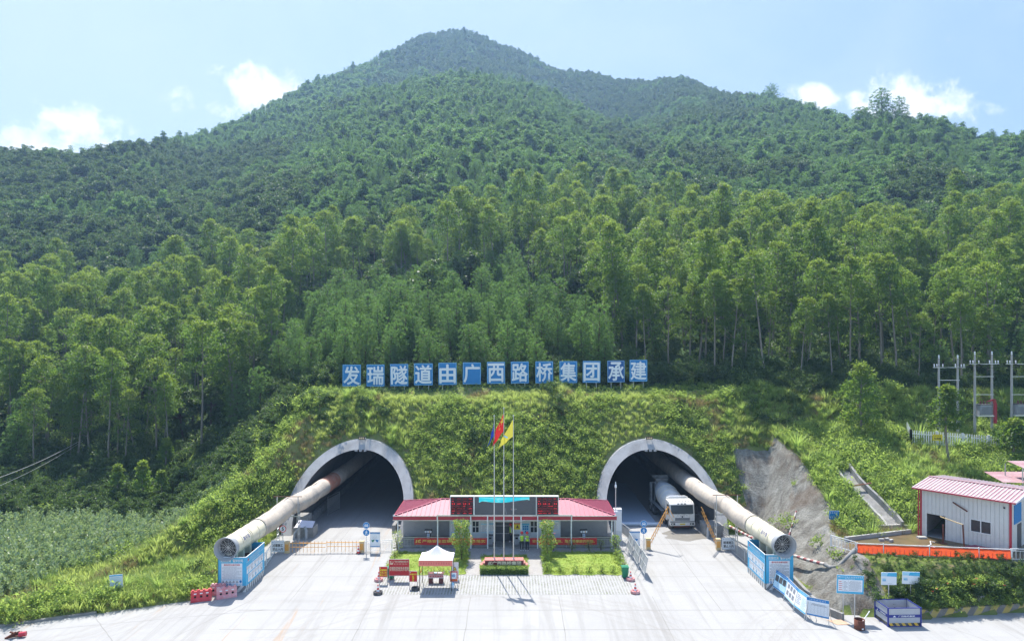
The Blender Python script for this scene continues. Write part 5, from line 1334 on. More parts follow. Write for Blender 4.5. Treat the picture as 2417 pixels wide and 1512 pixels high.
fy_ = flag('pale yellow flag on the pole nearer the two workers', (.09, 59.2, 12.85), ((0, 0, 0), (0, 0, -1.45), (-1.28, -.2, -2.45), (-1.05, -.1, -1.75)), M['flagyellow'])
b = MB(); Mx = at(-.62, -.30, -1.42, 0) @ Matrix.Rotation(math.radians(28), 4, 'Y'); rect(b, Mx, -.18, .02, -.06, .06, M['paleblue']); disc(b, Mx, .1, 0, .08, M['paleblue']); b.build('emblem', fy_)

# ------------------------------------------------------------------ things on the block paving
def tent():
    t = empty('canopy_tent', (-6.0, 55.3, 0), 0, 'pale folding canopy tent with faded red valance on thin black legs', 'tent'); hx, hy, ez = 1.32, 1.0, 2.42
    for sx in (-1, 1):
        for sy in (-1, 1): b = MB(); b.bar((sx * (hx - .06), sy * (hy - .06), 0), (sx * (hx - .06), sy * (hy - .06), ez), .045, .045, M['black']); b.build('leg', t)
    b = MB(); n = 12; V = []; Fs = []
    ring = [(-hx + 2 * hx * i / n, -hy) for i in range(n)] + [(hx, -hy + 2 * hy * i / n) for i in range(n)] + [(hx - 2 * hx * i / n, hy) for i in range(n)] + [(-hx, hy - 2 * hy * i / n) for i in range(n)]
    m = len(ring)
    for k in range(7):
        f = k / 6
        for (x, y) in ring:
            dia = min(abs(abs(x) / hx - abs(y) / hy), 1); sag = (1 - abs(abs(x) / hx - abs(y) / hy)) * 0
            z = ez + .88 * (f ** 1.55) - .10 * dia * math.sin(math.pi * min(1, f + .12)) * (1 - f)
            V.append((x * (1 - f), y * (1 - f), z))
    for k in range(6): Fs += [(k * m + i, k * m + (i + 1) % m, (k + 1) * m + (i + 1) % m, (k + 1) * m + i) for i in range(m)]
    b.add(V, Fs, M['tent'], True); b.build('roof', t)
    b = MB(); b.add([(x * 1.004, y * 1.006, z + .01 * math.sin(i * 1.9)) for i, (x, y) in enumerate(ring) for z in (ez - .45, ez)], [(2 * i, (2 * i + 2) % (2 * m), (2 * i + 3) % (2 * m), 2 * i + 1) for i in range(m) if i < n or i >= 3 * n], M['pinkcloth']); b.add([(x * 1.002, y * 1.004, z) for x, y in ring for z in (ez - .2, ez)], [(2 * i, (2 * i + 2) % (2 * m), (2 * i + 3) % (2 * m), 2 * i + 1) for i in range(n, 3 * n)], M['tent'])
    scribble(b, at(0, -hy * 1.012, 0), -1.2, 1.2, ez - .24, .16, M['redink']); b.build('valance', t)
    b = MB()
    for y in (hy - .06,):
        for q in range(6):
            x = -hx + .1 + q * .42; b.bar((x, y, 1.0), (x + .21, y, 1.55), .03, .02, M['barrier']); b.bar((x + .21, y, 1.55), (x + .42, y, 1.0), .03, .02, M['barrier']); b.bar((x, y, .98), (x + .21, y, .5), .03, .02, M['steel']); b.bar((x + .21, y, .5), (x + .42, y, .98), .03, .02, M['steel'])
    b.build('scissor_truss', t)
tent()
def desk():
    t = empty('desk', (-6.17, 56.2, 0), 0, 'dark red desk with white lettered front under the canopy tent', 'desk')
    b = MB(); b.box(-.64, .64, -.28, .28, .74, .79, M['wood']); b.build('top', t)
    b = MB(); b.box(-.62, .62, -.27, -.22, .46, .738, M['print']); b.box(-.58, .58, -.28, -.272, .52, .7, M['red']); scribble(b, at(0, -.282, 0), -.55, .55, .61, .11, M['print']); b.build('front_panel', t)
    for s in (-1, 1): b = MB(); b.box(s * .42 - .17, s * .42 + .17, -.24, .24, 0, .458, M['wood']); b.build('pedestal', t)
    b = MB(); b.box(-.14, .08, -.14, .1, .791, .83, M['paleblue']); tag(b.build('document_box', loc=(-6.17, 56.2, 0)), 'pale document box lying on the dark red desk', 'box')
    b = MB(); b.box(.14, .44, -.12, .1, .791, .80, M['print'], Matrix.Rotation(.15, 4, 'Z')); tag(b.build('paper_sheet', loc=(-6.17, 56.2, 0)), 'white paper sheet lying on the dark red desk', 'paper')
desk()
def stand_sign(name, label, x0, x1, y, z0, z1, bg, content, cat='sign', frame=None, rz=0, lean=0):
    w = (x1 - x0) / 2; t = empty(name, ((x0 + x1) / 2, y, 0), rz, label, cat); fr = frame or M['steel']
    b = MB(); b.box(-w, w, 0, .03, z0, z1, bg); content(b, w, z0, z1); b.build('panel', t)
    for s in (-1, 1): b = MB(); b.bar((s * w, .02, 0), (s * w, .02, z1 + .02), .03, .03, fr); b.bar((s * w, .02, z1 * .6), (s * w, .38, 0), .025, .025, fr); b.build('leg', t)
    b = MB(); b.bar((-w, .02, z1 + .015), (w, .02, z1 + .015), .03, .03, fr); b.bar((-w, .02, z0 - .015), (w, .02, z0 - .015), .03, .03, fr); b.build('frame_rail', t)
    return t
def c_party(b, w, z0, z1):
    h = z1 - z0; b.text('广西长长路桥建设有限公司', M['cream'], at(w * .2, -.008, z1 - .17), .15, w * 1.45); scribble(b, Matrix(), -w * .5, w * .92, z1 - .36, .1, M['cream'])
    b.text('疫情防控党员示范岗', M['cream'], at(0, -.008, z0 + h * .42), .34, w * 1.9)
    cx, cz = -w * .78, z1 - .24
    V = [(cx + .17 * math.cos(a), cz + .17 * math.sin(a)) for a in np.linspace(-2.5, 1.5, 14)] + [(cx + .03 + .11 * math.cos(a), cz + .04 + .11 * math.sin(a)) for a in np.linspace(1.5, -2.5, 14)]
    for i in range(13): poly(b, Matrix(), [V[i], V[i + 1], V[26 - i], V[27 - i]], M['cream'], -.008)
    poly(b, Matrix(), [(cx - .12, cz + .04), (cx - .04, cz + .12), (cx + .02, cz + .07), (cx - .07, cz - .01)], M['cream'], -.009); poly(b, Matrix(), [(cx - .04, cz + .05), (cx, cz + .01), (cx + .15, cz - .15), (cx + .11, cz - .18)], M['cream'], -.0095)
stand_sign('sign_board', 'wide crimson board with party emblem and cream slogan on the grass block paving', -10.04, -8.4, 56.5, .47, 1.78, M['red'], c_party)
def c_noentry(b, w, z0, z1):
    for i, s in enumerate(('疫情期间', '无关人员', '禁止入内')): b.text(s, M['yellow'], at(0, -.008, z1 - .26 - i * .2), .16, w * 1.75, bold=.03)
    disc(b, Matrix(), -w * .7, z1 - .08, .04, M['yellow'], -.008, 8)
stand_sign('sign_board', 'small red board with three rows of yellow characters beside the wide crimson board', -10.72, -10.08, 55.9, .57, 1.38, M['banner'], c_noentry)
def c_monitor(b, w, z0, z1):
    b.text('疫情防控', M['yellow'], at(0, -.008, z1 - .22), .12, w * 1.7, bold=.03)
    for i, s in enumerate('监测点'): b.text(s, M['yellow'], at(.0, -.008, z1 - .4 - i * .17), .145, bold=.03)
    disc(b, Matrix(), -w * .75, z1 - .08, .035, M['print'], -.008, 8)
stand_sign('sign_board', 'narrow red board with a vertical yellow word, just left of the canopy tent leg', -8.14, -7.54, 54.9, .55, 1.35, M['banner'], c_monitor)
def c_code(b, w, z0, z1):
    rect(b, Matrix(), -w * .75, w * .75, z0 + .2, z1 - .1, M['print'], -.007); disc(b, Matrix(), 0, (z0 + z1) / 2 + .05, .13, M['blue'], -.01, 18, .085); disc(b, Matrix(), 0, (z0 + z1) / 2 + .05, .06, M['blue'], -.01); disc(b, Matrix(), w * .55, z0 + .28, .03, M['green'], -.01, 8); scribble(b, Matrix(), -w * .9, w * .95, z0 + .11, .09, M['yellow']); disc(b, Matrix(), -w * .85, z1 - .06, .03, M['yellow'], -.008, 8)
stand_sign('sign_board', 'red framed white board with a blue ring emblem at the canopy tent corner', -4.94, -4.34, 55.1, .49, 1.3, M['banner'], c_code)
def c_warn(b, w, z0, z1):
    cz = z0 + .5; poly(b, Matrix(), [(-w * .72, cz - .02), (w * .72, cz - .02), (0, cz + .38)], M['blackink'], -.007); poly(b, Matrix(), [(-w * .5, cz + .03), (w * .5, cz + .03), (0, cz + .29)], M['yellow'], -.009); poly(b, Matrix(), [(-.1, cz + .05), (.1, cz + .05), (.03, cz + .15), (-.04, cz + .12)], M['blackink'], -.011)
    rect(b, Matrix(), -w * .75, w * .75, z0 + .12, z0 + .32, M['blackink'], -.007); scribble(b, Matrix(), -w * .7, w * .72, z0 + .22, .13, M['print'], -.01)
stand_sign('warning_sign', 'white warning board with a black and yellow triangle behind the ring emblem board', -4.97, -4.4, 56.8, .25, 1.42, M['print'], c_warn)
b = MB(); b.lathe([(0, 0), (.13, .0), (.14, .3), (.0, .3)], M['print'], 14); t = b.build('water_jug', loc=(-4.72, 54.9, 0)); tag(t, 'small pale water jug on the paving under the ring emblem board', 'jug'); b = MB(); b.lathe([(.141, .3), (.12, .42), (.05, .5), (0, .5)], M['paleblue'], 14); b.build('bottle', t)
t = empty('small_flag', (-7.35, 55.6, 0), 0, 'small pole with a rolled red and white flag beside the tent', 'flag'); b = MB(); b.bar((0, 0, 0), (.1, 0, 1.75), .025, .025, M['white']); b.build('pole', t); b = MB(); b.add([(.1, -.02, 1.6), (.085, -.05, 1.1), (-.04, -.06, .95), (.03, -.08, 1.25)], [(0, 1, 2, 3)], M['banner']); b.build('cloth', t)
# traffic cones standing in old tyres
def cone(loc, label):
    t = empty('traffic_cone', (loc[0], loc[1], .02), 0, label, 'traffic cone'); b = MB()
    b.box(-.19, .19, -.19, .19, 0, .04, M['rubber']); b.build('base', t); b = MB(); pr = [(.155, .041), (.03, .72), (0, .72)]
    b.lathe([(.155, .041), (.125, .2)], M['cone'], 14); b.lathe([(.125, .2), (.10, .34)], M['print'], 14); b.lathe([(.10, .34), (.075, .48)], M['cone'], 14); b.lathe([(.075, .48), (.055, .6)], M['print'], 14); b.lathe([(.055, .6), (.035, .72), (0, .72)], M['cone'], 14); b.build('cone_body', t)
def tyre(loc, label, m, r=.36):
    b = MB(); n = 20; pr = [(r - .16 + .0, .05), (r - .12, .0), (r - .02, .01), (r, .06), (r, .17), (r - .02, .22), (r - .12, .23), (r - .16, .18), (r - .17, .115), (r - .16, .05)]
    b.lathe(pr, m, 24); o = b.build('tyre', loc=(loc[0], loc[1], .0)); tag(o, label, 'tyre')
for (x, y, w, m) in ((-10.9, 56.6, 'behind the small red board', 'tyrered'), (-10.4, 53.7, 'below the red boards', 'rubber'), (9.72, 56.7, 'before the green bin and leaning panels', 'tyrered'), (9.6, 53.9, 'at the paving corner below the green bin', 'tyrered')):
    cone((x, y), 'red and white traffic cone in a tyre ' + w); tyre((x, y), ('red and white painted' if m == 'tyrered' else 'dusty black') + ' tyre around the cone ' + w, M[m])
tyre((-7.62, 54.6), 'dusty black tyre holding the narrow red board with a vertical word', M['rubber'], .33)
def wheelie(loc, label, rz=0):
    t = empty('wheelie_bin', loc, rz, label, 'wheelie bin'); b = MB()
    b.add([(-.2, -.22, .1), (.2, -.22, .1), (.2, .2, .1), (-.2, .2, .1), (-.27, -.3, .92), (.27, -.3, .92), (.27, .27, .92), (-.27, .27, .92)], [(3, 2, 1, 0), (0, 1, 5, 4), (1, 2, 6, 5), (2, 3, 7, 6), (3, 0, 4, 7), (4, 5, 6, 7)], M['green']); b.build('body', t)
    b = MB(); b.box(-.3, .3, -.33, .3, .921, .97, M['green']); b.box(-.22, .22, -.2, .18, .971, 1.0, M['green']); b.build('lid', t)
    b = MB(); b.tube([(-.3, .3, .93), (.3, .3, .93)], .025, M['green'], 6); b.build('handle', t)
    for s in (-1, 1): b = MB(); b.tube([(s * .2 - .03, .22, .1), (s * .2 + .03, .22, .1)], .1, M['rubber'], 12); b.build('wheel', t)
wheelie((9.35, 57.3, 0), 'green wheelie bin beside the cone at the sunny lawn corner'); wheelie((-10.0, 57.1, 0), 'green wheelie bin half hidden behind the small red board')
# display panels leaning along the lawn edge, seen from behind
for i, (ya, yb) in enumerate(((64.4, 62.0), (61.9, 59.5), (59.4, 57.0))):
    x = 10.6 + i * .12; L = ya - yb; t = empty('display_panel', (x, ya, 0), math.radians(-90), ('leaning grey display panel at the lawn edge nearest the gatehouse', 'middle leaning grey display panel along the lawn edge', 'leaning grey display panel at the lawn edge beside the green bin')[i], 'display panel')
    q = Matrix.Rotation(math.radians(-11), 4, 'X')
    b = MB(); b.box(0, L, 0, .04, .45, 1.75, M['grey'], q); b.box(.04, L - .04, .041, .06, .5, 1.7, M['print'], q); b.build('panel', t)
    b = MB()
    for z in (.43, 1.1, 1.76): b.bar(q @ Vector((0, -.02, z)), q @ Vector((L, -.02, z)), .035, .035, M['steel'])
    b.build('frame', t)
    for xx in (0, L / 2, L): b = MB(); b.bar(q @ Vector((xx, 0, 0)), q @ Vector((xx, 0, 1.78)), .035, .035, M['steel']); b.bar(q @ Vector((xx, 0, 1.5)), (xx, -.55, 0), .03, .03, M['steel']); b.build('leg', t)

# ------------------------------------------------------------------ gate barriers and road signs
def barrier(loc, length, rz_arm, label, flip, fold=False):
    t = empty('gate_barrier', loc, 0, label, 'gate barrier')
    b = MB(); b.box(-.2, .2, -.17, .17, 0, 1.0, M['beige']); b.box(-.22, .22, -.19, .19, 1.001, 1.06, M['beige']); b.box(-.17, .17, -.175, -.171, .25, .85, M['barrier']); b.build('cabinet', t)
    c, s = math.cos(rz_arm), math.sin(rz_arm); d = Vector((flip * c, 0, s)); o1 = Vector((flip * .2, -.05, .92)); o2 = Vector((flip * .2, -.05, .55))
    b = MB(); b.bar(o1, o1 + d * length, .08, .05, M['barrier']); b.build('boom', t)
    b = MB(); b.bar(o2, o2 + d * (length - .05), .045, .04, M['barrier']); b.build('lower_boom', t)
    k = int(length / .34)
    for i in range(k):
        p = o1 + d * (.3 + i * .34); b = MB(); b.bar(p + Vector((0, -.04, .18)), p + Vector((0, -.04, -.84 if rz_arm < .3 else -.62)), .035, .03, M['barrier']); b.build('picket', t)
    if fold:
        e = o1 + d * length; b = MB(); b.bar(e, e + Vector((.55 * flip, 0, -1.0)), .07, .05, M['barrier']); b.bar(e + Vector((-.1, 0, -.4)), e + Vector((.42 * flip, 0, -1.3)), .04, .04, M['barrier']); b.build('folded_tip', t)
barrier((-20.75, 63.9, 0), 3.4, 0, 'closed yellow picket barrier arm on the side of the speed limit sign', 1)
barrier((-13.9, 64.1, 0), 3.1, 0, 'closed yellow picket barrier arm on the side of the round blue signs', -1)
barrier((12.8, 65.0, 0), 3.5, math.radians(62), 'raised yellow picket barrier arm beside the blue signs by the mixer truck', 1, True)
barrier((19.3, 64.8, 0), 3.4, math.radians(66), 'raised yellow picket barrier arm beside the cabinet under the air duct', -1)
cone((-14.15, 63.7), 'red and white traffic cone standing beside the closed barrier cabinet')
def blue_signs(loc, z1, z2, label):
    t = empty('road_sign', loc, 0, label, 'road sign'); b = MB(); b.bar((0, .04, 0), (0, .04, z1 + .3), .05, .05, M['steel']); b.build('pole', t)
    b = MB(); disc(b, Matrix(), 0, z1, .31, M['print'], -.002); disc(b, Matrix(), 0, z1, .29, M['blue'], -.006); disc(b, Matrix(), 0, z1, .31, M['grey'], .008)
    poly(b, Matrix(), [(-.17, z1 - .1), (.17, z1 - .1), (.17, z1 + .02), (.11, z1 + .14), (-.11, z1 + .14), (-.17, z1 + .02)], M['print'], -.01); poly(b, Matrix(), [(-.12, z1 + .03), (.12, z1 + .03), (.08, z1 + .11), (-.08, z1 + .11)], M['blue'], -.013); disc(b, Matrix(), -.1, z1 - .04, .03, M['blue'], -.013, 8); disc(b, Matrix(), .1, z1 - .04, .03, M['blue'], -.013, 8); rect(b, Matrix(), -.15, -.09, z1 - .15, z1 - .1, M['print'], -.01); rect(b, Matrix(), .09, .15, z1 - .15, z1 - .1, M['print'], -.01); b.build('car_sign', t)
    b = MB(); disc(b, Matrix(), 0, z2, .31, M['print'], -.002); disc(b, Matrix(), 0, z2, .29, M['blue'], -.006); disc(b, Matrix(), 0, z2, .31, M['grey'], .008)
    disc(b, Matrix(), .01, z2 + .18, .04, M['print'], -.01, 8); poly(b, Matrix(), [(-.04, z2 - .02), (.05, z2 - .02), (.05, z2 + .12), (-.03, z2 + .12)], M['print'], -.01); poly(b, Matrix(), [(-.04, z2), (.01, z2), (-.07, z2 - .2), (-.13, z2 - .2)], M['print'], -.0105); poly(b, Matrix(), [(0, z2), (.05, z2), (.12, z2 - .2), (.06, z2 - .2)], M['print'], -.0105); poly(b, Matrix(), [(-.03, z2 + .12), (-.13, z2 + .02), (-.11, z2), (-.02, z2 + .08)], M['print'], -.0105); poly(b, Matrix(), [(.04, z2 + .12), (.14, z2 + .03), (.12, z2 + .01), (.04, z2 + .08)], M['print'], -.0105); b.build('pedestrian_sign', t)
blue_signs((-13.35, 63.4, 0), 2.67, 2.02, 'pole with round blue car and pedestrian signs beside the closed yellow gate'); blue_signs((12.3, 64.6, 0), 2.5, 1.86, 'pole with round blue car and pedestrian signs beside the raised yellow gate')
def c_fan(b, w, z0, z1):
    h = z1 - z0; rect(b, Matrix(), -w, w, z1 - .13, z1, M['blue'], -.007); rect(b, Matrix(), -w, w, z0, z0 + .07, M['blue'], -.007); scribble(b, Matrix(), -w * .9, w * .9, z1 - .065, .07, M['print'], -.01)
    cx, cz = 0, z0 + h * .52
    for a, m in ((math.radians(215), M['green']), (math.radians(325), M['blue'])): poly(b, Matrix(), [(cx, cz)] + [(cx + .34 * math.cos(a + q), cz + .34 * math.sin(a + q)) for q in np.linspace(-.38, .38, 7)], m, -.009)
    for a in (60, 90, 120, 150, 30): poly(b, Matrix(), [(cx, cz - .005), (cx + .3 * math.cos(math.radians(a)), cz + .3 * math.sin(math.radians(a))), (cx + .3 * math.cos(math.radians(a + 3)), cz + .3 * math.sin(math.radians(a + 3)))], M['ink'], -.009)
    disc(b, Matrix(), cx, cz, .05, M['print'], -.012, 10)
stand_sign('notice_board', 'pale board with green and blue fan diagram beside the closed yellow gate', -13.1, -12.2, 63.9, .55, 1.9, M['print'], c_fan, 'notice board'); stand_sign('notice_board', 'pale board with green and blue fan diagram before the railing by the camera pole', 10.95, 11.95, 64.7, .45, 1.75, M['print'], c_fan, 'notice board')
def c_forbid(b, w, z0, z1):
    b.text('隧道施工', M['blackink'], at(0, -.008, z1 - .42), .26, w * 1.6, bold=.02); b.text('禁止入内', M['blackink'], at(0, -.008, z1 - .76), .26, w * 1.6, bold=.02); rect(b, Matrix(), -w * .9, -w * .8, z1 - .18, z1 - .08, M['blue'], -.008); scribble(b, Matrix(), -w * .7, w * .9, z1 - .13, .06, M['ink'])
    scribble(b, Matrix(), 0, w * .9, z0 + .08, .06, M['ink'])
stand_sign('forbid_sign', 'pale board forbidding entry, between the yellow barrier cabinet and the box under the fan', -22.2, -21.0, 63.8, .12, 1.15, M['print'], c_forbid); stand_sign('forbid_sign', 'pale board forbidding entry, beside the raised barrier cabinet on the truck side', 19.6, 20.75, 64.5, .15, 1.2, M['print'], c_forbid)
t = empty('speed_sign', (-21.6, 65.2, 0), 0, 'round white speed limit five sign with red rim under the duct', 'road sign'); b = MB(); disc(b, Matrix(), 0, 1.85, .34, M['redink'], -.004, 24); disc(b, Matrix(), 0, 1.85, .26, M['print'], -.008, 24); disc(b, Matrix(), 0, 1.85, .34, M['grey'], .004, 24); b.text('5', M['blackink'], at(0, -.012, 1.85), .32, bold=.03); b.build('disc', t); b = MB(); b.bar((0, .03, 0), (0, .03, 2.15), .05, .05, M['steel']); b.build('pole', t)
def wbar(loc, rz, label, m, L=1.45):
    t = empty('water_barrier', loc, rz, label, 'water barrier'); b = MB(); w = L / 2
    prof = [(-.22, 0), (.22, 0), (.22, .12), (.14, .3), (.12, .78), (-.12, .78), (-.14, .3), (-.22, .12)]
    n = 8; V = [(x, y, z) for x in (-w, w) for y, z in prof]; b.add(V, [tuple(reversed(range(8))), tuple(range(8, 16))] + [(i, (i + 1) % 8, 8 + (i + 1) % 8, 8 + i) for i in range(8)], m)
    for q in range(4): b.box(-w + .06 + q * (L - .3) / 3, -w + .24 + q * (L - .3) / 3, -.1, .1, .781, .87, m)
    b.build('body', t)
    for q in range(3):
        b = MB(); x = (q - 1) * L * .29; disc(b, at(x, -.155, .38), 0, 0, .085, M['black'], -.004, 14); disc(b, at(x, -.155, .38), 0, 0, .105, m, -.002, 14); b.build('hole', t)
        b = MB(); b.box(x - .09, x + .09, -.13, -.124, .56, .64, M['print']); b.build('reflector', t)
M['wb_red'] = pm('red_plastic', (.55, .04, .05), .5, var=.15, dirt=(.5, .3, .28), dirt_amt=.4); M['wb_pink'] = pm('faded_pink_plastic', (.62, .24, .26), .6, var=.25, dirt=(.62, .50, .48), dirt_amt=.8, dscale=1.6)
wbar((-23.5, 52.35, 0), math.radians(20), 'bright red water filled road barrier at the grass edge', M['wb_red']); wbar((-21.85, 53.0, 0), math.radians(26), 'faded pink water filled road barrier in front of the blue hoarding box', M['wb_pink']); wbar((-22.75, 53.6, 0), math.radians(5), 'pink water filled road barrier half hidden between two others', M['wb_pink'], 1.1)
# ------------------------------------------------------------------ concrete mixer truck (front faces -Y)
def mixer_truck():
    t = empty('mixer_truck', (17.55, 71.3, 0), math.radians(3), 'dusty white concrete mixer truck driving out of the tunnel', 'truck')
    W = 1.28; wm = M['truck'] = pm('dusty_white_truck_paint', (.62, .61, .58), .5, var=.1, scale=1.5, dirt=(.40, .36, .30), dirt_amt=.65, dscale=1.1, streak=True)
    b = MB()   # cab: lower front, raked windscreen line, roof
    V = []
    prof = [(0.0, .55), (-.02, 1.15), (0.0, 1.62), (.22, 2.62), (.5, 2.82), (1.75, 2.88), (1.78, .75), (1.2, .75), (1.1, 1.02), (.45, 1.02), (.35, .6)]
    n = len(prof); V = [(-W, y, z) for y, z in prof] + [(W, y, z) for y, z in prof]
    b.add(V, [(i, i + 1, n + i + 1, n + i) for i in range(n - 1)] + [(n - 1, 0, n, 2 * n - 1)], wm)
    b.add(V, [(0, 1, 2, 3, 4, 5, 6, 7, 8, 9, 10)], wm); b.add(V, [tuple(reversed(range(n, 2 * n)))], wm)
    for i in range(8): x = -W + .22 + i * .3; b.box(x, x + .12, .55, 1.7, 2.84, 2.90, wm)
    b.build('cab', t)
    def face(y0, z0, y1, z1, x0, x1, m, name, off=.012, par=t):
        d = Vector((0, y1 - y0, z1 - z0)).normalized(); nn = Vector((0, -d.z, d.y)) * off
        b = MB(); b.add([Vector((x0, y0, z0)) + nn, Vector((x1, y0, z0)) + nn, Vector((x1, y1, z1)) + nn, Vector((x0, y1, z1)) + nn], [(0, 1, 2, 3)], m); return b.build(name, par)
    ws = face(.015, 1.69, .205, 2.55, -W + .12, W - .12, M['glass'], 'windshield')
    b = MB()
    for x in (-.55, .15, .75): b.bar((x - .3, -.02, 1.70), (x + .28, .0, 1.66), .02, .02, M['black'])
    b.build('wiper', ws)
    b = MB(); b.box(-.75, .75, -.05, -.022, 1.02, 1.3, M['dgrey'])
    for q in range(4): b.box(-.72, .72, -.058, -.052, 1.05 + q * .065, 1.075 + q * .065, M['grey'])
    b.build('grille', t)
    b = MB(); b.text('C A M C', M['dgrey'], at(0, -.03, 1.52), .075, 1.15); disc(b, at(0, -.022, 1.40), 0, 0, .09, M['dgrey'], -.006); b.build('lettering', t)
    b = MB(); b.box(-W - .01, W + .01, -.09, .02, .5, .86, wm); b.box(-W, W, -.05, -.024, .861, .93, M['black']); bp = b.build('bumper', t)
    for s in (-1, 1):
        b = MB(); b.box(s * .98 - .2, s * .98 + .2, -.115, -.092, .6, .78, M['glass']); b.box(s * .98 - .12, s * .98 + .02, -.125, -.116, .63, .75, M['steel']); b.build('headlight', t)
    b = MB(); b.box(-.28, .28, -.11, -.092, .6, .74, M['yellow']); scribble(b, at(0, -.112, 0), -.25, .27, .67, .09, M['blackink']); b.build('licence_plate', t)
    b = MB(); b.box(-.8, .8, -.04, .5, .33, .5, M['rust']); b.build('under_guard', t)
    for s in (-1, 1):
        b = MB(); b.bar((s * W, .25, 2.5), (s * (W + .28), .1, 2.42), .03, .03, M['black']); b.box(min(s * (W + .14), s * (W + .34)), max(s * (W + .14), s * (W + .34)), .02, .12, 1.68, 2.4, M['black']); b.build('mirror', t)
        b = MB(); X = s * (W + .006); b.add([(X, .25, 1.7), (X, 1.15, 1.7), (X, 1.15, 2.5), (X, .42, 2.5)], [(0, 1, 2, 3)], M['glass']); b.build('side_window', t)
        b = MB(); b.box(min(X, X + s * .02), max(X, X + s * .02), .2, .23, 1.03, 2.6, M['grey']); b.box(min(X, X + s * .02), max(X, X + s * .02), 1.22, 1.25, 1.03, 2.6, M['grey']); b.box(min(X, X + s * .03), max(X, X + s * .03), 1.02, 1.16, 1.5, 1.54, M['black']); b.build('door_seam', t)
    b = MB()
    for x in (-.35, 0, .35): b.box(x - .1, x + .1, .2, .28, 2.64, 2.72, M['dgrey'])
    b.build('marker_light', t)
    b = MB(); b.box(-.5, .5, .4, 9.3, .72, .98, M['rust']); b.box(-1.2, 1.2, 2.2, 9.2, .98, 1.06, M['dgrey']); b.build('chassis', t)
    for s in (-1, 1): b = MB(); b.box(min(s * .85, s * 1.25), max(s * .85, s * 1.25), 3.6, 9.1, 1.12, 1.18, M['grey']); b.box(min(s * 1.2, s * 1.25), max(s * 1.2, s * 1.25), 2.0, 3.5, .5, 1.0, M['dgrey']); b.build('fender', t)
    for y in (.78, 2.6, 6.6, 7.95):
        for s in (-1, 1):
            Mw = Matrix.Translation((s * 1.06, y, .52)) @ Matrix.Rotation(math.radians(90), 4, 'Y'); d = .3 if y > 3 else .16
            b = MB(); b.lathe([(.3, -d), (.47, -d), (.52, -d + .05), (.52, d - .05), (.47, d), (.3, d)], M['rubber'], 20, Mw); w = empty('wheel'); w.parent = t
            o = b.build('tyre', w); b = MB(); b.lathe([(.3, -d + .03), (.12, -d + .08), (0, -d + .08)], M['grey'], 14, Mw); b.lathe([(.3, d - .03), (.12, d - .08), (0, d - .08)], M['grey'], 14, Mw); b.build('rim', w)
    # drum, tipped up towards the rear
    a0 = Vector((0, 2.1, 1.75)); a1 = Vector((0, 8.3, 2.75)); z = (a1 - a0).normalized(); x = Vector((1, 0, 0)); y = z.cross(x)
    Md = Matrix(((*x, 0), (*y, 0), (*z, 0), (0, 0, 0, 1))).transposed(); Md.translation = a0
    b = MB(); b.lathe([(0, 0), (.55, .02), (.85, .5), (1.12, 1.4), (1.2, 2.4), (1.2, 3.6)], wm, 32, Md); b.lathe([(1.2, 3.6), (1.12, 4.4), (.85, 5.6), (.62, 6.3), (.5, 6.3)], M['whitewall'], 32, Md); dr = b.build('drum', t)
    b = MB()
    for l, r in ((3.58, 1.2), (2.3, 1.195), (1.3, 1.1)): b.lathe([(r, l), (r + .025, l + .01), (r + .025, l + .06), (r, l + .07)], M['cream_metal'], 32, Md, False)
    b.build('drum_band', dr)
    b = MB(); b.lathe([(.55, 6.1), (.75, 6.2), (.75, 6.35), (.5, 6.4)], M['grey'], 20, Md); b.build('drum_rim', dr)
    b = MB(); b.add([(-.75, 7.7, 3.75), (.75, 7.7, 3.75), (.95, 8.9, 3.9), (-.95, 8.9, 3.9), (-.35, 8.0, 2.9), (.35, 8.0, 2.9), (.35, 8.6, 2.9), (-.35, 8.6, 2.9)], [(0, 1, 5, 4), (1, 2, 6, 5), (2, 3, 7, 6), (3, 0, 4, 7)], M['concrete_dk']); b.build('hopper', t)
    b = MB()
    for s in (-1, 1): b.bar((s * .7, 8.3, 1.0), (s * .62, 8.5, 3.2), .1, .1, M['grey']); b.bar((s * .8, 2.15, 1.0), (s * .3, 2.15, 1.75), .1, .1, M['grey'])
    b.build('drum_support', t)
    b = MB()
    for yy in (6.9, 7.6): b.bar((-1.42, yy, 1.0), (-1.42, yy, 3.4), .05, .05, M['grey'])
    for q in range(6): b.bar((-1.42, 6.9, 1.3 + q * .4), (-1.42, 7.6, 1.3 + q * .4), .05, .04, M['grey'])
    b.bar((-1.42, 7.6, 3.3), (-.7, 7.7, 3.4), .04, .04, M['grey']); b.build('ladder', t)
    b = MB(); b.box(-1.15, 1.15, 1.84, 2.0, 2.5, 3.02, M['white']); b.tube([(-.9, 1.92, 3.05), (.9, 1.92, 3.05)], .09, M['white'], 8); b.build('water_tank', t)
mixer_truck()
# membrane sheet and roll on the road beside the truck
b = MB(); n = 18
b.add([(x, 73.3 + (94 - 73.3) * i / n, .03 + .012 * math.sin(i * 1.7 + x)) for i in range(n + 1) for x in (11.2, 12.8, 14.2, 15.45)], [(i * 4 + k, i * 4 + k + 1, i * 4 + 5 + k, i * 4 + 4 + k) for i in range(n) for k in range(3)], M['membrane'], True)
tag(b.build('membrane_sheet'), 'pale blue sheet laid over one lane inside the truck tunnel', 'sheet')
b = MB(); b.tube([(11.1, 73.0, .2), (13.2, 73.05, .19), (15.55, 72.95, .2)], .19, M['membrane'], 12); tag(b.build('membrane_roll'), 'rolled up pale blue membrane at the near end of the sheet', 'roll')
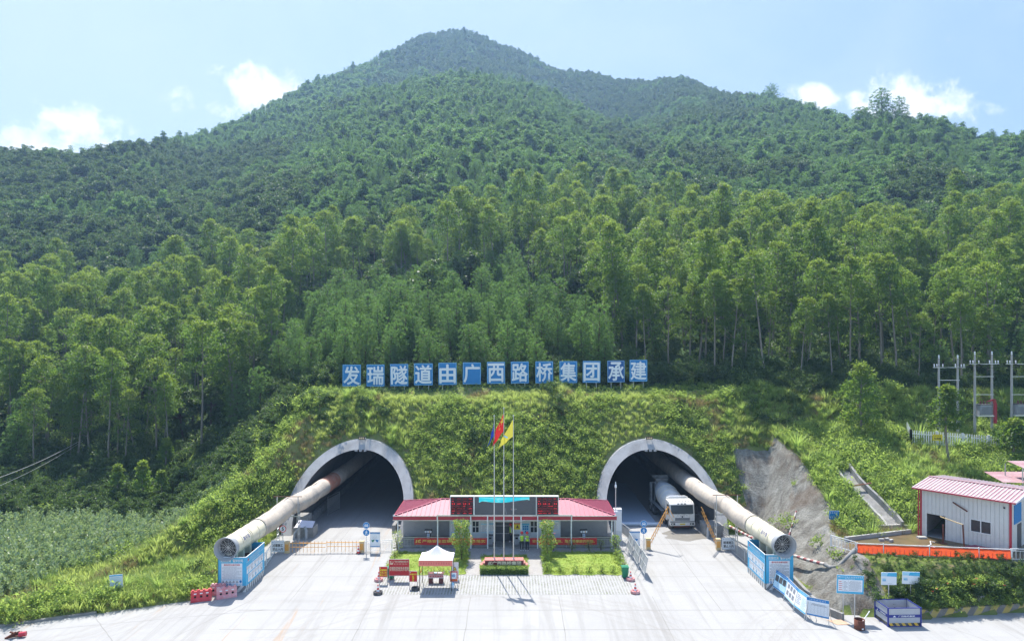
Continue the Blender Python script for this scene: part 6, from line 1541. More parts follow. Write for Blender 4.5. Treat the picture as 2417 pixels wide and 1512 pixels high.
# damp patch in front of the truck
b = MB(); rng = random.Random(5); b.add([(17.6 + 2.6 * math.cos(a) * rng.uniform(.75, 1.1), 69.6 + 2.0 * math.sin(a) * rng.uniform(.75, 1.1), .0045) for a in [6.283 * i / 26 for i in range(26)]], [tuple(range(26))], pm('damp_concrete', (.20, .185, .16), .35, var=.4, scale=1.5)); b.build('damp_road_patch', kind='structure')

# ------------------------------------------------------------------ people
def person(loc, rz, label, pose, shirt, trousers):
    """one skinned body; trousers, shirt, skin and shoes are parts of its own surface; vest and helmet are clothing"""
    J, E = pose
    me = bpy.data.meshes.new('sk'); me.from_pydata([j[:3] for j in J], [], E)
    o = bpy.data.objects.new('sk', me); COL.objects.link(o)
    m = o.modifiers.new('s', 'SKIN'); m.use_smooth_shade = True; sv = me.skin_vertices[0].data
    for i, j in enumerate(J): sv[i].radius = (j[3], j[4] if len(j) > 4 else j[3])
    sv[0].use_root = True
    o.modifiers.new('u', 'SUBSURF').levels = 2; o.modifiers['u'].render_levels = 2
    bpy.context.view_layer.update(); dg = bpy.context.evaluated_depsgraph_get()
    body = bpy.data.meshes.new_from_object(o.evaluated_get(dg)); bpy.data.objects.remove(o); bpy.data.meshes.remove(me)
    body.name = 'person'
    body.materials.clear()
    for mm in (M['skin'], shirt, trousers, M['white'], M['blackink']): body.materials.append(mm)
    handz = J[HAND[0]]; hands = [Vector(J[i][:3]) for i in HAND]
    for p in body.polygons:
        c = p.center; k = 1 if c.z > .93 else 2
        if c.z < .10: k = 3
        if c.z > 1.43: k = 0
        if any((c - h).length < .10 for h in hands): k = 0
        p.material_index = k; p.use_smooth = True
    p = link(bpy.data.objects.new('person', body)); p.location = loc; p.rotation_euler = (0, 0, rz); tag(p, label, 'person')
    # vest: the torso's own surface, a little outside the shirt
    V = []; Fs = []; idx = {}
    for f in body.polygons:
        c = f.center
        if .92 < c.z < 1.40 and abs(c.x) < .185 and abs(c.y) < .17:
            q = []
            for vi in f.vertices:
                if vi not in idx: v = body.vertices[vi]; idx[vi] = len(V); V.append(v.co + v.normal * .022)
                q.append(idx[vi])
            Fs.append(tuple(q))
    b = MB(); b.add(V, Fs, M['hivis'], True); b.build('vest', p)
    b = MB(); hd = Vector(J[HEAD][:3])
    hz = Matrix.Translation(hd + Vector((0, -.005, .05)))
    b.lathe([(.165, .0), (.128, .015), (.132, .04), (.12, .10), (.075, .145), (0, .16)], M['helmet'], 16, hz); b.build('helmet', p)
    b = MB()
    for s in (-1, 1): b.box(hd.x + s * .035 - .012, hd.x + s * .035 + .012, hd.y - .112, hd.y - .095, hd.z + .0, hd.z + .018, M['blackink'])
    b.add([(hd.x - .016, hd.y - .1, hd.z - .035), (hd.x + .016, hd.y - .1, hd.z - .035), (hd.x, hd.y - .13, hd.z - .03), (hd.x, hd.y - .1, hd.z + .01)], [(0, 1, 2), (0, 2, 3), (1, 3, 2)], M['skin']); b.box(hd.x - .025, hd.x + .025, hd.y - .1, hd.y - .094, hd.z - .06, hd.z - .05, M['red']); b.build('face', p)
    b = MB(); b.lathe([(.1, -.03), (.108, .04), (.1, .09)], M['blackink'], 14, Matrix.Translation(hd + Vector((0, .022, .0)))); b.build('hair', p)
    return p
def pose(la, ra, step=.06):
    """la / ra: elbow and hand of each arm"""
    J = [(0, 0, .95, .15, .105), (0, .01, 1.15, .145, .10), (0, .01, 1.33, .17, .105), (0, 0, 1.45, .06), (0, -.02, 1.60, .095, .11), (0, -.015, 1.70, .075),
         (.09, 0, .88, .095), (.10, -step * .4, .50, .065), (.10, -step * .2, .10, .045), (.10, -step - .10, .045, .045), (.10, -step - .17, .035, .03),
         (-.09, 0, .88, .095), (-.10, step * .3, .50, .065), (-.10, step * .6, .10, .045), (-.11, step * .4 - .12, .045, .045), (-.11, step * .4 - .19, .035, .03),
         (.20, 0, 1.37, .062), (*la[0], .047), (*la[1], .034), (*la[2], .026, .03),
         (-.20, 0, 1.37, .062), (*ra[0], .047), (*ra[1], .034), (*ra[2], .026, .03)]
    E = [(0, 1), (1, 2), (2, 3), (3, 4), (4, 5), (0, 6), (6, 7), (7, 8), (8, 9), (9, 10), (0, 11), (11, 12), (12, 13), (13, 14), (14, 15), (2, 16), (16, 17), (17, 18), (18, 19), (2, 20), (20, 21), (21, 22), (22, 23)]
    for h, s in ((19, 1), (23, -1)):     # four fingers and a thumb at each hand
        p = Vector(J[h][:3]); d = (p - Vector(J[h - 1][:3])).normalized(); side = Vector((1, 0, 0)) if abs(d.x) < .7 else Vector((0, 1, 0)); side = (side - d * side.dot(d)).normalized(); dn = d.cross(side)
        for k in range(4):
            q = p + side * (k - 1.5) * .021 + d * .045; r_ = q + d * (.045 - .008 * abs(k - 1.2)) + Vector((0, 0, -.012)); a = len(J); J += [(*q, .0095), (*r_, .0085)]; E += [(h, a), (a, a + 1)]
        q = p + side * .045 * -s + d * .01; r_ = q + d * .035 + side * .012 * -s; a = len(J); J += [(*q, .011), (*r_, .0095)]; E += [(h, a), (a, a + 1)]
    return J, E
HAND = (19, 23); HEAD = 4
p1 = pose(((.27, .02, 1.13), (.14, -.20, 1.12), (.09, -.26, 1.16)), ((-.28, .04, 1.13), (-.16, -.18, 1.05), (-.10, -.25, 1.08)))
p2 = pose(((.28, -.02, 1.15), (.12, -.21, 1.22), (.05, -.25, 1.26)), ((-.27, .03, 1.12), (-.13, -.20, 1.14), (-.06, -.26, 1.18)), -.05)
person((.92, 64.55, .008), math.radians(12), 'person in red helmet and yellow vest with pale sleeves, nearer the flagpoles', p1, M['cloth_lt'], M['blackink'])
person((1.42, 64.5, .008), math.radians(-28), 'person in red helmet and yellow vest with grey sleeves, holding a small paper', p2, M['cloth_gr'], M['cloth_dk'])
p3 = pose(((.25, 0, 1.1), (.26, -.06, .88), (.26, -.08, .82)), ((-.25, 0, 1.1), (-.26, -.06, .88), (-.26, -.08, .82)))
person((-.12, 66.98, .1), math.radians(-70), 'person in yellow vest standing in the dark gatehouse doorway', p3, M['cloth_lt'], M['cloth_dk'])
b = MB(); b.box(-.05, .05, -.012, .0, -.07, .07, M['print']); tag(b.build('paper_slip', loc=(1.27, 64.24, 1.24)), 'small pale slip of paper held by the worker with grey sleeves', 'paper')

# ------------------------------------------------------------------ blue character boards above the tunnels
def char_boards():
    ext = [(120, 247, 97, 248), (286, 411, 96, 248), (450, 576, 93, 245), (614, 744, 88, 240), (784, 910, 84, 237), (951, 1076, 82, 233), (1119, 1244, 78, 229), (1284, 1408, 76, 227), (1453, 1576, 74, 226), (1619, 1742, 73, 224), (1779, 1902, 72, 222), (1950, 2070, 68, 219), (2103, 2226, 64, 214)]
    q = 1400 / 2417.0; Y = 86.4
    for i, (ch, (x0, x1, y0, y1)) in enumerate(zip('发瑞隧道由广西路桥集团承建', ext)):
        f = lambda x, y: ((1300 + x * q) / 4, (1400 + y * q) / 4)
        (ax, ay), (bx, by) = f(x0, y0), f(x1, y1)
        X0 = (ax - 512) * Y / F; X1 = (bx - 512) * Y / F; Z1 = CAMH - (ay - 335.5) * Y / F; Z0 = CAMH - (by - 335.5) * Y / F
        cx = (X0 + X1) / 2; w = (X1 - X0) / 2; h = Z1 - Z0; zg = gz(cx, Y) - .1
        t = empty('character_board', (cx, Y, zg), math.radians(random.uniform(-1.5, 1.5)), 'blue hillside board carrying the single white character %s' % ch, 'sign board', 'blue character boards on the hillside')
        zb = Z0 - zg; rl = Matrix.Translation((0, 0, zb)) @ Matrix.Rotation(math.radians(random.uniform(-.6, .6)), 4, 'Y')
        b = MB(); b.box(-w, w, 0, .06, 0, h, M['blue'] if ch != '承' else M['blue2'], rl); fr = .035
        for (xa, xb, za, zb_) in ((-w + .05, w - .05, .05, .05 + fr), (-w + .05, w - .05, h - .05 - fr, h - .05), (-w + .05, -w + .05 + fr, .05 + fr, h - .05 - fr), (w - .05 - fr, w - .05, .05 + fr, h - .05 - fr)): rect(b, rl, xa, xb, za, zb_, M['paleblue'])
        b.build('panel', t)
        b = MB(); b.text(ch, M['print'], rl @ at(0, -.012, h / 2), h * .82, w * 1.72, bold=.022); b.build('lettering', t)
        for s in (-1, 1): b = MB(); b.bar((s * w * .55, .09, 0), (s * w * .55, .09, zb + h * .9), .07, .05, M['steel']); b.bar((s * w * .55, .12, zb + h * .5), (s * w * .55, 1.1, .2), .05, .05, M['steel']); b.build('leg', t)
M['blue2'] = pm('deeper_blue_board', (.004, .085, .28), .45, var=.12)
char_boards()

# ------------------------------------------------------------------ right hand side: boards along the road
def road_boards():
    pts = [((20.35, 54.25), (20.55, 52.45)), ((20.5, 52.35), (20.4, 50.35)), ((20.4, 50.25), (20.55, 48.75)), ((20.75, 48.75), (21.95, 47.95))]
    labs = ['leaning blue bordered board with dark photos, partly covering the striped hoarding box', 'leaning white board with six grey drawings in the roadside row', 'leaning white board with small notes and light blue header in the roadside row', 'blue headed table board facing the yard at the near end of the roadside row']
    for i, ((p, q), lab) in enumerate(zip(pts, labs)):
        P_ = Vector((*p, 0)); Q_ = Vector((*q, 0)); L = (Q_ - P_).length; rz = math.atan2(Q_.y - P_.y, Q_.x - P_.x)
        t = empty('road_board', P_, rz, lab, 'notice board'); tl = Matrix.Rotation(math.radians(-14 if i < 3 else -4), 4, 'X')
        z0, z1 = .42, 1.72 if i < 3 else 1.62; b = MB(); b.box(0, L, 0, .04, z0, z1, M['print'], tl)
        hd = M['blue'] if i != 2 else M['skyblue']; rect(b, tl, 0, L, z1 - .2, z1, hd); rect(b, tl, 0, L, z0, z0 + .09, hd if i != 1 else M['paleblue']); scribble(b, tl, L * .12, L * .9, z1 - .1, .08, M['print'])
        if i == 0:
            rect(b, tl, 0, L, z0 + .09, z1 - .2, M['paleblue'], -.004)
            for k in range(3): rect(b, tl, L * (.06 + .31 * k), L * (.06 + .31 * k + .27), z0 + .55, z1 - .3, M['dgrey'], -.008); lines(b, tl, L * (.06 + .31 * k), L * (.33 + .31 * k), z0 + .15, z0 + .5, 4, M['print'])
        if i == 1:
            for k in range(3):
                for j in range(2): rect(b, tl, L * (.1 + .28 * k), L * (.1 + .28 * k + .2), z0 + .22 + j * .48, z0 + .55 + j * .48, M['ink'], -.008)
        if i == 2: lines(b, tl, L * .08, L * .4, z0 + .3, z1 - .3, 6, M['ink']); lines(b, tl, L * .5, L * .92, z0 + .15, z1 - .35, 9, M['paleblue'])
        if i == 3:
            for k in range(11): rect(b, tl, L * .04, L * .96, z0 + .15 + k * .07, z0 + .157 + k * .07, M['ink'], -.008)
            for k in range(7): rect(b, tl, L * (.04 + .15 * k), L * (.04 + .15 * k) + .007, z0 + .15, z0 + .85, M['ink'], -.008)
            lines(b, tl, L * .2, L * .9, z0 + .7, z0 + .85, 2, M['ink'])
        b.build('panel', t); b = MB()
        for z in (z0 - .015, z1 + .015): b.bar(tl @ Vector((0, .02, z)), tl @ Vector((L, .02, z)), .035, .035, M['steel'])
        b.build('frame', t)
        for x in (0, L):
            b = MB(); b.bar(tl @ Vector((x, .02, 0)), tl @ Vector((x, .02, z1 + .02)), .04, .04, M['steel']); b.bar(tl @ Vector((x, .03, z1 * .8)), (x, .95, 0), .03, .03, M['steel']); b.build('leg', t)
road_boards()
def post_board(label, x0, x1, y, z0, z1, zg, nleg, content, rz=0, roll=0):
    w = (x1 - x0) / 2; t = empty('post_board', ((x0 + x1) / 2, y, zg), rz, label, 'notice board'); a, c = z0 - zg, z1 - zg; q = Matrix.Translation((0, 0, (a + c) / 2)) @ Matrix.Rotation(math.radians(roll), 4, 'Y') @ Matrix.Translation((0, 0, -(a + c) / 2))
    b = MB(); b.box(-w, w, 0, .035, a, c, M['print'], q); content(b, q, w, a, c); b.build('panel', t)
    for s in ((-.5, .35) if nleg == 2 else (0,)): b = MB(); b.bar((s * w, .06, -.3), (s * w, .06, c - .05), .055, .055, M['steel']); b.build('leg', t)
    return t
def c_big(b, q, w, a, c):
    rect(b, q, -w, w, a, c, M['skyblue'], -.004); rect(b, q, -w * .9, w * .9, a + .15, c - .32, M['print'], -.008); scribble(b, q, -w * .8, w * .92, c - .13, .1, M['print']); scribble(b, q, -w * .4, w * .4, c - .25, .08, M['print']); poly(b, q, [(-w * .92, c - .16), (-w * .78, c - .16), (-w * .85, c - .07)], M['print'], -.01)
    lines(b, q, -w * .1, w * .8, a + .2, c - .4, 11, M['ink'], -.012); lines(b, q, -w * .85, -w * .6, a + .2, c - .4, 5, M['redink'], -.012); lines(b, q, -w * .5, -w * .2, a + .2, c - .4, 8, M['ink'], -.012)
    for x in (-.55, -.15): rect(b, q, w * x - .005, w * x + .005, a + .15, c - .32, M['ink'], -.011)
post_board('large light blue bordered table board on two posts before the grey rock face', 23.0, 24.85, 48.95, 1.8, 3.1, gz(23.9, 48.95) if True else 0, 2, c_big, math.radians(-4), 1.5)
def c_faded(b, q, w, a, c):
    rect(b, q, -w, w, c - (c - a) * .3, c, M['paleblue'], -.004); poly(b, q, [(-w * .3, c - (c - a) * .3), (w, c - (c - a) * .34), (w, c - .02), (-w * .1, c - .02)], M['skyblue'], -.007); rect(b, q, -w * .85, -w * .4, a + (c - a) * .3, a + (c - a) * .52, M['paleblue'], -.006)
    for k in range(3): poly(b, q, [(-w * (.8 - .16 * k), a + (c - a) * .3), (-w * (.72 - .16 * k), a + (c - a) * .3), (-w * (.76 - .16 * k), a + (c - a) * .48)], M['blue'], -.009)
    lines(b, q, -w * .2, w * .8, a + .06, a + .12, 1, M['ink'])
post_board('small faded board on one post behind the blue cage, nearer the rock face', 26.55, 27.65, 49.75, 2.13, 3.02, gz(27.1, 49.8), 1, c_faded, 0, .5)
post_board('small faded board on one post among the red flowered shrubs', 28.2, 29.45, 50.0, 2.1, 2.98, gz(28.8, 50.0), 1, c_faded, 0, 2)
h_ = hit(1968, 1238)
def c_small(b, q, w, a, c):
    rect(b, q, -w, w, a, c, M['blue'], -.004); scribble(b, q, -w * .85, w * .9, c - .17, .15, M['print']); scribble(b, q, -w * .85, w * .9, a + .17, .15, M['print'])
post_board('small square blue sign with white characters above the rock face', h_.x - .45, h_.x + .45, h_.y, h_.z + .5, h_.z + 1.25, h_.z, 1, c_small)
def field_board():
    def c(b, q, w, a, e): rect(b, q, -w, w, e - .1, e, M['skyblue'], -.004); rect(b, q, -w, w, a, a + .07, M['skyblue'], -.004); lines(b, q, -w * .8, w * .8, a + .15, e - .16, 8, M['paleblue'])
    post_board('white notice board with blue edges standing at the edge of the leafy crop field', -30.45, -29.5, 52.4, .75, 1.95, .4, 2, c, math.radians(6), -3)
field_board()
# blue mesh cage
def cage():
    t = empty('mesh_cage', (25.9, 47.65, 0), math.radians(2), 'open topped navy framed mesh cage with company lettering and yellow black striped base', 'cage'); Wd, D, H = 2.3, 1.6, 1.3
    mesh_m = pm('perforated_sheet', (.40, .41, .44), .6, var=.15)
    def side(Mx, L, txt):
        b = MB(); b.box(.04, L - .04, .01, .022, .25, H - .05, mesh_m, Mx); pn = b.build('mesh_panel', t)
        b = MB(); b.box(.04, L - .04, 0, .009, .05, .25, M['st_yb'], Mx); b.build('striped_base', t)
        b = MB(); b.box(.04, L - .04, -.006, .008, .62, .82, M['navy'], Mx); 
        if txt: b.text(txt, M['print'], Mx @ at(L * .56, -.014, .72), .11, L * .5, bold=.02); poly(b, Mx, [(L * .14, .66), (L * .24, .66), (L * .19, .78)], M['print'], -.012)
        b.build('name_band', t)
        b = MB(); b.box(0, L, -.02, .03, H - .05, H, M['navy'], Mx); b.box(0, L, -.02, .03, .0, .045, M['navy'], Mx); b.build('frame_rail', t)
    side(Matrix(), Wd, '广西路桥集团'); side(at(0, D, 0, math.radians(-90)), D, '广西路桥集团'); side(at(Wd, 0, 0, math.radians(90)), D, ''); side(at(Wd, D, 0, math.radians(180)), Wd, '')
    for x in (0, Wd):
        for y in (0, D): b = MB(); b.box(x - .04, x + .04, y - .04, y + .04, 0, H + .01, M['navy']); b.build('corner_post', t)
cage()
t = empty('oil_drum', (23.75, 47.3, 0), 0, 'rusty open oil drum with a stick leaning in it', 'drum'); b = MB(); b.lathe([(.0, .03), (.33, .03), (.33, .0), (.34, .0), (.34, .22), (.355, .24), (.34, .26), (.34, .68), (.325, .68), (.325, .05)], M['rust'], 20); b.build('body', t); b = MB(); rect(b, at(.05, -.345, .12), -.06, .06, -.04, .06, M['print'], 0); b.build('paint_mark', t)
b = MB(); b.bar((23.7, 47.3, .1), (24.55, 47.5, 1.15), .05, .05, M['white']); tag(b.build('stick'), 'pale stick leaning out of the rusty drum', 'stick')
b = MB(); b.add([(22.15, 48.75, .03), (22.55, 47.95, .02), (23.45, 48.0, .03), (23.2, 48.65, .1)], [(0, 1, 2, 3)], M['pinkcloth'] if False else pm('weathered_plywood', (.45, .30, .20), .8)); tag(b.build('plywood_sheet'), 'weathered plywood sheet lying on the ground beside the drum', 'board')
# kerbs and low walls
def low_wall(name, label, pts, w, h, m, z0=0.0, zs=None):
    b = MB(); P_ = [Vector((*p, 0)) for p in pts]; V = []; n = len(P_)
    for i, p in enumerate(P_):
        d = (P_[min(i + 1, n - 1)] - P_[max(i - 1, 0)]).normalized(); s = Vector((-d.y, d.x, 0)) * w / 2; z = z0 if zs is None else zs[i]
        V += [p - s + Vector((0, 0, z - .3)), p + s + Vector((0, 0, z - .3)), p + s + Vector((0, 0, z + h)), p - s + Vector((0, 0, z + h))]
    b.add(V, [(i * 4 + k, i * 4 + 4 + k, i * 4 + 4 + (k + 1) % 4, i * 4 + (k + 1) % 4) for i in range(n - 1) for k in range(4)] + [(0, 1, 2, 3), tuple(4 * n - 4 + k for k in (3, 2, 1, 0))], m)
    return tag(b.build(name), label, 'low wall')
low_wall('kerb_wall', 'low kerb wall with worn yellow stripes below the red flowered slope', [(28.4, 49.15), (33, 49.75), (37.0, 50.4), (45, 51.6), (62, 54)], .3, .6, M['st_kerb'])
low_wall('kerb_wall', 'plain low kerb wall running from the blue box to the plywood sheet', [(22.9, 56.5), (22.55, 52.0), (22.75, 49.8), (23.3, 48.7)], .25, .5, M['concrete_dk'])
low_wall('kerb_wall', 'concrete edging along the crop field beside the road', [(-60, left_edge(-60) + .1), (-45, left_edge(-45) + .1), (-35.2, 47.7), (-30, 50.0)], .22, .14, M['concrete_dk'])
low_wall('block_wall', 'low block wall around the muddy platform before the shed', [(27.6, 57.3), (30.5, 58.3), (34.3, 59.6)], .22, .38, M['block'], 3.0)
low_wall('block_wall', 'short block wall at the foot of the drain channel', [(31.6, 60.6), (34.2, 60.9), (35.2, 60.4)], .22, .45, M['block'], 3.0)
# platform
b = MB(); b.add([(26.6, 54.3, 3.06), (38.2, 52.55, 3.06), (46, 52.0, 3.06), (75, 55, 3.06), (75, 66, 3.06), (35.0, 66, 3.06), (34.2, 60.9, 3.06), (28.0, 57.8, 3.06)], [tuple(range(8))], M['mud']); b.build('muddy_platform', kind='structure')
for i, (x, y) in enumerate(((645, 715), (690, 710), (722, 722))):
    p = G((3200 + x * .5045) * .58984, (1800 + y * .5045) * .58984, 3.06); b = MB(); b.box(-.2, .2, -.1, .1, 0, .2, M['block'], Matrix.Rotation(.3 * i, 4, 'Z')); tag(b.build('loose_block', loc=p), 'grey concrete block lying on the muddy platform by the low block wall', 'block', 'loose blocks on the muddy platform')
p = G((3200 + 965 * .5045) * .58984, (1800 + 694 * .5045) * .58984, 3.06); b = MB(); b.box(-.35, .35, -.2, .2, 0, .15, M['block']); tag(b.build('door_step', loc=p), 'flat concrete step block near the shed door', 'block')
# orange netting on a railing at the platform edge
def netting():
    A = Vector((27.0, 54.15, 2.95)); B = Vector((37.9, 52.6, 2.95)); d = B - A; L = d.length; rz = math.atan2(d.y, d.x)
    t = empty('net_railing', A, rz, 'platform railing wrapped in bright orange netting', 'railing')
    for i, (f0, f1) in enumerate(((0, .172), (.178, .475), (.481, .795), (.8, 1))):
        b = MB(); n = 16; V = []
        for k in range(n + 1):
            x = L * (f0 + (f1 - f0) * k / n)
            for z in (.12, .45, .82): V.append((x, -.05 + .02 * math.sin(k * 1.1 + z * 4), z - .03 * math.sin(math.pi * k / n) + .01 * math.sin(k * 2)))
        b.add(V, [(k * 3 + j, k * 3 + 3 + j, k * 3 + 4 + j, k * 3 + 1 + j) for k in range(n) for j in (0, 1)], M['orange'], True); b.build('netting', t)
    b = MB(); b.bar((0, 0, .85), (L, 0, .85), .05, .05, M['white']); b.bar((0, 0, .15), (L, 0, .15), .04, .04, M['white']); x = .15
    while x < L: b.bar((x, -.08, .12), (x, -.08, .52), .05, .015, M['redink']); x += .33
    b.build('rail', t)
    for f in (0, .175, .478, .797, 1): b = MB(); b.box(L * f - .035, L * f + .035, -.035, .035, -.4, .92, M['white']); b.build('post', t)
netting()
low_wall('platform_edge', 'pale concrete edge under the orange netting', [(26.7, 54.3), (37.9, 52.7), (48, 51.9), (60, 52.4)], .3, .12, M['concrete_dk'], 2.9)
railing('railing', 'white railing continuing past the orange netting beside the shed', (38.0, 52.6), (48, 52.0), 2.95, .9, M['white'], step=.3)
railing('railing', 'short white railing turning back at the rock end of the orange netting', (26.95, 54.3), (25.9, 56.2), 2.95, .9, M['white'], step=.3)
# shed
def shed():
    A = Vector((34.8, 59.0, 3.06)); B = Vector((39.0, 54.06, 3.06)); d = (B - A); L = d.length; rz = math.atan2(d.y, d.x)
    t = empty('site_shed', A, rz, 'pale ribbed metal site shed with faded red roof and open doorway on the platform', 'building'); H = 4.0; D = 7.0
    def tx(zx):   # zoomed photo column -> distance along the wall
        u = ((3200 + zx * .5045) / 4 - 512) / F; return L * (u * A.y - A.x) / ((B.x - A.x) - u * (B.y - A.y))
    d0, d1 = tx(1005), tx(1152); w0, w1 = tx(1350), tx(1518)
    b = MB()
    for (x0, x1, z0, z1) in ((0.12, d0, 0, H), (d0, d1, 1.95, H), (d1, w0, 0, H), (w0, w1, 0, 1.1), (w0, w1, 2.15, H), (w1, L - .12, 0, H)): b.box(x0, x1, 0, .08, z0, z1, M['sheet'])
    b.build('front_wall', t)
    b = MB(); b.box(L - .08, L, .15, D, 0, H, M['sheet']); b.build('gable_wall', t)
    b = MB(); b.box(0, .08, .15, D, 0, H, M['sheet']); b.build('gable_wall', t)
    b = MB(); b.box(0, L, D - .08, D, 0, H, M['sheet']); b.build('rear_wall', t)
    b = MB(); b.box(.1, L - .1, .1, D - .1, 0, .05, M['concrete_dk']); b.build('floor_slab', t)
    for x in (0, L - .12): b = MB(); b.box(x - .01, x + .14, -.03, .14, 0, H + .01, M['fascia']); b.build('corner_trim', t)
    b = MB(); rr = .42; V = [(-.5, -.45, H + .02), (L + .4, -.45, H + .02), (L + .4, D / 2, H + rr), (-.5, D / 2, H + rr), (L + .4, D + .4, H + .02), (-.5, D + .4, H + .02)]
    b.add(V, [(0, 1, 2, 3), (3, 2, 4, 5)], M['roofold']); b.add([(x, y, z - .06) for x, y, z in V], [(0, 3, 2, 1), (3, 5, 4, 2)], M['roofold'])
    sl = Vector((0, D / 2 + .45, rr)); x = -.45
    while x < L + .4: b.bar((x, -.45, H + .04), (x, D / 2, H + rr + .02), .09, .05, M['roofrib']); b.bar((x, D + .4, H + .04), (x, D / 2, H + rr + .02), .09, .05, M['roofrib']); x += .28
    b.bar((-.5, D / 2, H + rr + .06), (L + .4, D / 2, H + rr + .06), .35, .04, M['roofold']); b.bar((-.5, -.47, H - .02), (L + .4, -.47, H - .02), .03, .1, M['fascia']); b.bar((L + .42, -.45, H - .0), (L + .42, D / 2, H + rr), .03, .14, M['tent']); b.build('roof', t)
    b = MB()
    for (x0, x1, z0, z1) in ((w0, w1, 1.1, 1.16), (w0, w1, 2.09, 2.15), (w0, w0 + .05, 1.16, 2.09), (w1 - .05, w1, 1.16, 2.09), ((w0 + w1) / 2 - .03, (w0 + w1) / 2 + .03, 1.16, 2.09)): b.box(x0, x1, -.03, .05, z0, z1, M['white'])
    w = b.build('window', t); b = MB(); b.box(w0, w1, .055, .065, 1.12, 2.13, M['glass']); b.build('pane', w)
    b = MB(); b.tube([(tx(1215), -.08, 3.25), (tx(1338), -.35, 2.75)], .06, M['rust'], 8); b.build('stub_pipe', t)
    b = MB(); b.box(L - .5, L - .38, -.1, -.03, 3.4, 3.52, M['blackink']); b.build('camera', t)
    Mg = Matrix.Translation((L, 0, 0)) @ Matrix.Rotation(math.radians(90), 4, 'Z')
    b = MB(); b.box(.7, 2.6, -.05, -.002, 2.1, 3.6, M['blue'], Mg); b.build('blue_sign', t)
    b = MB(); b.box(1.6, 2.7, -.03, -.001, 0, 1.95, M['dgrey'], Mg); b.build('door', t)
    b = MB(); b.tube([(-.1, -.1, 0), (-.1, -.1, H)], .05, M['fascia'], 6); b.build('downpipe', t)
    return tx, A, d.normalized()
shed()
t = empty('pipe_stand', (0, 0, 0), 0, 'rusty post stand with a yellow boom before the shed door', 'pipe stand')
zp = lambda x, y, Y: P((3200 + x * .5045) * .58984, (1800 + y * .5045) * .58984, Y)
f1, f2 = zp(1303, 768, 54.9), zp(1135, 722, 56.6); f1.z = f2.z = 3.06
b = MB(); b.bar(f1, (f1.x - .12, f1.y, 5.05), .08, .08, M['rust']); b.box(f1.x - .25, f1.x + .25, f1.y - .2, f1.y + .2, 3.061, 3.1, M['rust']); b.build('post', t)
b = MB(); b.bar(f2, (f2.x, f2.y, 4.6), .09, .09, M['rust']); b.box(f2.x - .25, f2.x + .25, f2.y - .2, f2.y + .2, 3.061, 3.1, M['rust']); b.build('post', t)
b = MB(); b.bar((f1.x - .12, f1.y, 5.05), (f2.x - .25, f2.y, 5.25), .07, .07, M['beige']); b.build('boom', t)
pc = G((3200 + 1390 * .5045) * .58984, (1800 + 775 * .5045) * .58984, 3.06)
b = MB(); b.tube([pc + Vector((-.7, .2, .08)), pc + Vector((0, 0, .16)), pc + Vector((.7, -.35, .1)), pc + Vector((1.1, -.5, .14))], [.08, .14, .12, .05], pm('dull_purple_hose', (.20, .05, .08), .7), 8); tag(b.build('hose_coil'), 'crumpled dull red hose lying along the shed wall', 'hose')
b = MB(); ph = G((3200 + 1040 * .5045) * .58984, (1800 + 745 * .5045) * .58984, 3.06); b.tube([ph + Vector((.6, .5, .05)), ph + Vector((.1, .3, .2)), ph, ph + Vector((-.5, -.4, .05)), ph + Vector((-.2, -.9, .04))], .035, M['print'], 6); tag(b.build('white_hose'), 'thin white hose looping over the muddy platform', 'hose')
# second low roof and canopy behind the shed
t = empty('canopy_shelter', (46.5, 63.0, 3.06), 0, 'low red roof with a small canopy on thin posts behind the shed', 'shelter')
b = MB(); b.add([(-2.5, -1, 3.85), (9, -2.6, 3.85), (9, 3.0, 4.02), (-1.5, 3.0, 4.02)], [(0, 1, 2, 3)], M['roofold']); b.build('lower_roof', t)
b = MB(); b.add([(-.6, -1, 5.1), (5.0, -1.5, 5.1), (5.0, 1.6, 5.3), (-.3, 1.6, 5.3)], [(0, 1, 2, 3)], M['roofold']); b.build('canopy', t)
for x, y in ((-.6, -.8), (1.2, -.9), (4.6, -1.2), (-.6, 1.4), (4.6, 1.4), (8.5, 2.6), (8.5, -2.3)): b = MB(); b.bar((x, y, 0), (x, y, 5.1 if abs(x) < 5 and x > -2 else 3.9), .08, .08, M['steel']); b.build('post', t)
# drain channel down the hillside
def channel():
    t = empty('drain_channel', (33.4, 60.8, 3), 0, 'stained concrete drain channel running down the grassy slope to the platform', 'drain channel'); n = 14
    ys = [60.6 + i * .68 for i in range(n + 1)]; zc = [gz(33.4, y) for y in ys]; xs = [33.55 - .02 * i + .16 * math.sin(i * .55) for i in range(n + 1)]
    for nm, x0, x1, z0, z1, m in (('floor', -.55, .55, -.2, .10, M['concrete_dk']), ('side_wall', -.75, -.55, -.3, .38, M['block']), ('side_wall', .55, .78, -.3, .72, M['concrete_dk'])):
        b = MB(); V = []
        for i in range(n + 1):
            for x, z in ((x0, z0), (x1, z0), (x1, z1), (x0, z1)): V.append((xs[i] + x - 33.4, ys[i] - 60.8, zc[i] + z - 3))
        b.add(V, [(i * 4 + k, i * 4 + 4 + k, i * 4 + 4 + (k + 1) % 4, i * 4 + (k + 1) % 4) for i in range(n) for k in range(4)] + [(3, 2, 1, 0), tuple(4 * n + k for k in range(4))], m); b.build(nm, t)
    b = MB()
    for q in range(3): b.bar((xs[8] - 34.6, ys[8] - 60.8 + q * .12, zc[8] - 2.5 + .03 * q), (xs[8] - 32.2, ys[8] - 60.6 + q * .1, zc[8] - 2.15), .07, .05, M['rust'])
    tag(b.build('plank_bundle', loc=(33.4, 60.8, 3)), 'rusty bars lying across the drain channel', 'bars')
channel()
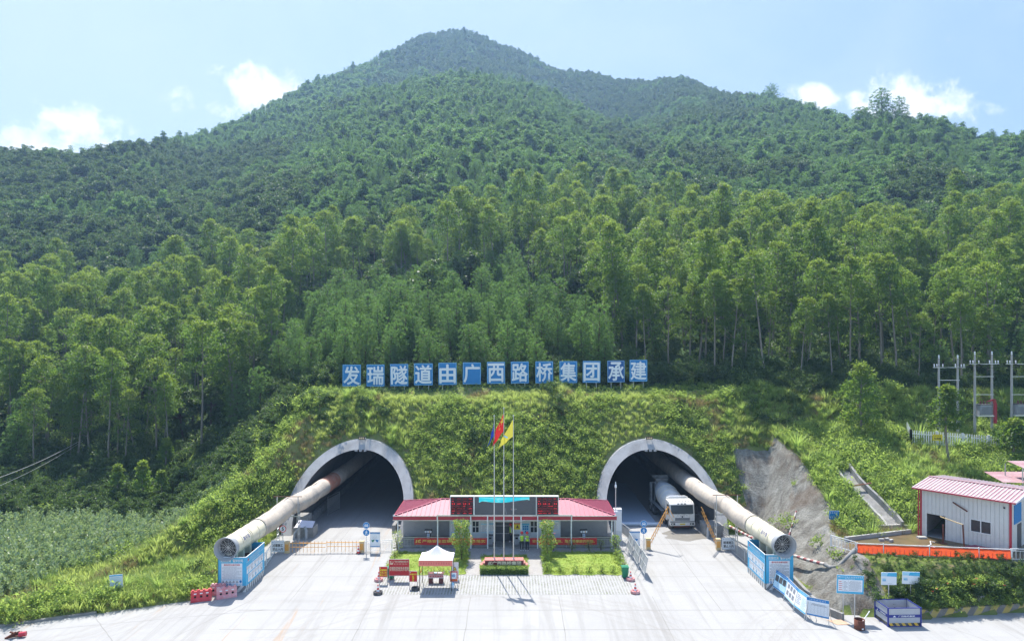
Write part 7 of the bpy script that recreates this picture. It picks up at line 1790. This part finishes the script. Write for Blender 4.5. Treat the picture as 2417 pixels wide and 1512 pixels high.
# pipes on the rock face
b = MB(); b.tube([(21.7, 69, 1.05), (22.6, 64, 1.15), (23.6, 59.5, 1.35), (24.3, 57.2, 1.55), (24.9, 55.1, 1.85)], .13, M['st_rw'], 10); tag(b.build('banded_pipe'), 'red and white banded pipe running behind the blue box along the rock face', 'pipe')
b = MB(); b.tube([(24.9, 55.1, 1.85), (25.1, 54.6, 1.75), (25.6, 54.1, 2.0), (26.0, 53.8, 2.7), (26.5, 53.9, 3.15), (27.0, 54.4, 3.25)], .17, M['concrete_dk'], 10); tag(b.build('grey_hose'), 'thick grey hose curving up from the banded pipe to the platform', 'hose')
b = MB(); b.tube([(27.2, 66.2, gz(27.2, 66.2) + .08), (25.8, 64.2, gz(25.8, 64.2) + .12), (24.4, 62.0, max(gz(24.4, 62.0), .4) + .12)], .07, M['st_rw'], 8); tag(b.build('banded_pipe'), 'short red and white pipe slanting down the grey rock face', 'pipe')
# camera pole and cabinet beside the gatehouse
t = empty('camera_pole', (9.92, 66.2, 0), 0, 'tall thin pole with a pale lamp head beside the gatehouse end', 'pole'); b = MB(); b.tube([(0, 0, 0), (0, 0, 5.5)], .045, M['steel'], 8); b.build('pole', t); b = MB(); b.lathe([(.05, 5.5), (.12, 5.52), (.09, 5.75), (.04, 5.85), (.03, 6.05), (0, 6.1)], M['print'], 10); b.build('lamp_head', t); b = MB(); b.box(-.16, .16, -.14, .1, 2.9, 3.3, M['print']); b.build('control_box', t)
t = empty('equipment_cabinet', (10.35, 67.6, 0), 0, 'pale upright cabinet behind the gatehouse end by the truck tunnel', 'cabinet'); b = MB(); b.box(-.38, .38, 0, .6, 0, 3.1, M['whitewall']); b.build('body', t); b = MB(); b.box(-.33, .33, -.03, -.002, 1.0, 2.9, M['print']); b.build('door', t)
# pump block at the side of the empty tunnel
t = empty('pump_block', (-20.6, 68.6, 0), 0, 'dirty concrete pump block with drooping hoses below the duct of the empty tunnel', 'concrete block'); b = MB(); b.box(-1.1, .9, 0, 1.6, 0, 1.0, M['concrete_dk']); b.box(-1.3, -.2, 1.601, 3.2, 0, 1.7, M['concrete_dk']); b.build('block', t)
b = MB(); b.tube([(.1, -.1, 1.1), (.3, -.4, .9), (.35, -.5, .2), (.3, -.5, 0)], .14, M['grey'], 8); b.tube([(-.5, -.05, 1.1), (-.8, -.5, .6), (-.9, -.5, 0)], .1, M['grey'], 8); b.build('hose', t); b = MB(); b.add([(-1.0, .1, 1.02), (.8, .0, 1.02), (.7, 1.4, 1.3), (-.9, 1.3, 1.45)], [(0, 1, 2, 3)], M['tent']); b.build('tarp', t)
t = empty('pump_block', (19.9, 69.0, 0), 0, 'dirty concrete block with hoses below the duct beside the mixer truck', 'concrete block'); b = MB(); b.box(-.6, 1.2, 0, 2.2, 0, 1.1, M['concrete_dk']); b.build('block', t); b = MB(); b.tube([(-.3, -.1, 1.2), (-.5, -.5, .8), (-.5, -.5, 0)], .13, M['grey'], 8); b.build('hose', t)
# scrap by the near road edge
p = G(38, 1502); t = empty('scrap_heap', (p.x, p.y, 0), 0, 'small heap of rusty scrap with a red roller at the road edge', 'scrap')
b = MB(); b.tube([(.2, 0, .2), (.6, .1, .22)], .16, M['fascia'], 12); b.build('roller', t)
b = MB()
for q in range(7): a = q * .8; b.bar((-.6 + .1 * q, -.2, .05 + .05 * q), (.4 - .1 * q, .3 * math.sin(a), .15 + .06 * q), .09, .08, M['rust'])
b.build('scrap_iron', t)
# ------------------------------------------------------------------ transformer yard
def pole_frame(label, xs, y, top, trans):
    z = gz(sum(xs) / len(xs), y) - .2; t = empty('pole_frame', (xs[0], y, z), 0, label, 'power pole'); w = xs[-1] - xs[0]
    for x in (0, w): b = MB(); b.tube([(x, 0, 0), (x, 0, top - z)], [.16, .10], M['block'], 10); b.build('pole', t)
    H = top - z
    for zz, e in ((H - 1.0, .75), (H - 2.4, .12), (H - 4.4, .12)):
        b = MB(); b.bar((-e, -.14, zz), (w + e, -.14, zz), .06, .06, M['steel']); b.build('crossarm', t)
    for x in (-.6, -.3, .35, w - .35, w + .3, w + .6): b = MB(); b.lathe([(.03, H - .95), (.075, H - .9), (.04, H - .8), (.075, H - .72), (.03, H - .62), (0, H - .6)], M['print'], 8, Matrix.Translation((x, -.14, 0))); b.build('insulator', t)
    for x in (0, w): b = MB(); b.lathe([(.04, H), (.1, H + .1), (.05, H + .2), (.1, H + .28), (0, H + .42)], M['print'], 8, Matrix.Translation((x, 0, 0))); b.build('insulator', t)
    if trans:
        q = empty('transformer', (xs[0] + w * .45, y - .2, z + 2.6), 0, trans, 'transformer'); b = MB(); b.box(-.62, .62, -.4, .4, .0, 1.15, M['grey'])
        for k in range(9): b.box(-.58 + k * .14, -.54 + k * .14, -.5, -.401, .1, 1.0, M['grey'])
        b.build('tank', q); b = MB(); b.box(-.7, .7, -.48, .48, 1.151, 1.22, M['dgrey']); b.build('lid', q)
        for k in (-.35, 0, .35): b = MB(); b.lathe([(.07, 1.22), (.1, 1.3), (.06, 1.4), (.09, 1.5), (0, 1.6)], M['wood'], 8, Matrix.Translation((k, 0, 0))); b.build('bushing', q)
        b = MB()
        for k in range(5): b.tube([(.3 + .1 * k, 0, 1.5), (.9 + .08 * k, -.1, 1.75), (1.05 + .08 * k, -.1, 1.2), (1.05 + .08 * k, -.1, -.9)], .035, M['fascia'], 5)
        b.build('red_cable', q); b = MB(); b.box(-.9, .95, -.3, .3, -.14, -.002, M['steel']); b.build('shelf_beam', q)
pole_frame('concrete two pole frame with bare crossarms at the tunnel end of the transformer yard', (47.5, 49.6), 77, 17.5, None)
pole_frame('middle concrete pole frame of the transformer yard, holding a transformer with red cables', (51.5, 53.4), 77, 17.9, 'grey transformer with red cables on the middle two pole frame')
pole_frame('concrete pole frame cut by the picture edge, at the far end of the transformer yard', (55.6, 57.6), 77, 17.9, 'grey transformer beyond the red cables, partly out of the picture')
b = MB()
for z in (16.7, 17.05):
    for i in range(3): b.tube([(47.0 + x, 76.8 + .25 * i, z + (0.25 if i == 1 else 0) - .25 * math.sin(math.pi * ((x % 4) / 4))) for x in np.linspace(0, 12, 19)], .012, M['black'], 4, False)
tag(b.build('overhead_wire'), 'thin overhead wires linking the concrete power poles', 'wire')
def picket():
    A = (43.0, 74.6); t = empty('picket_fence', (A[0], A[1], gz(*A)), 0, 'white concrete picket fence around the transformer yard', 'fence')
    z0 = gz(*A); run = [((43.0, 74.6), (59.5, 72.6)), ((43.0, 74.6), (43.6, 76.4))]
    for (p, q) in run:
        p, q = Vector((*p, 0)), Vector((*q, 0)); L = (q - p).length; n = int(L / .24); b = MB()
        for i in range(n):
            c = p.lerp(q, (i + .5) / n); g_ = gz(c.x, c.y) - z0; c = c - Vector((*A, 0)); b.box(c.x - .05, c.x + .05, c.y - .03, c.y + .03, g_ + .15, g_ + 1.75, M['white'])
        b.build('picket', t)
        b = MB()
        for i in range(8):
            c0 = p.lerp(q, i / 8); c1 = p.lerp(q, (i + 1) / 8)
            for h in (.45, 1.4): b.bar(c0 - Vector((*A, -(gz(c0.x, c0.y) - z0 + h))), c1 - Vector((*A, -(gz(c1.x, c1.y) - z0 + h))), .06, .08, M['white'])
        b.build('rail', t)
        for i in range(int(L / 2.6) + 1):
            c = p.lerp(q, min(1, i * 2.6 / L)); g_ = gz(c.x, c.y) - z0; c = c - Vector((*A, 0)); b = MB(); b.box(c.x - .1, c.x + .1, c.y - .08, c.y + .08, g_ - .3, g_ + 1.85, M['white']); b.build('post', t)
    b = MB(); Mx = at(2.6, -.45, 1.0, math.radians(-7)); b.box(-.5, .5, 0, .02, -.3, .35, M['yellow'], Mx); b.text('588', M['blackink'], Mx @ at(0, -.012, -.08), .22, .7); scribble(b, Mx, -.4, .4, .2, .12, M['blackink']); b.build('yellow_sign', t)
picket()
# ------------------------------------------------------------------ single trees and grass clumps that stand out
YG_T = []
for i, (H, cr, R) in enumerate(((8, .93, 2.2), (8.2, .62, 1.6), (4.2, .85, 1.6), (6, .93, 1.35))):
    lv, tb = euc_proto(150 + i, H, cr, R, .35, .85, (40, 30, 30, 24)[i]); YG_T.append((lv.mesh('young_crown', [M['euc'], M['euc_tip']]), mb_mesh(tb, 'young_trunk')))
def young(p, k, s, label, H=None):
    t = empty('young_tree', p, random.uniform(0, 6), label, 'tree'); t.scale = (s, s, s); a, b_ = YG_T[k]; link(bpy.data.objects.new('trunk', b_), t); link(bpy.data.objects.new('crown', a), t)
q = lambda x, y: (x, y, gz(x, y) - .1)
young(q(38.9, 77.5), 0, 1.02, 'bushy conical young tree standing alone between the wood and the transformer fence')
young(q(45.0, 71.3), 1, 1.0, 'slender young tree with bare lower stem before the white picket fence')
young(q(52.3, 72.0), 2, 1.05, 'short bushy young tree by the picket fence at the picture edge')
for dx, dy, k, s, lab in ((547, 990, 3, .95, 'small pointed young tree alone at the wood edge left of the character boards'), (340, 1196, 3, .9, 'yellow tipped sapling above the leafy field, taller of the trio'), (378, 1200, 3, .75, 'yellow tipped sapling beside the grass spur, of the trio above the field'), (275, 1190, 3, .8, 'pale green sapling farthest from the fan, of the trio above the field'), (395, 1125, 3, .85, 'yellowish young tree beside the tall grass clump on the spur')):
    h_ = hit(dx, dy); young((h_.x, h_.y, h_.z - .1), k, s, lab)
for i, (dx, Yt, s, lab) in enumerate(((2080, 284, 2.1, 'largest dark conifer on the mountain skyline, above the right hand ridge'), (2030, 287, 1.6, 'dark pointed conifer on the skyline just left of the largest one'), (2122, 282, 1.4, 'lower dark conifer on the skyline just right of the largest one'), (1820, 440, 1.9, 'lone dark conifer sticking up from the ridge between peak and large conifers'))):
    u_ = UV(dx, 0)[0]; a, b_, h_ = PINE[i % len(PINE)]; t = empty('skyline_tree', (u_ * Yt, Yt, gz(u_ * Yt, Yt) - .2), i, lab, 'tree'); t.scale = (s * 1.45, s * 1.45, s); link(bpy.data.objects.new('trunk', b_), t); link(bpy.data.objects.new('crown', a), t)
for i, (dx, dy, s) in enumerate(((468, 1060, 1.5), (440, 1110, 1.3), (1040, 1150, .9), (1130, 1130, .7), (1905, 1095, 1.1), (1880, 1060, 1.2), (1955, 1180, 1.0), (2170, 1040, 1.3), (2260, 1060, 1.2))):
    h_ = hit(dx, dy); t = link(bpy.data.objects.new('grass_clump', RE[i % 2])); t.location = (h_.x, h_.y, h_.z - .05); t.scale = (s, s, s); t.rotation_euler = (0, 0, i)
    tag(t, ('tall arching grass clump on the spur at the wood edge' if i < 2 else 'upright grass clump on the slope between the two tunnels' if i < 4 else 'tall arching grass clump on the slope above the rock face'), 'grass clump', ('grass clumps on the spur', 'grass clumps between the tunnels', 'grass clumps above the rock face')[0 if i < 2 else 1 if i < 4 else 2])
# flowering shrubs on the kerb slope
for i, (x, y) in enumerate(((30.6, 50.9), (32.2, 51.3), (33.8, 51.6), (35.2, 51.6))):
    bush('kerb_shrub', 'low spreading shrub with red flowers on the slope behind the striped kerb', 'shrub', (x, y - .6, gz(x, y - .6) - .1), .75, .9, 900, M['weed'], 6, 70 + i, .15, .09, .8, 'red flowered shrubs behind the striped kerb')
t = empty('concrete_pot', (34.0, 50.3, .55), 0, 'round concrete pipe pot standing on the slope by the striped kerb', 'pot'); b = MB(); b.lathe([(.26, -.3), (.26, .55), (.3, .58), (.3, .68), (.2, .68), (.2, .3), (0, .3)], M['block'], 16); b.build('body', t)
# two power cables over the field
for i, (a, c) in enumerate((((-8, 1119, 62), (200, 1032, 96)), ((-8, 1139, 62), (200, 1036, 96)))):
    A = P(*a); B = P(*c); A = A + (A - B) * .3; b = MB(); b.tube([A.lerp(B, f) - Vector((0, 0, .5 * math.sin(math.pi * f))) for f in np.linspace(0, 1, 15)], 0.032 if i == 0 else .018, M['steel'], 5, False); tag(b.build('power_cable'), ('thicker pale cable hanging over the shaded field' if i == 0 else 'thinner cable just under the thicker one over the shaded field'), 'cable')
#@@OBJ_END
# ------------------------------------------------------------------ haze
def build_haze():
    m = bpy.data.materials.new('haze'); m.use_nodes = True; t = m.node_tree; t.nodes.clear(); g = NT(t)
    v = g.n('ShaderNodeVolumePrincipled', {'Color': (.40, .65, 1.0, 1), 'Density': HAZE, 'Anisotropy': .35})
    o = g.n('ShaderNodeOutputMaterial'); t.links.new(v.outputs[0], o.inputs['Volume'])
    b = MB(); b.box(-1100, 1100, -60, 1100, -1.6, 330, m); b.build('haze', kind='stuff')
HAZE = .00036
build_haze()
